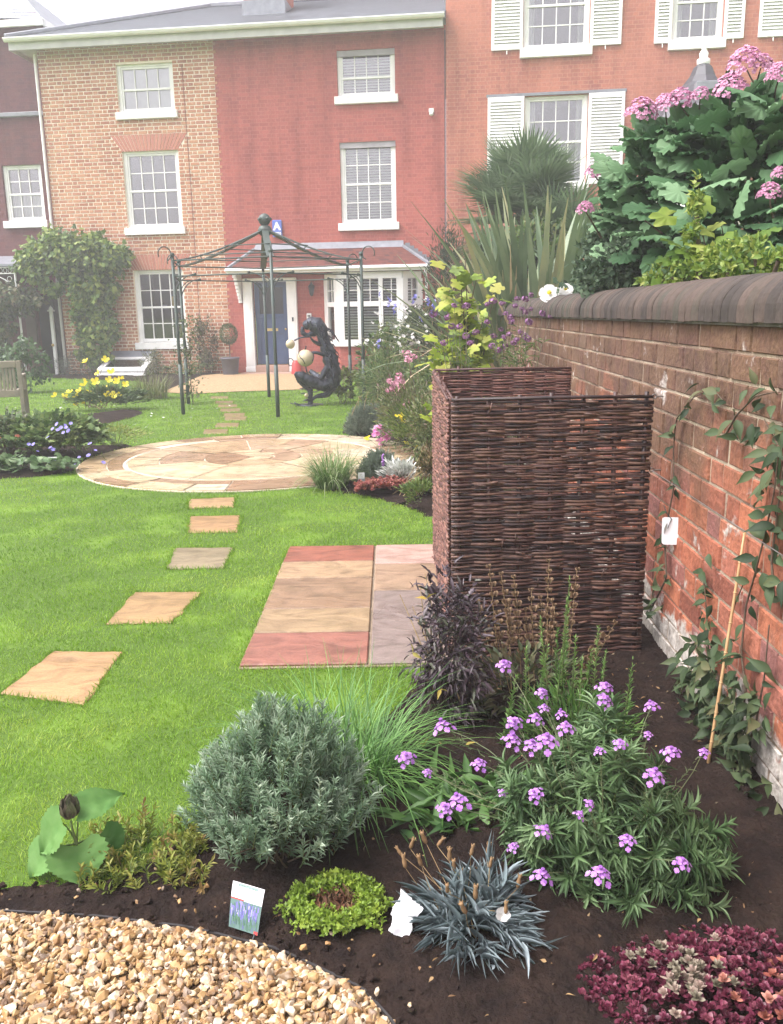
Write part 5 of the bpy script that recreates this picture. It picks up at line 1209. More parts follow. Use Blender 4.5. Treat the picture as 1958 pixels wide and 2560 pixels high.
# ---- lavender
lc = np.array([-.325, 2.06, 0.])
LAVM = leafm('lavender_leaves', [(.099, .171, .099), (.188, .293, .177), (.298, .408, .276), (.442, .530, .397)], .6, .25, .3, 14, .2)
lav = thing('lavender_bush', 'big rounded grey green lavender bush in front of the lawn', 'lavender', lc, group='lavender bushes')
n = 820; d_ = sph(n, .25); d_[:, 2] += .25; d_ = norm(d_); tip = lc + np.array([0, .04, .04]) + d_ * np.array([.285, .25, .375]) * (U(.66, 1.06, n) * lumpy(d_, .07))[:, None]
dirs = norm(d_ * np.array([.8, .8, 1]) + [0, 0, .6] + rng.normal(0, .24, (n, 3)))
Ls = U(.06, .12, n); shoots('foliage', LAVM, lav, tip - dirs * Ls[:, None], dirs, Ls, 22, .034, .0036, LANCE, .75, stem_mat=STEM)
stems('branches', WOODY, lav, [(lc + [U(-.05, .05), U(-.05, .05), 0], lc + np.array([0, .02, .03]) + a * np.array([.2, .19, .28])) for a in d_[:120]], .003, .2)
# ---- arching green grass behind it (chives)
cc = np.array([-.17, 2.48, 0]); CH = leafm('chive_blades', [(.05, .13, .025), (.095, .22, .05), (.17, .32, .08)], .5, .25)
def strands(name, mat, parent, c, rad, n, L, r, lean=.5, droop=.6, seg=6, w=.003, rnd=None, az=None):
    """arching strap blades as ribbons"""
    c = np.asarray(c, float); az = U(0, 6.28, n) if az is None else az; rr = rad * np.sqrt(U(0, 1, n)); base = c + np.c_[rr * np.cos(az) * 1, rr * np.sin(az), np.zeros(n)]
    az2 = az + rng.normal(0, .7, n); h = np.c_[np.cos(az2), np.sin(az2), np.zeros(n)]; le = np.abs(rng.normal(lean, lean * .5, n)); dr = np.abs(rng.normal(droop, droop * .5, n)); LL = U(L * .6, L * 1.1, n)
    t = np.linspace(0, 1, seg); side = np.c_[-np.sin(az2), np.cos(az2), np.zeros(n)]
    co = []
    for ti in t:
        an = le * .5 + dr * ti * 1.0; 
        hor = LL * ti * np.sin(np.minimum(an, 2.2)); ver = LL * ti * np.cos(np.minimum(an, 2.2))
        p = base + h * hor[:, None]; p[:, 2] += ver
        ww = w * (1 - ti ** 2.2 * .93)
        co += [p - side * ww / 2, p + side * ww / 2]
    co = np.stack(co, 1); k = 2 * seg
    fs = np.array([(2 * i, 2 * i + 1, 2 * i + 3, 2 * i + 2) for i in range(seg - 1)])
    loops = (fs[None] + (np.arange(n) * k)[:, None, None]).ravel(); m_ = n * (seg - 1)
    co[:, :, 2] = np.maximum(co[:, :, 2], .004)
    return mk(name, co.reshape(-1, 3), loops, np.arange(m_) * 4, np.full(m_, 4), mat, parent, pt_rnd=np.repeat(U(0, 1, n) if rnd is None else rnd, k), smooth=True)
ch = thing('chives', 'arching clump of bright green chive blades between lavender and paving', 'chives', cc)
strands('blades', CH, ch, cc, .16, 420, .42, 0, .6, .85, 7, .0045)
strands('blades', CH, ch, cc + [.1, .0, 0], .08, 160, .32, 0, .8, .9, 7, .0045)
# ---- broad leaved seedling with a dark bud
sc0 = np.array([-.845, 2.02, 0]); SUNL = leafm('broad_leaf', [(.06, .15, .035), (.10, .21, .055), (.14, .26, .08)], .65, .25, .15, 20, .3)
sf = thing('sunflower_seedling', 'young plant with big toothed heart leaves and one dark bud', 'seedling', sc0)
def bigleaf(parent, base, tip, w, up, mat, serr=.05, droop=.3, name='leaf', cup=.12):
    base, tip = np.array(base, float), np.array(tip, float); L = np.linalg.norm(tip - base); y = (tip - base) / L; z = np.array(up, float); x = np.cross(y, z); x /= np.linalg.norm(x); z = np.cross(x, y)
    rows = 22; vs = []; fs = []; colsn = 9
    for i in range(rows + 1):
        t = i / rows; wd = w * .5 * (math.sin(math.pi * min(1, (t * 1.0 + .06)) ** .62) ** .85 if t < .97 else .06) * (1 + serr * (1 if i % 2 else -1))
        for j in range(colsn):
            s_ = j / (colsn - 1) * 2 - 1
            lob = -.16 * L * (abs(s_) ** 1.5) * max(0, 1 - t * 3.2)
            z_ = -droop * L * t * t + cup * w * abs(s_) + .018 * L * math.sin(t * 19 + abs(s_) * 5) * (abs(s_) > .1)
            vs.append(base + y * (t * L + lob) + x * (wd * s_) + z * z_)
    for i in range(rows):
        for j in range(colsn - 1): a = i * colsn + j; fs.append((a, a + 1, a + colsn + 1, a + colsn))
    mb = MB(); mb.add(vs, fs, U(.2, .8)); return mb.build(name, mat, parent, True)
hub = np.array(dp(165, 1810, 2.03)); 
for (bx, by, bd), (tx, ty, td), w, u_ in (((165, 1815, 2.02), (182, 1925, 1.955), .155, (.1, -.55, .8)), ((135, 1765, 2.03), (70, 1830, 2.02), .125, (-.35, -.6, .7)), ((170, 1740, 2.06), (268, 1688, 2.14), .095, (.1, -.5, .85)),
                                          ((110, 1820, 2.04), (58, 1918, 2.0), .12, (-.45, -.6, .6)), ((215, 1790, 2.08), (262, 1860, 2.06), .11, (.4, -.5, .7))):
    b_ = dp(bx, by, bd); t_ = dp(tx, ty, td); t_[2] = max(t_[2], .012); bigleaf(sf, b_, t_, w, u_, SUNL, .05)
    stems('stalk', STEM, sf, [(hub, b_)], .003, .1)
stems('stem', STEM, sf, [(sc0, hub), (hub, dp(152, 1760, 2.04))], .005, .05)
bud = np.array(dp(150, 1742, 2.04)); P, D_ = blob(90, bud, (.022, .022, .026), .9); leaves('bud', leafm('dark_bud', [(.08, .065, .05), (.12, .105, .07), (.12, .16, .07)], .6, .1), sf, bud + (P - bud) * .8, norm(P - bud) * .5 + [0, 0, 1], .034, .017, OVATE, D_, .1)
# ---- low yellow green sedum
sd = gp(320, 1890); SED = leafm('yellow_sedum', [(.10, .13, .02), (.16, .21, .03), (.26, .28, .05), (.24, .16, .06)], .5, .3)
se = thing('yellow_sedum', 'low sprawling yellow green plant between the seedling and the lavender', 'groundcover', sd)
b_ = sd + np.c_[U(-.17, .16, 130), U(-.06, .2, 130), np.zeros(130)]; shoots('foliage', SED, se, b_, np.c_[rng.normal(0, .5, (130, 2)), np.ones(130)], U(.04, .10, 130), 16, .030, .0065, LANCE, 1.1, stem_mat=STEM)
# ---- ring of bright saxifrage
sx_ = np.array(gp(722, 1975)); SAX = leafm('bright_saxifrage', [(.09, .15, .015), (.17, .27, .025), (.28, .37, .05)], .5, .3)
sr = thing('mossy_saxifrage', 'bright lime green mossy cushion with a brown dead centre', 'cushion plant', sx_)
n = 950; a = U(0, 6.28, n); r_ = .092 + rng.normal(0, .0175, n); P = sx_ + np.c_[r_ * np.cos(a) * 1.0, r_ * np.sin(a) * .85, .035 + .022 * np.cos((r_ - .085) / .05) + rng.normal(0, .007, n)]
out = norm(np.c_[np.cos(a) * (r_ - .07) * 9, np.sin(a) * (r_ - .07) * 9, np.ones(n)])
si = np.repeat(np.arange(n), 6); leaves('foliage', SAX, sr, P[si] + rng.normal(0, .003, (n * 6, 3)), out[si] * .55 + rng.normal(0, .62, (n * 6, 3)), U(.008, .014, n * 6), .0085, lobed_t(3, .55, .2), out[si], .3, np.clip(np.repeat(U(0, .7, n), 6) + U(0, .3, n * 6), 0, 1))
n = 420; DEADM = leafm('dead_moss', [(.07, .03, .015), (.14, .06, .03), (.10, .07, .03)], .9, 0); a = U(0, 6.28, n); r_ = .060 * np.sqrt(U(0, 1, n))
leaves('dead_centre', DEADM, sr, sx_ + np.c_[r_ * np.cos(a), r_ * np.sin(a), U(.015, .05, n)], np.c_[rng.normal(0, .6, (n, 2)), np.ones(n)], .024, .008, LANCE)
# ---- blue grey pinks
dc = np.array([.18, 1.78, 0]); DIA = leafm('blue_grey_blades', [(.09, .13, .13), (.17, .22, .225), (.26, .32, .33), (.36, .42, .44)], .5, .15, .3, 14, .15)
di = thing('pinks_plant', 'spiky blue grey dianthus clump with tan seed heads', 'dianthus', dc)
n = 88; d_ = sph(n, .02); d_[:, 2] = np.abs(d_[:, 2]) * .9 + .05; d_ = norm(d_)
base = dc + np.c_[d_[:, :2] * .035, np.full(n, .02)]; Ls = U(.065, .135, n) * lumpy(d_, .15)
t = np.tile(np.linspace(.25, 1, 11), n); si = np.repeat(np.arange(n), 11); P = base[si] + d_[si] * (Ls[si] * t)[:, None]; P[:, 2] -= .02 * t ** 2
D_ = d_[si] + rng.normal(0, .42, (n * 11, 3)); leaves('foliage', DIA, di, P, D_, U(.045, .085, n * 11), U(.0028, .0046, n * 11), leaf_t([.35, .5, .42, .25, .02], .35, .25), None, .4, np.clip(np.repeat(U(0, .6, n), 11) + U(0, .4, n * 11), 0, 1))
TANM = leafm('dry_calyx', [(.16, .09, .045), (.30, .19, .09), (.42, .30, .16)], .7, .2)
def podb(mb):
    mb.lathe([(.0015, 0), (.0045, .004), (.0052, .014), (.0035, .022), (.005, .028), (.001, .029)], (0, 0, 0), 7, .4)
    for i in range(5): a = i * 1.257; mb.add([(.003 * math.cos(a), .003 * math.sin(a), .02), (.006 * math.cos(a + .3), .006 * math.sin(a + .3), .030), (.006 * math.cos(a - .3), .006 * math.sin(a - .3), .031)], [(0, 1, 2)], .8)
POD = flower_mesh('seed_head', TANM, podb); prs = []
px_ = [(862, 1835), (880, 1820), (895, 1838), (905, 1858), (870, 1862), (915, 1810), (925, 1832), (938, 1815), (965, 1848), (1010, 1836), (1035, 1828), (1045, 1838), (975, 1868), (990, 1885), (945, 1905), (960, 1915), (1090, 1890), (1110, 1905), (1120, 1925), (1085, 1960), (930, 1930), (1000, 1960), (985, 1945), (1020, 1930), (890, 1880), (1050, 1862), (1060, 1900)]
for x, y in px_[::1][:27:1][1::2] + px_[0:14:4]:
    h = np.array(dp(x, y, np.interp(y, [1810, 1890, 1960], [1.92, 1.80, 1.68]) + rng.normal(0, .015))); h[2] = max(h[2], .05); put('seed_head', POD, di, h, U(.85, 1.25), (*rng.normal(0, .25, 2), 1)); prs.append((dc + [*(rng.normal(0, .03, 2)), .02], h))
stems('stems', STRAW, di, prs, .0013, .12)
PETW = leafm('white_petal', [(.55, .54, .50), (.70, .70, .68)], .6, .3)
put('flower', flower_mesh('flower', PETW, lambda mb: [petals(mb, (0, 0, .002 * i), 5, .014, .013, (0, 0, 1), .5 + .3 * i, a0=i * .6) for i in range(3)]), di, dp(1075, 1962, 1.69), 1.1, (.2, -.7, .6))
# ---- purple perennial wallflower
ec = np.array([.56, 2.02, 0]); ERY = leafm('wallflower_leaves', [(.04, .085, .03), (.08, .145, .055), (.13, .21, .085), (.20, .29, .15)], .5, .25, .35, 14, .2)
er = thing('wallflower', 'large sprawling wallflower with mauve flower heads above narrow green leaves', 'flowering plant', ec)
n = 230; d_ = sph(n, .0); d_[:, 2] = np.abs(d_[:, 2]); d_[:60, 2] *= .25; d_ = norm(d_)
tip = ec + np.array([0, .03, .06]) + d_ * np.array([.30, .29, .335]) * (U(.62, 1.03, n) * lumpy(d_, .14))[:, None]; tip[:, 2] = np.maximum(tip[:, 2] - .02, .03)
dirs = norm(d_ + [0, 0, .25] + rng.normal(0, .2, (n, 3)))
per = 24; t = np.tile(np.linspace(.0, 1, per), n); si = np.repeat(np.arange(n), per)
ax_ = dirs[si]; side = norm(rng.normal(size=(n * per, 3))); side = norm(side - (side * ax_).sum(1)[:, None] * ax_); P = tip[si] - ax_ * (.07 * (1 - t))[:, None]
an = 1.25 - .9 * t; D_ = ax_ * np.cos(an)[:, None] + side * np.sin(an)[:, None] - np.array([0, 0, .12])
leaves('foliage', ERY, er, P, D_, U(.045, .085, n * per) * (1 - .35 * t), U(.0062, .0100, n * per), leaf_t([.15, .32, .5, .48, .28, .03], .22, .38), ax_ + side * -.6, .2, np.clip(np.repeat(U(.0, .55, n), per) + .4 * t * U(.5, 1, n * per), 0, 1))
stems('stems', STEM, er, [(ec + [*rng.normal(0, .04, 2), .0], q - a * .05) for q, a in zip(tip, dirs)], .003, .25)
MAU = leafm('mauve_petals', [(.30, .11, .42), (.44, .20, .56), (.58, .33, .70)], .55, .3)
def mauve(mb):
    r_ = np.random.default_rng(len(MAUVES))
    for i in range(13):
        a = i * 2.4; rr = .004 + .0022 * i; h = .03 - .0021 * i; petals(mb, (rr * math.cos(a), rr * math.sin(a), h), 4, .0085, .0095, (math.cos(a) * (.2 + i * .08), math.sin(a) * (.2 + i * .08), 1), .1, None, i)
    mb.k = 0
    for i in range(7): a = i * .9; mb.ball((.003 * math.cos(a), .003 * math.sin(a), .037), .0028, 5, k=0.)
MAUVES = []
for i in range(3): MAUVES.append(flower_mesh('flower_head', MAU, mauve))
FL = [(953, 1570, 1.15), (872, 1632, .95), (917, 1660, .5), (1028, 1645, .8), (1082, 1432, .9), (1162, 1490, .7), (1167, 1523, .6), (1102, 1556, .9), (1097, 1595, .95), (1148, 1547, .8), (1205, 1538, .6), (1213, 1568, .8), (1140, 1605, .8), (1172, 1600, 1.1), (1297, 1480, .9), (1295, 1508, .8), (1398, 1520, .8), (1390, 1578, .4), (1330, 1600, .6), (1287, 1615, .5), (1440, 1620, .8), (1510, 1618, .55), (1400, 1672, .95), (1078, 1702, .4), (1150, 1708, .7), (955, 1740, .8), (985, 1730, 1.1), (1240, 1752, .5), (1262, 1728, .5), (1162, 1790, .8), (1102, 1820, .5), (1345, 1810, .75), (1460, 1858, .75), (1160, 1888, .9), (1285, 1885, 1.0)]
prs = []; 
for x, y, s_ in FL:
    dpt = np.interp(y, [1430, 1560, 1700, 1800, 1890], [2.55, 2.3, 2.05, 1.9, 1.80]) + (0.08 if x < 1000 and y < 1700 else 0); q = dp(x, y, dpt)
    rr_ = _ray(x, y) / np.array([.31, .30, .335]); o_ = (CAM - (ec + [0, .03, .06])) / np.array([.31, .30, .335]); A_ = rr_ @ rr_; B_ = rr_ @ o_; C_ = o_ @ o_ - 1.10 ** 2; ds_ = B_ * B_ - A_ * C_
    if ds_ > 0: q = CAM + _ray(x, y) * ((-B_ - math.sqrt(ds_)) / A_)
    put('flower_head', random.choice(MAUVES), er, q, s_ * 1.0, (*(rng.normal(0, .2, 2) + [0, -.35]), 1)); 
    b_ = ec + (np.array([q[0], q[1], 0]) - ec * [1, 1, 0]) * .45; b_[2] = min(.14, max(.02, q[2] - .08)); prs.append((b_, q + [0, 0, .012]))
stems('flower_stems', leafm('flower_stalk', [(.10, .13, .06), (.16, .18, .08)], .6, 0), er, prs, .0018, .22)
# seed pods along the flower stalks
Pq, Dq = [], []
for a, b in prs:
    L_ = np.linalg.norm(b - a); k = int(L_ / .012)
    for i in range(k): t_ = U(.25, .93); Pq.append(a + (b - a) * t_); s_ = norm(rng.normal(size=3)); Dq.append(norm(b - a) * .9 + s_ * .7)
leaves('seed_pods', leafm('green_pods', [(.10, .14, .06), (.17, .20, .10)], .6, .1), er, Pq, Dq, U(.012, .024, len(Pq)), .0017, BLADE)
# basal green foliage to its left
bc = np.array([.17, 2.25, 0]); bp_ = thing('leafy_perennial', 'low bright green basal leaves beneath the left wallflower heads', 'perennial', bc)
n = 130; b_ = bc + np.c_[U(-.17, .2, n), U(-.12, .16, n), U(.0, .06, n)]; leaves('foliage', leafm('fresh_green_leaf', [(.03, .08, .02), (.06, .14, .03), (.10, .20, .05)], .5, .3), bp_, b_, np.c_[rng.normal(0, .7, (n, 2)), U(.2, 1, n)], U(.06, .13, n), U(.018, .034, n), leaf_t([.12, .34, .5, .42, .2, .02], .25, .45))
# ---- dark leaved bugbane
ac = np.array([.16, 2.86, 0]); ACT = leafm('blackish_leaves', [(.022, .014, .020), (.052, .032, .042), (.085, .060, .072), (.06, .07, .04)], .45, .15, .5, 14, .2)
ac_ = thing('dark_leaved_plant', 'purple black finely cut foliage plant at the corner of the woven screen', 'perennial', ac)
P, D_ = blob(200, ac + [.06, 0, .25], (.135, .15, .27), .25, clump=46, cr=.34); P[:, 2] = np.maximum(P[:, 2], .03); n = len(P)
si = np.repeat(np.arange(n), 7); side = rng.normal(0, .75, (n * 7, 3)); leaves('foliage', ACT, ac_, P[si] + rng.normal(0, .014, (n * 7, 3)), D_[si] + side + [0, 0, -.1], U(.025, .055, n * 7), U(.008, .016, n * 7), leaf_t([.1, .5, .3, .46, .25, .02], .2, .3))
stems('stems', leafm('dark_stem', [(.03, .02, .02), (.08, .05, .04)], .6, 0), ac_, [(ac + [*rng.normal(0, .03, 2), 0], p_) for p_ in P[:70]], .0028, .2)
stems('dry_stalks', STRAW, ac_, [(ac + [*rng.normal(0, .05, 2), .1], dp(x, y, 2.95)) for x, y in ((858, 1275), (902, 1262), (885, 1300), (912, 1230), (920, 1265))], .003, .05)
P2 = np.array([dp(x, y, d) for x, y, d in ((915, 1285, 2.8), (945, 1480, 2.7), (885, 1400, 2.8), (900, 1600, 2.6), (1000, 1600, 2.55))]); leaves('yellowed_leaves', leafm('yellow_leaf', [(.36, .24, .03), (.30, .26, .06)], .6, .3), ac_, np.repeat(P2, 2, 0), rng.normal(0, 1, (10, 3)), .04, .014, OVATE)
# ---- dry whorled seed stalks before the screen
dc2 = np.array([.48, 3.0, 0]); ds = thing('dry_salvia', 'brown dried seed stalks with round whorls standing before the woven screen', 'dried plant', dc2)
WH = flower_mesh('whorl', leafm('brown_seed', [(.13, .08, .045), (.22, .145, .08), (.32, .22, .13)], .9, .1), lambda mb: [mb.add([(.012 * math.cos(a), .012 * math.sin(a), -.004 * (i % 3)), (.019 * math.cos(a + .2), .019 * math.sin(a + .2), .006 + .003 * (i % 2)), (.015 * math.cos(a + .4), .015 * math.sin(a + .4), .016), (.006 * math.cos(a), .006 * math.sin(a), .012), (.004 * math.cos(a), .004 * math.sin(a), -.004)], [(0, 1, 2, 3, 4)], U(0, 1)) for i, a in enumerate(np.linspace(0, 6.28, 14)[:-1])])
prs = []
for (x, y), (bx, by) in (((1178, 1205), (1180, 1400)), ((1238, 1222), (1215, 1400)), ((1075, 1230), (1110, 1400)), ((1050, 1215), (1080, 1380)), ((1102, 1238), (1120, 1420)), ((1140, 1265), (1150, 1420)), ((1025, 1290), (1075, 1420)), ((1090, 1300), (1100, 1420)), ((1160, 1280), (1170, 1420)), ((1128, 1310), (1140, 1420)), ((1190, 1300), (1180, 1430)), ((1320, 1335), (1230, 1450)), ((1060, 1330), (1100, 1430)), ((1290, 1360), (1240, 1470))):
    a = np.array(dp(bx, by, 3.02)); b = np.array(dp(x, y, U(3.05, 3.2))); a[2] = max(a[2], .02); prs.append((np.array([a[0], a[1], .0]) if a[2] < .25 else a, b)); L_ = np.linalg.norm(b - a)
    for k in range(int(L_ / .036)):
        put('whorl', WH, ds, b - (b - a) * (k * .036 / L_) + rng.normal(0, .002, 3), U(.75, 1.05) * (.6 + .4 * min(1, k / 2)), b - a)
prs += [(np.array([p[0][0], p[0][1], 0]), p[0]) for p in prs]
stems('stalks', STRAW, ds, prs, .0018, .03)
P, D_ = blob(500, dc2 + [0, -.05, .10], (.26, .16, .13), .3); P[:, 2] = np.maximum(P[:, 2], .02); leaves('foliage', leafm('olive_leaf', [(.04, .06, .025), (.08, .10, .04), (.12, .10, .05)], .6, .25), ds, P, D_ + [0, 0, .3], U(.03, .06, 500), U(.012, .022, 500), OVATE)
# ---- upright green stems (toadflax like)
rc2 = np.array([.62, 2.74, 0]); ro = thing('upright_perennial', 'upright bright green spires with needle leaves in front of the woven screen', 'perennial', rc2)
LIN = leafm('toadflax_leaves', [(.07, .17, .04), (.14, .27, .06), (.22, .36, .10)], .5, .25)
prs = [((1210, 1440), (1222, 1248), 2.85), ((1205, 1440), (1216, 1290), 2.9), ((1150, 1480), (1160, 1330), 2.8), ((1190, 1460), (1196, 1350), 2.8), ((1270, 1450), (1284, 1345), 2.85), ((1255, 1480), (1268, 1400), 2.8), ((1225, 1470), (1235, 1370), 2.75), ((1170, 1500), (1175, 1390), 2.7), ((1130, 1510), (1128, 1390), 2.7), ((1335, 1540), (1356, 1430), 2.45), ((1240, 1500), (1250, 1420), 2.7), ((1195, 1500), (1205, 1400), 2.7), ((1110, 1530), (1108, 1450), 2.65), ((1330, 1480), (1300, 1400), 2.7)]
A = np.array([dp(*a, d) for a, b, d in prs]); B = np.array([dp(*b, d) for a, b, d in prs]); A[:, 2] = 0.0; A[:, :2] = B[:, :2] + rng.normal(0, .03, (len(B), 2)) + [-.01, -.02]
Ls = np.linalg.norm(B - A, axis=1); shoots('spires', LIN, ro, A, B - A, Ls, 110, .034, .0036, LANCE, 1.0, stem_mat=STEM, stem_r=.0032, taper=.55)
P, D_ = blob(700, rc2 + [-.02, -.06, .06], (.22, .16, .12), .3); P[:, 2] = np.maximum(P[:, 2], .015); leaves('foliage', LIN, ro, P, D_ + [0, 0, .8], U(.03, .06, 700), U(.003, .006, 700), LANCE, rnd=U(0, .6, 700))
# ---- maroon stonecrop mat
mc = np.array([.72, 1.55, 0]); MAR = leafm('maroon_stonecrop', [(.045, .010, .018), (.105, .018, .035), (.18, .035, .07), (.30, .10, .13)], .45, .2, .5, 11, .25)
mt = thing('maroon_stonecrop', 'dark red stonecrop mat filling the lower right corner', 'stonecrop', mc)
def rosettes(name, mat, parent, P, per, L, W, c, up=.45):
    n = len(P); si = np.repeat(np.arange(n), per); t = np.tile(np.arange(per), n); a = t * 2.4 + np.repeat(U(0, 6.28, n), per); el = .15 + 1.2 * t / per
    ax_ = norm(np.c_[rng.normal(0, up, (n, 2)), np.ones(n)])[si]
    D_ = np.c_[np.cos(a) * np.cos(el), np.sin(a) * np.cos(el), np.sin(el)] + (ax_ - [0, 0, 1]) * .8
    leaves(name, mat, parent, P[si] + ax_ * (.006 * t / per)[:, None], D_, L * U(.8, 1.2, n * per) * (1 - .4 * t / per), W * U(.8, 1.2, n * per), leaf_t([.25, .48, .5, .4, .1], .15, -.15), ax_ * .5 + [0, 0, .5], .15, np.clip(np.repeat(c, per) + .25 * (t / per - .5), 0, 1))
n = 1500; q = np.c_[U(-1, 1, n), U(-1, 1, n)]; q = q[(q ** 2).sum(1) < 1 + .12 * np.sin(5 * np.arctan2(q[:, 1], q[:, 0]))]; rr = (q ** 2).sum(1)
P = mc + np.c_[q * [.33, .20], np.maximum(.02, .075 * (1 - rr) + rng.normal(0, .010, len(q)))]
rosettes('foliage', MAR, mt, P, 9, .015, .010, U(.05, .85, len(q)))
n = 42; q = np.c_[rng.normal(-.12, .05, n), rng.normal(-.03, .045, n)]; P = mc + np.c_[q, U(.07, .10, n)]
rosettes('grey_rosettes', leafm('grey_pink_rosette', [(.16, .15, .10), (.28, .24, .18), (.42, .30, .26)], .5, .2), mt, P, 16, .016, .008, U(.1, .9, n))
n = 38; q = np.c_[rng.normal(.11, .09, n), rng.normal(-.05, .05, n)]; P = mc + np.c_[q, U(.06, .10, n)]
rosettes('pink_rosettes', leafm('pink_rosette', [(.28, .08, .06), (.42, .18, .13), (.55, .30, .24)], .5, .2), mt, P, 12, .017, .011, U(.1, .9, n))
# ---- labels in the soil
lb = thing('plant_label', 'lavender picture label stuck in the soil between lavender and cushion', 'plant label', gp(530, 2000), group='plant labels')
c00, c10, c11, c01 = [np.array(dp(*p, d)) for p, d in (((491, 1990), 1.775), ((553, 2010), 1.76), ((568, 1912), 1.82), ((500, 1892), 1.83))]
for q in (c00, c10, c11, c01): q[2] += .004
def lq(s_, t_, off=0.):
    p = (c00 * (1 - s_) + c10 * s_) * (1 - t_) + (c01 * (1 - s_) + c11 * s_) * t_; nn = np.cross(c10 - c00, c01 - c00); nn /= np.linalg.norm(nn)
    return p + nn * (off + .004 * math.sin(t_ * 3.1) - .006 * max(0, t_ - .85) * 4)
def lpatch(mb, s0, s1, t0, t1, off, k, ns=6, nt=8):
    vs = [lq(s0 + (s1 - s0) * i / ns, t0 + (t1 - t0) * j / nt, off) for j in range(nt + 1) for i in range(ns + 1)]
    mb.add(vs, [(j * (ns + 1) + i, j * (ns + 1) + i + 1, (j + 1) * (ns + 1) + i + 1, (j + 1) * (ns + 1) + i) for j in range(nt) for i in range(ns)], k)
mb = MB(); lpatch(mb, 0, 1, 0, 1, 0, .5); lpatch(mb, 0, 1, 0, 1, -.0012, .5); mb.build('card', LETTER, lb)
mb = MB()
for i in range(210):
    s_ = U(.01, .93); t_ = U(.01, .5); w_ = U(.012, .04); h_ = U(.06, .16); lpatch(mb, s_, min(.995, s_ + w_), t_, min(.625, t_ + h_), .0006 + .000004 * i, U(0, .45) if t_ < .2 or U(0, 1) < .4 else U(.45, 1), 1, 2)
PIC = leafm('label_picture', [(.03, .10, .05), (.10, .20, .12), (.10, .09, .30), (.20, .17, .50), (.45, .42, .70)], .35, 0, .5, 5, .0)
mb2 = MB(); lpatch(mb2, .0, 1, .0, .63, .0004, .3); mb2.build('picture', PIC, lb); mb.build('picture_flowers', PIC, lb)
mb = MB(); lpatch(mb, 0, .42, .63, .66, .0008, .5); lpatch(mb, .86, .99, .0, .07, .0018, .5, 2, 2); mb.build('red_band', RD, lb)
mb = MB(); lpatch(mb, .18, .82, .92, .985, .0008, .5); mb.build('green_band', surf('label_green', (.10, .22, .12), (.3, .33, .4), 300, .4), lb)
xe = (c10 - c00) / np.linalg.norm(c10 - c00); ye = (c01 - c00); ye = ye - xe * (ye @ xe); ye /= np.linalg.norm(ye); ze = np.cross(xe, ye); o_ = lq(.5, .775, .0035)
TX = Matrix(((xe[0], ye[0], ze[0], o_[0]), (xe[1], ye[1], ze[1], o_[1]), (xe[2], ye[2], ze[2], o_[2]), (0, 0, 0, 1)))
text(lb, 'Lavandula', .0135, 0, 0, 0, surf('grey_print', (.45, .45, .48), None, 5, .5), 'lettering', .0002, TX)
stems('stake', IRON, lb, [(lq(.9, .02), lq(.9, .02) * [1, 1, 0] + [-.012, -.03, .0])], .002, .1)
wlb = thing('plant_label', 'crumpled white label lying against the blue grey pinks', 'plant label', dp(855, 1965, 1.85), group='plant labels')
g = []; nx, ny = 14, 18; A_, B_, C_, D2 = [np.array(dp(*p, d)) for p, d in (((832, 2000), 1.745), ((872, 2012), 1.735), ((905, 1945), 1.76), ((858, 1905), 1.79))]
for q in (A_, B_): q[2] = max(q[2], .018)
vs = []
for j in range(ny):
    for i in range(nx):
        s_, t_ = i / (nx - 1), j / (ny - 1); p = (A_ * (1 - s_) + B_ * s_) * (1 - t_) + (D2 * (1 - s_) + C_ * s_) * t_
        w_ = math.sin(s_ * 5 + t_ * 7) * .004 + math.sin(t_ * 13 - s_ * 3) * .003; vs.append(p + np.array([rng.normal(0, .0012) + .006 * math.sin(t_ * 9) * (i in (0, nx - 1)), -w_, w_ + rng.normal(0, .001)]))
mb = MB(); mb.add(vs, [(j * nx + i, j * nx + i + 1, (j + 1) * nx + i + 1, (j + 1) * nx + i) for j in range(ny - 1) for i in range(nx - 1)]); mb.build('card', LETTER, wlb, True)
bcn = gp(460, 2015)
# ---- climber and cane on the brick wall
kb = gp(1470, 1640); cn = thing('bamboo_cane', 'thin tan bamboo cane leaning on the brick wall through the climber', 'cane', kb)
p0, p1 = np.array([1.0, 2.50, 0]), np.array(wpt(2.72 - 3 + 3, .02, .80)); p1 = np.array(dp(1640, 1140, 2.62)); p1[0] = wallx(2.62) - .02
mb = MB(); tt = np.linspace(0, 1, 9)[:, None]; pts = p0 + (p1 - p0) * tt; mb.tube(pts, [.006, .0055, .0055, .0055, .005, .005, .005, .0045, .0045], 7)
for q in pts[1:-1]: mb.ball(q, .0068, 6, sc=(1, 1, .5))
mb.build('cane', surf('bamboo', (.42, .27, .13), (.34, .2, .09), 20, .5), cn, True)
kc = np.array([1.05, 2.42, 0]); cw = thing('wall_climber', 'dark green leafy climber with brown stems trained up the brick wall', 'climber', kc)
CLM = leafm('climber_leaves', [(.018, .034, .014), (.036, .06, .024), (.06, .09, .038), (.10, .10, .045)], .6, .2, .25, 9, .2)
def onwall(x, y, out=.03):
    r_ = _ray(x, y); n_ = WN; pw = np.array([wallx(0), 0, 0]); t_ = ((pw - CAM) @ n_ + out) / (r_ @ n_); return CAM + r_ * t_
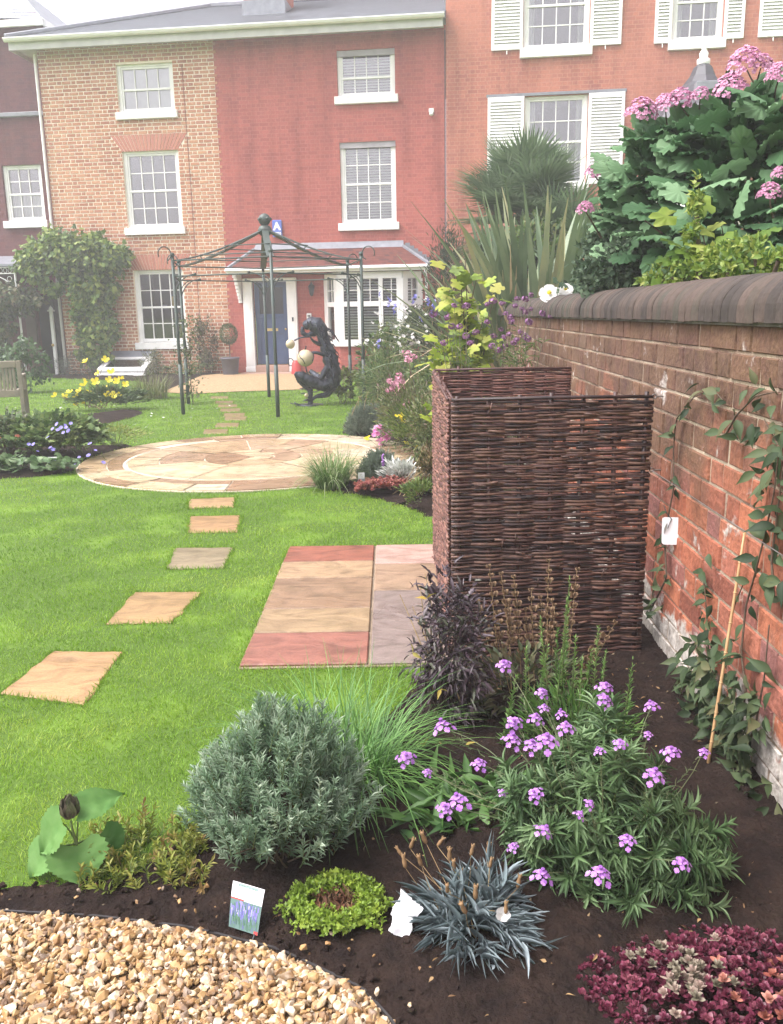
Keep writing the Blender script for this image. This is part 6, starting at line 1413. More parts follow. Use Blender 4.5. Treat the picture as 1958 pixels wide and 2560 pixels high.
vines = [[(1560, 1690), (1590, 1560), (1600, 1480), (1590, 1400), (1600, 1300), (1620, 1230), (1640, 1150), (1660, 1060), (1672, 960), (1640, 900)], [(1500, 1640), (1540, 1500), (1520, 1400), (1515, 1300), (1510, 1240)], [(1540, 1480), (1560, 1380), (1575, 1300), (1600, 1240)],
         [(1395, 1310), (1430, 1240), (1428, 1200), (1425, 1150), (1445, 1050), (1445, 960), (1450, 900), (1490, 850), (1530, 835), (1560, 870)], [(1555, 935), (1580, 890), (1620, 850), (1665, 840)], [(1660, 1280), (1655, 1200), (1668, 1100), (1680, 1000)], [(1580, 1650), (1620, 1560), (1640, 1450), (1650, 1340)]]
VP = []; prs = []
mb = MB()
for v in vines:
    q = np.array([onwall(x, y, .035) for x, y in v]); t = np.linspace(0, len(q) - 1, len(q) * 5); i = np.arange(len(q)); Q = np.array([np.interp(t, i, q[:, c]) for c in range(3)]).T; Q[:, 2] = np.maximum(Q[:, 2], .0)
    mb.tube(Q, np.linspace(.0042, .0018, len(Q)), 6); VP.append(Q)
mb.build('stems', WOODY, cw, True)
def climb_leaves(pts, m_, spread, L0, L1):
    P = np.vstack([p_ + rng.normal(0, spread, 3) * [.35, 1, 1] for p_ in pts for _ in range(m_)]).reshape(-1, 3); n = len(P); lim = wallx(P[:, 1]) - .012
    P[:, 0] = np.minimum(P[:, 0], lim); P[:, 2] = np.maximum(P[:, 2], .02)
    D_ = np.c_[rng.normal(-.5, .4, n), rng.normal(0, .9, n), rng.normal(-.35, .6, n)]; return P, D_, U(L0, L1, n)
sets = [climb_leaves(np.vstack([VP[0][6:40:3], VP[5][::2]]), 2, .035, .05, .085), climb_leaves(VP[3][::3], 2, .018, .04, .07), climb_leaves(VP[4][::3], 2, .03, .05, .09), climb_leaves(VP[0][36:], 2, .05, .045, .075), climb_leaves(VP[1][5:], 2, .03, .04, .07)]
base = np.array([onwall(x, y, .06) for x, y in ((1480, 1440), (1510, 1420), (1540, 1440), (1520, 1480), (1490, 1500), (1560, 1500), (1540, 1540), (1580, 1540), (1510, 1560), (1600, 1480), (1560, 1590), (1600, 1600), (1570, 1640), (1620, 1650), (1600, 1680), (1540, 1620), (1600, 1560), (1490, 1460))]); base[:, 2] = np.maximum(base[:, 2], .03)
sets.append(climb_leaves(base, 19, .055, .045, .08)); sets.append(climb_leaves(np.array([onwall(1395, 1310, .05), onwall(1420, 1300, .05)]), 5, .025, .04, .065))
P = np.vstack([s_[0] for s_ in sets]); D_ = np.vstack([s_[1] for s_ in sets]); L_ = np.concatenate([s_[2] for s_ in sets])
leaves('leaves', CLM, cw, P, D_, L_, L_ * U(.36, .5, len(L_)), OVATE, np.tile([-.8, -.3, .6], (len(P), 1)), .45)
# ------------------------------------------------------------------ left beds
def tuft(c, r, n, up=.2, fill=.5, clump=0): 
    P, D_ = blob(n, c, r, fill, up, clump); P[:, 2] = np.maximum(P[:, 2], .015); return P, D_
YELP = leafm('yellow_petals', [(.72, .58, .02), (.85, .74, .06), (.86, .78, .2)], .5, .35)
CUP = flower_mesh('flower', YELP, lambda mb: petals(mb, (0, 0, 0), 4, .045, .044, (0, 0, 1), .75))
yc = np.array(gp(215, 880)); ye_ = thing('evening_primrose', 'tall straggly plant with lemon yellow cup flowers in the narrow left bed', 'flowering plant', yc)
GRL = leafm('grey_green_leaf', [(.05, .09, .035), (.09, .15, .06), (.14, .20, .09)], .55, .25)
P, D_ = tuft(yc + [.15, 0, .12], (.62, .3, .24), 1500, .1, .3, 50); leaves('foliage', GRL, ye_, P, D_ + [0, 0, .4], U(.06, .11, len(P)), U(.02, .034, len(P)), OVATE)
prs = []
for x, y in ((185, 777), (226, 773), (212, 802), (180, 818), (182, 828), (205, 820), (234, 816), (252, 818), (260, 814), (270, 826), (228, 833), (190, 843), (138, 852), (150, 844), (167, 852), (200, 857), (212, 863), (182, 866), (166, 868), (232, 848), (243, 850), (255, 849), (120, 850), (240, 800), (172, 840)):
    q = np.array(dp(x, y, yc[1] + U(-.25, .1))); put('flower', CUP, ye_, q, U(1.1, 1.6), (*(rng.normal(0, .5, 2) + [0, -.4]), .7)); prs.append((yc + [*(rng.normal(0, .15, 2) + [(q[0] - yc[0]) * .3, 0]), .05], q))
stems('stems', leafm('reddish_stem', [(.10, .12, .05), (.20, .12, .06)], .6, 0), ye_, prs, .006, .12)
tg = np.array(gp(325, 855)); tgr = thing('grassy_clump', 'olive grassy clump at the far end of the narrow left bed', 'grass clump', tg)
strands('blades', leafm('olive_blades', [(.07, .10, .03), (.13, .16, .05), (.2, .2, .09)], .6, .25), tgr, tg, .28, 260, .55, 0, .4, .5, 5, .012)
gc_ = np.array(gp(105, 985)); ge = thing('cranesbill', 'bushy cranesbill with violet blue flowers left of the round patio', 'flowering plant', gc_)
GER = leafm('cranesbill_leaves', [(.04, .085, .022), (.085, .15, .04), (.14, .22, .065), (.20, .25, .08)], .55, .3)
P, D_ = tuft(gc_ + [.1, 0, .2], (.48, .34, .24), 2600, .05, .35, 110); leaves('foliage', GER, ge, P, D_ + rng.normal(0, .4, P.shape), U(.05, .09, len(P)), U(.045, .08, len(P)), LOBED)
VIO = leafm('violet_petals', [(.22, .20, .58), (.32, .28, .68), (.46, .40, .75)], .5, .3)
VF = flower_mesh('flower', VIO, lambda mb: petals(mb, (0, 0, 0), 5, .026, .028, (0, 0, 1), .2)); prs = []
for x, y in ((122, 910), (140, 912), (152, 908), (113, 920), (125, 922), (147, 924), (136, 928), (103, 938), (62, 953), (72, 953), (81, 968), (108, 960), (114, 964), (193, 952), (205, 966), (170, 981), (190, 977), (161, 994), (71, 990), (69, 1004), (82, 1007), (222, 992), (131, 917), (142, 917)):
    q = np.array(dp(x, y, gc_[1] + U(-.62, -.38))); put('flower', VF, ge, q, U(.6, .95), (*(rng.normal(0, .35, 2) + [0, -.6]), .8)); prs.append((np.array([q[0] + U(-.05, .05), q[1] + .2, max(.05, q[2] - .25)]), q))
stems('stems', STEM, ge, prs, .003, .15)
r0 = np.array(gp(20, 985)); rs = thing('rose_bush', 'dark leaved rose bush with one salmon pink bloom at the left edge', 'rose', r0)
ROS = leafm('rose_leaves', [(.03, .06, .02), (.06, .10, .035), (.11, .12, .05)], .45, .2)
P, D_ = tuft(r0 + [-.05, .0, .2], (.42, .35, .28), 1500, .1, .3, 60); leaves('foliage', ROS, rs, P, D_ + rng.normal(0, .5, P.shape), U(.04, .07, len(P)), U(.024, .04, len(P)), OVATE)
stems('branches', WOODY, rs, [(r0, p_) for p_ in P[:40]], .006, .2)
SAL = leafm('salmon_petals', [(.60, .17, .12), (.75, .30, .22), (.8, .42, .32)], .5, .3)
def rose(mb):
    for i in range(5): petals(mb, (0, 0, .006 * i), 5, .04 - .006 * i, .042 - .006 * i, (0, 0, 1), .2 + .35 * i, a0=i * .6)
RF = flower_mesh('flower', SAL, rose); put('flower', RF, rs, dp(39, 942, r0[1] - .3), 1.1, (.1, -.6, .7)); put('flower', RF, rs, dp(6, 938, r0[1] - .2), .8, (.3, -.3, .8)); put('flower', RF, rs, dp(33, 1005, r0[1] - .55), .7, (0, -.8, .6))
s0 = np.array(gp(60, 1020)); st_ = thing('strawberry_plants', 'low round leaved green plants along the front of the left bed', 'groundcover', s0)
P = s0 + np.c_[U(-.55, .42, 210), U(-.05, .22, 210), U(.05, .16, 210)]; leaves('foliage', leafm('round_green_leaf', [(.056, .112, .042), (.126, .210, .084), (.252, .336, .182)], .5, .25), st_, P, np.c_[rng.normal(0, 1, (210, 2)), U(-.2, .4, 210)], U(.06, .1, 210), U(.06, .1, 210), BIGHEART)
def tag_label(label, pos, w, h, face=0., purple=False):
    t = thing('plant_label', label, 'plant label', pos, group='plant labels'); mb = MB(); x, y, z = pos
    mb.bbox(x - w / 2, x + w / 2, y - .0015, y + .0015, z + .06, z + .06 + h, .0006); mb.box(x - w * .1, x + w * .1, y - .001, y + .001, z - .02, z + .0601); mb.build('card', LETTER, t)
    mb = MB(); mb.box(x - w * .48, x + w * .48, y - .0028, y - .0018, z + .065, z + .06 + h * (.6 if purple else .4)); mb.build('picture', surf('label_violet', (.28, .24, .5), (.18, .2, .36), 60, .4) if purple else surf('label_grey', (.30, .30, .34), (.2, .2, .24), 40, .4), t)
tag_label('white and violet picture label beside the cranesbill', gp(116, 1012), .085, .085, purple=True)
tag_label('small white label with grey foot in front of the round lavender dome', gp(776, 1050), .055, .085)
fk = np.array(gp(225, 965)); fp = thing('feathery_seedling', 'small pale yellow green feathery plant at the patio edge', 'seedling', fk)
P, D_ = tuft(fk + [.12, .1, .13], (.38, .16, .16), 420, .1, .3, 26); leaves('foliage', leafm('pale_green_leaf', [(.12, .17, .03), (.22, .28, .06), (.34, .38, .12)], .5, .3), fp, P, D_ + [0, 0, .5], U(.03, .06, len(P)), .014, OVATE); stems('stems', STEM, fp, [(fk + [.1, .1, 0], p_) for p_ in P[:30]], .003, .1)

# ------------------------------------------------------------------ right border, beyond the screens
g0 = np.array(gp(712, 1046)); gt = thing('ornamental_grass', 'fresh green arching grass tussock overhanging the round patio', 'grass clump', g0)
strands('blades', leafm('tussock_blades', [(.05, .11, .02), (.10, .19, .04), (.19, .28, .09), (.32, .36, .2)], .5, .3), gt, g0, .13, 520, .42, 0, .42, .7, 7, .007)
for nm, lab, (x, y), r_, dens in (('lavender_bush', 'smaller tight lavender dome with one purple spike near the patio edge', (815, 1042), (.19, .19, .27), 1000), ('lavender_bush', 'misty grey green lavender mound on the far side of the patio', (787, 933), (.27, .26, .34), 1300)):
    c = np.array(gp(x, y)); t = thing(nm, lab, 'lavender', c, group='lavender bushes'); d_ = sph(dens, .2); d_[:, 2] = np.abs(d_[:, 2]); tip = c + d_ * np.array(r_) * U(.65, 1.03, dens)[:, None] + [0, 0, .03]; dirs = norm(d_ + [0, 0, .8] + rng.normal(0, .12, (dens, 3)))
    shoots('foliage', leafm('lavender_dome_leaves', [(.08, .12, .08), (.14, .19, .13), (.21, .26, .20)], .6, .25), t, tip - dirs * .07, dirs, .09, 9, .045, .006, LANCE, .5)
    if x == 815:
        q = np.array(dp(822, 985, c[1] - .15)); mb = MB(); 
        for i in range(8): mb.ball(q + [rng.normal(0, .004), rng.normal(0, .004), -.05 + i * .013], .013 - .0007 * i, 5, k=U(0, 1))
        mb.build('flower', MAU, t, True); stems('flower_stalk', STEM, t, [(c + [.02, -.1, .15], q)], .003, .05)
    else:
        e_ = [(c + [*(rng.normal(0, .08, 2)), .25], np.array(dp(x_, y_, c[1]))) for x_, y_ in ((778, 845), (790, 838), (800, 850), (770, 850), (812, 842))]; stems('dry_stalks', STRAW, t, e_, .004, .2)
sv = np.array(gp(862, 1050)); s_ = thing('silver_foliage', 'bright silvery white foliage plant by the red stonecrop', 'silver plant', sv)
P, D_ = tuft(sv + [.02, 0, .10], (.21, .15, .13), 900, .15, .35, 60); leaves('foliage', leafm('silver_leaf', [(.42, .45, .40), (.60, .62, .57), (.75, .76, .72)], .6, .1), s_, P, D_ + [0, 0, .5], U(.03, .055, len(P)), U(.009, .015, len(P)), leaf_t([.2, .4, .5, .5, .3, .05], .2, .2))
P, D_ = tuft(sv + [-.0, .4, .06], (.1, .1, .1), 120, .15, .35, 12)
rd = np.array(gp(828, 1064)); r2 = thing('red_stonecrop', 'brick red stonecrop edging the lawn below the silver plant', 'stonecrop', rd)
n = 520; q = np.c_[U(-.25, .30, n), U(-.09, .16, n)]; P = rd + np.c_[q, .05 + .05 * np.cos(q[:, 0] * 5) + rng.normal(0, .015, n)]; P[:, 2] = np.maximum(P[:, 2], .02)
rosettes('foliage', leafm('red_sedum', [(.16, .045, .04), (.30, .085, .075), (.42, .16, .13), (.26, .14, .08)], .5, .2), r2, P, 7, .028, .016, U(0, 1, n))
bw = np.array(gp(895, 1062)); b2 = thing('straggly_perennial', 'brownish straggly perennial between the red stonecrop and the woven screen', 'perennial', bw)
BRG = leafm('bronze_green', [(.05, .05, .02), (.11, .10, .035), (.18, .11, .06), (.09, .13, .04)], .6, .25)
P, D_ = tuft(bw + [.12, .0, .17], (.13, .26, .22), 900, .1, .25, 50); leaves('foliage', BRG, b2, P, D_ + [0, 0, .3], U(.03, .06, len(P)), U(.01, .02, len(P)), OVATE); stems('stems', STRAW, b2, [(bw + [*(rng.normal(0, .1, 2)), 0], p_ + [0, 0, .08]) for p_ in P[:50]], .003, .15)
lo = np.array(gp(910, 1100)); l2 = thing('low_green_perennial', 'low green mound at the foot of the edge on screen', 'perennial', lo)
P, D_ = tuft(lo + [.0, .3, .06], (.18, .35, .13), 800, .1, .25, 40); leaves('foliage', leafm('moss_green_leaf', [(.05, .09, .02), (.10, .16, .03), (.16, .2, .05)], .6, .25), l2, P, D_ + [0, 0, .5], U(.03, .05, len(P)), .014, OVATE)
pk = np.array(gp(828, 955)); p2 = thing('rose_campion', 'silver leaved plant with bright pink flowers on the far patio edge', 'flowering plant', pk)
P, D_ = tuft(pk + [.05, 0, .1], (.2, .15, .14), 500, .15, .3, 40); leaves('foliage', leafm('silver_green', [(.30, .34, .27), (.48, .50, .44), (.14, .2, .10)], .6, .15), p2, P, D_ + [0, 0, .6], U(.04, .07, len(P)), .016, OVATE)
PNK = leafm('pink_petals', [(.55, .12, .36), (.66, .22, .46), (.75, .38, .56)], .5, .3); PF = flower_mesh('flower', PNK, lambda mb: [petals(mb, (.03 * math.cos(i * 2.1) * (i > 0), .03 * math.sin(i * 2.1) * (i > 0), .01 * i), 5, .036, .036, (.3 * math.cos(i * 2.1), .3 * math.sin(i * 2.1), 1), .2) for i in range(4)])
for x, y in ((812, 917), (820, 925), (828, 935), (806, 930), (838, 928), (823, 942), (815, 948), (822, 952)): put('flower', PF, p2, dp(x, y, pk[1] - .12), U(.7, 1), (*rng.normal(0, .4, 2) - [0, .5], .8))
yw = np.array(gp(870, 968)); y2 = thing('trailing_primrose', 'sprawling green plant with scattered yellow flowers right of the patio', 'flowering plant', yw)
P, D_ = tuft(yw + [.2, -.2, .2], (.4, .7, .32), 1800, .1, .2, 80); leaves('foliage', leafm('lime_leaf', [(.06, .11, .02), (.12, .19, .04), (.20, .26, .07)], .55, .3), y2, P, D_ + [0, 0, .6], U(.05, .09, len(P)), U(.012, .02, len(P)), LANCE)
prs = []
for x, y in ((790, 940), (786, 944), (858, 898), (864, 905), (862, 893), (871, 953), (895, 942), (893, 960), (852, 895)):
    q = np.array(dp(x, y, yw[1] - .3)); put('flower', CUP, y2, q, .7, (*rng.normal(0, .5, 2) - [0, .4], .8)); prs.append((yw + [.1, -.2, .1], q))
stems('stems', STEM, y2, prs, .004, .2)
# tall mixed planting
def tall(name, label, cat, c, r, n, mat, ll, lw, tm=OVATE, clump=60, fill=.25, st=40, sm=STEM):
    t = thing(name, label, cat, (c[0], c[1], 0)); P, D_ = tuft(np.array(c), r, n, None, fill, clump); leaves('foliage', mat, t, P, D_ + rng.normal(0, .4, P.shape) + [0, 0, .3], U(ll * .6, ll * 1.2, len(P)), U(lw * .7, lw * 1.2, len(P)), tm)
    if st: stems('stems', sm, t, [(np.array([c[0] + rng.normal(0, r[0] * .3), c[1] + rng.normal(0, r[1] * .3), 0.]), p_) for p_ in P[:st]], .005, .12)
    return t
MIDG = leafm('mid_green_leaf', [(.049, .091, .028), (.098, .168, .049), (.168, .238, .077), (.210, .210, .098)], .6, .3)
tb = tall('tall_perennial', 'tall wispy perennial with grey green leaves in front of the bay window', 'perennial', (-.05, 12.6, .50), (.38, .7, .50), 1300, MIDG, .08, .02, LANCE, 120, .1, 70)
WHF = flower_mesh('flower', PETW, lambda mb: petals(mb, (0, 0, 0), 5, .022, .022, (0, 0, 1), .2))
tw = thing('white_gaura', 'airy stems of tiny white flowers before the bay window', 'flowering plant', (-.15, 13.4, 0)); prs = []
for i in range(46):
    x, y = 862 + rng.normal(0, 28), U(650, 770); q = np.array(dp(x, y, 13.4 + U(-.4, .4))); put('flower', WHF, tw, q, U(.8, 1.5), (*rng.normal(0, .5, 2) - [0, .5], .6))
    if i % 2 == 0: prs.append((np.array([-.15 + rng.normal(0, .2), 13.4 + rng.normal(0, .2), .0]), q))
stems('stems', STEM, tw, prs, .004, .15); 
bl = thing('blue_salvia', 'airy blue flowered spires near the rain pipe', 'flowering plant', (.05, 12.2, 0)); prs = []
BLU = leafm('blue_petals', [(.16, .16, .50), (.27, .27, .66)], .5, .25); BF = flower_mesh('flower', BLU, lambda mb: [petals(mb, (rng.normal(0, .008), rng.normal(0, .008), .018 * i), 4, .02, .018, (*rng.normal(0, .5, 2), .6), .2) for i in range(6)])
for x, y in ((945, 650), (932, 662), (918, 655), (905, 690), (886, 650), (812, 745), (846, 672), (835, 655), (925, 680), (940, 672), (955, 690), (815, 640)): 
    q = np.array(dp(x, y, 12.2)); put('flower', BF, bl, q, U(.8, 1.3), (*rng.normal(0, .2, 2), 1)); prs.append((np.array([.05 + rng.normal(0, .25), 12.2, .1]), q))
stems('stems', STEM, bl, prs, .004, .1); P, D_ = tuft(np.array([.05, 12.2, .5]), (.5, .4, .5), 700, None, .2, 60); leaves('foliage', MIDG, bl, P, D_ + [0, 0, .5], U(.05, .09, len(P)), .016, LANCE)
pf = thing('pink_phlox', 'straggly stems with dusty pink flower clusters behind the lavender', 'flowering plant', (.15, 9.6, 0)); prs = []
DPK = leafm('dusty_pink', [(.28, .10, .14), (.42, .18, .24), (.55, .28, .36)], .6, .2); DF = flower_mesh('flower_cluster', DPK, lambda mb: [petals(mb, (*rng.normal(0, .035, 2), rng.normal(0, .025)), 5, .022, .022, (*rng.normal(0, .5, 2), .8), .2) for i in range(16)])
for x, y, s__ in ((850, 822, 1.2), (845, 838, 1.3), (858, 828, 1.), (878, 862, .9), (870, 868, .7), (878, 772, .8), (888, 768, .6), (855, 812, .8), (872, 758, .6), (885, 875, .6)): 
    q = np.array(dp(x, y, 9.6 + U(-.3, .2))); put('flower_cluster', DF, pf, q, s__, (0, -.6, .8)); prs.append((np.array([.2 + rng.normal(0, .12), 9.7, 0.]), q))
stems('stems', leafm('dull_stem', [(.12, .12, .06), (.22, .16, .09)], .7, 0), pf, prs, .006, .15); P, D_ = tuft(np.array([.22, 9.5, .36]), (.36, .9, .40), 2000, None, .15, 150); leaves('foliage', leafm('dull_green', [(.06, .09, .03), (.11, .15, .05), (.17, .2, .08), (.15, .11, .08)], .6, .25), pf, P, D_ + [0, 0, .4], U(.05, .09, len(P)), U(.012, .02, len(P)), LANCE)
tall('smoke_bush', 'dark brown purple leaved shrub behind the gazebo foot', 'shrub', (-.05, 15.6, .42), (.55, .6, .48), 1500, leafm('brown_purple_leaf', [(.035, .022, .02), (.075, .045, .035), (.11, .07, .05)], .6, .2), .08, .05, OVATE, 60, .3, 20, WOODY)
tall('young_shrub', 'small yellow green leafy shrub right of the metal sculpture', 'shrub', (-.72, 14.3, .34), (.26, .2, .25), 330, leafm('yellow_green_leaf', [(.12, .18, .03), (.22, .28, .05), (.10, .08, .04)], .5, .3), .09, .07, LOBED, 22, .2, 14)
tall('leafy_shrub', 'leafy green shrub below the bay window sill', 'shrub', (-.05, 14.2, .62), (.5, .6, .55), 1500, MIDG, .1, .06, OVATE, 70, .3, 20)
yg = thing('golden_hydrangea', 'tall shrub with bright yellow green lobed leaves behind the far woven screen', 'shrub', (.45, 6.9, 0))
YGL = leafm('golden_green_leaf', [(.123, .189, .021), (.221, .320, .033), (.328, .394, .049), (.377, .377, .082)], .5, .4)
prs = []; P = []; 
for x, y, d in ((998, 560, 7.0), (1022, 600, 7), (985, 580, 6.9), (1035, 690, 6.9), (960, 720, 6.8), (990, 640, 7), (1015, 660, 7.1), (1045, 720, 7), (940, 740, 6.9), (1000, 760, 6.7), (965, 770, 6.7), (1060, 640, 7.2)):
    q = np.array(dp(x, y, d)); b_ = np.array([.45 + rng.normal(0, .06), 6.9 + rng.normal(0, .06), 0]); prs.append((b_, q)); L_ = 34
    for i in range(L_): t_ = U(.42, 1.0); P.append(b_ + (q - b_) * t_ + rng.normal(0, .06, 3))
P = np.array(P); n = len(P); leaves('leaves', YGL, yg, P, np.c_[rng.normal(0, .8, (n, 2)), U(-.4, .5, n)], U(.09, .16, n), U(.08, .13, n), LOBED, np.tile([0, -.5, .8], (n, 1)), .4); stems('stems', WOODY, yg, prs, .008, .08)
vb = thing('purple_verbena', 'tall thin branching stems with small purple flower heads by the wall', 'flowering plant', (.75, 6.4, 0)); prs = []
VRB = leafm('dusky_purple', [(.10, .045, .09), (.19, .08, .16), (.30, .14, .30)], .7, .15)
def vhead(mb):
    for i in range(26): d_ = norm(rng.normal(size=3)); petals(mb, d_ * [.024, .024, .016], 4, .009, .009, d_ + [0, 0, .3], .1, U(0, 1))
VH = [flower_mesh('flower_head', VRB, vhead) for _ in range(2)]
for x, y in ((1058, 645), (1078, 650), (1045, 652), (1110, 640), (1128, 640), (1140, 632), (1105, 655), (1128, 668), (1120, 662), (1095, 680), (1085, 672), (1138, 662), (1165, 672), (1182, 678), (1135, 690), (1098, 690), (1075, 706), (1118, 712), (1125, 720), (1132, 726), (1108, 728), (1102, 735), (1092, 716), (1085, 742), (1080, 722), (960, 680), (985, 700), (1000, 720), (1010, 735), (1020, 712), (970, 700), (1000, 655), (975, 655), (930, 672), (1060, 720), (1070, 750), (1055, 742), (952, 735), (1045, 690)):
    d = 6.4 + rng.normal(0, .2); q = np.array(dp(x, y, d)); put('flower_head', random.choice(VH), vb, q, U(.75, 1.2) * (1 if x > 1030 else 1.1), (*rng.normal(0, .3, 2), 1))
    j = np.array(dp(1110 + (x - 1110) * .55, 790, d)) if x > 1030 else np.array(dp(1000 + (x - 1000) * .6, 790, d)); prs.append((j, q)); prs.append((j * [1, 1, 0], j))
stems('stems', leafm('verbena_stem', [(.10, .12, .06), (.17, .15, .09)], .7, 0), vb, prs, .0032, .05)
P = np.vstack([a + (b - a) * t_ for a, b in prs for t_ in U(.0, .6, 5)]); leaves('foliage', MIDG, vb, P, np.c_[rng.normal(0, .6, (len(P), 2)), U(0, 1, len(P))], U(.05, .09, len(P)), .008, LANCE)
gr2 = thing('tall_grass', 'pale thin upright grass between the verbena and the brick wall', 'grass clump', (.95, 6.6, 0)); strands('blades', leafm('pale_blades', [(.10, .13, .06), (.18, .20, .10), (.28, .26, .16)], .6, .25), gr2, np.array([.95, 6.6, 0]), .2, 220, 1.25, 0, .18, .25, 7, .006)
tall('border_filler', 'mixed green border foliage filling the bed beside the woven screens', 'perennial', (.40, 8.3, .34), (.26, .9, .36), 2200, leafm('mixed_green', [(.05, .08, .025), (.10, .14, .04), (.17, .2, .07), (.16, .12, .08)], .6, .3), .07, .018, LANCE, 130, .15, 60)
tall('border_shrub', 'green bushy planting between the gazebo and the brick wall', 'shrub', (.62, 11.2, .45), (.45, 1.6, .5), 2200, MIDG, .09, .03, OVATE, 140, .2, 50)
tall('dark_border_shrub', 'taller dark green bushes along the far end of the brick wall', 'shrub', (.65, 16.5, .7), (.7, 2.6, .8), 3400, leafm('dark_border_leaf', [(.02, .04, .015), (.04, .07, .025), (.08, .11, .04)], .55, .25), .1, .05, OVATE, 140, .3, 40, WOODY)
# climbing rose on the gazebo's left posts and plants against the house
gzr = thing('climbing_rose', 'thin leafy climbing rose on the left gazebo post', 'rose', (*pv_[2 if False else 4], 0))
a_ = pv_[4]; P = np.c_[a_[0] + rng.normal(.05, .10, 420), a_[1] + rng.normal(0, .10, 420), U(.1, 1.45, 420)]; leaves('foliage', leafm('rose_pale_leaf', [(.05, .085, .03), (.10, .14, .05), (.16, .19, .08)], .5, .3), gzr, P, rng.normal(0, 1, (420, 3)), U(.04, .07, 420), U(.025, .04, 420), OVATE); stems('canes', WOODY, gzr, [((a_[0] + .08, a_[1], 0), (a_[0], a_[1], 1.4)), ((a_[0] - .06, a_[1], 0), (a_[0] + .12, a_[1] - .05, 1.1))], .008, .1)
w_ = FAC @ Vector((-.42, -.3, 0)); tall('wall_shrub', 'brown green shrub growing against the pale brick wall beside the window', 'shrub', (w_[0], w_[1], .72), (.34, .26, .70), 1500, leafm('brown_green_leaf', [(.05, .045, .025), (.09, .09, .04), (.13, .10, .06), (.10, .14, .05)], .6, .25), .07, .035, OVATE, 70, .25, 24, WOODY)
w_ = FAC @ Vector((-1.75, -.65, 0)); tall('cistus', 'pale green shrub right of the white skylight box', 'shrub', (w_[0], w_[1], .3), (.32, .3, .36), 800, leafm('pale_olive_leaf', [(.08, .10, .05), (.15, .17, .08), (.22, .24, .13)], .6, .25), .06, .025, OVATE, 40, .3, 16)
w_ = FAC @ Vector((-.95, -.5, 0)); tall('bed_perennial', 'low green plants in the soil below the ground floor window', 'perennial', (w_[0], w_[1], .16), (.7, .3, .2), 700, MIDG, .07, .03, OVATE, 40, .2, 10)
w_ = FAC @ Vector((-3.65, -.6, 0)); tall('grey_shrub', 'low grey green rounded shrub by the dark doorway', 'shrub', (w_[0], w_[1], .3), (.62, .45, .36), 2200, leafm('grey_leaf', [(.07, .09, .07), (.12, .14, .11), (.18, .20, .16)], .7, .2), .05, .014, LANCE, 90, .3, 16, WOODY)
# ------------------------------------------------------------------ climbers on the left houses
VINE = leafm('vine_leaves', [(.039, .085, .019), (.085, .156, .029), (.156, .247, .046), (.260, .312, .065)], .5, .3, .4, 3, .25)
def fmass(name, label, cat, lobes, mat, ll, lw, tm, stem_pairs, group=None, down=.5, out=(0, -.5, .3)):
    """foliage built from overlapping ellipsoidal sprays: (centre, radii, n)"""
    c0 = lobes[0][0]; t = thing(name, label, cat, (c0[0], c0[1], 0), group=group); PP, DD = [], []
    for c, r, n in lobes: n = int(n * (1.6 if 'climber' in cat else 1)); P, D_ = blob(n, c, r, .45, None, max(6, n // 26), .32); PP.append(P); DD.append(D_)
    P = np.vstack(PP); D_ = np.vstack(DD); P[:, 2] = np.maximum(P[:, 2], .02); n = len(P)
    leaves('foliage', mat, t, P, D_ * .6 + rng.normal(0, .5, (n, 3)) + [0, 0, -down], U(ll * .6, ll * 1.25, n), U(lw * .6, lw * 1.25, n), tm, np.tile(out, (n, 1)) + D_ * .5, .5)
    if stem_pairs: stems('stems', WOODY, t, stem_pairs, .02, .15, 6, 6)
    return t
fp_ = lambda u, d, z: np.array(FAC @ Vector((u, d, z)))
fmass('climbing_hydrangea', 'large arching green climber hanging over the corner between dark and pale brick houses', 'climber',
      [(fp_(-3.9, -.6, 3.05), (.75, .45, .5), 1100), (fp_(-3.1, -.5, 2.95), (.7, .4, .42), 900), (fp_(-2.55, -.4, 2.85), (.4, .3, .3), 350), (fp_(-4.45, -.7, 2.75), (.45, .4, .38), 450), (fp_(-3.3, -.45, 2.2), (.48, .35, .55), 800), (fp_(-2.75, -.35, 2.3), (.22, .25, .42), 260), (fp_(-3.35, -.4, 1.5), (.42, .3, .6), 650), (fp_(-3.0, -.4, 1.2), (.3, .28, .45), 320), (fp_(-3.35, -.45, .75), (.4, .3, .5), 480), (fp_(-4.15, -.6, 2.35), (.22, .3, .3), 180)],
      VINE, .15, .11, LOBED, [(fp_(-3.4, -.35, 0), fp_(-3.4, -.4, 2.4)), (fp_(-3.2, -.3, 0), fp_(-3.0, -.4, 2.6)), (fp_(-3.4, -.4, 2.2), fp_(-4.2, -.6, 2.9))])
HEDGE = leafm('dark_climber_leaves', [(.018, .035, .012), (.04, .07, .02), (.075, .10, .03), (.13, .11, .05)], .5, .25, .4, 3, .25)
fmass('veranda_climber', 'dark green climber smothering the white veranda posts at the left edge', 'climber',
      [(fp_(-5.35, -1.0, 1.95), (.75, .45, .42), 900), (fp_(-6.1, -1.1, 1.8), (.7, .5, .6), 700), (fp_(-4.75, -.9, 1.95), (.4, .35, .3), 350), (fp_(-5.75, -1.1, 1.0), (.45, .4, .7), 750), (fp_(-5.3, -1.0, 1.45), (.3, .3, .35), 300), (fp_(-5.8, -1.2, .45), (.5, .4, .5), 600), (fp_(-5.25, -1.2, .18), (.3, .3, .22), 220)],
      HEDGE, .12, .085, OVATE, [(fp_(-5.7, -1.0, 0), fp_(-5.5, -1.0, 1.8)), (fp_(-5.9, -1.0, 0), fp_(-6.1, -1.0, 1.7)), (fp_(-5.5, -1.0, 1.7), fp_(-4.8, -.9, 1.9))])
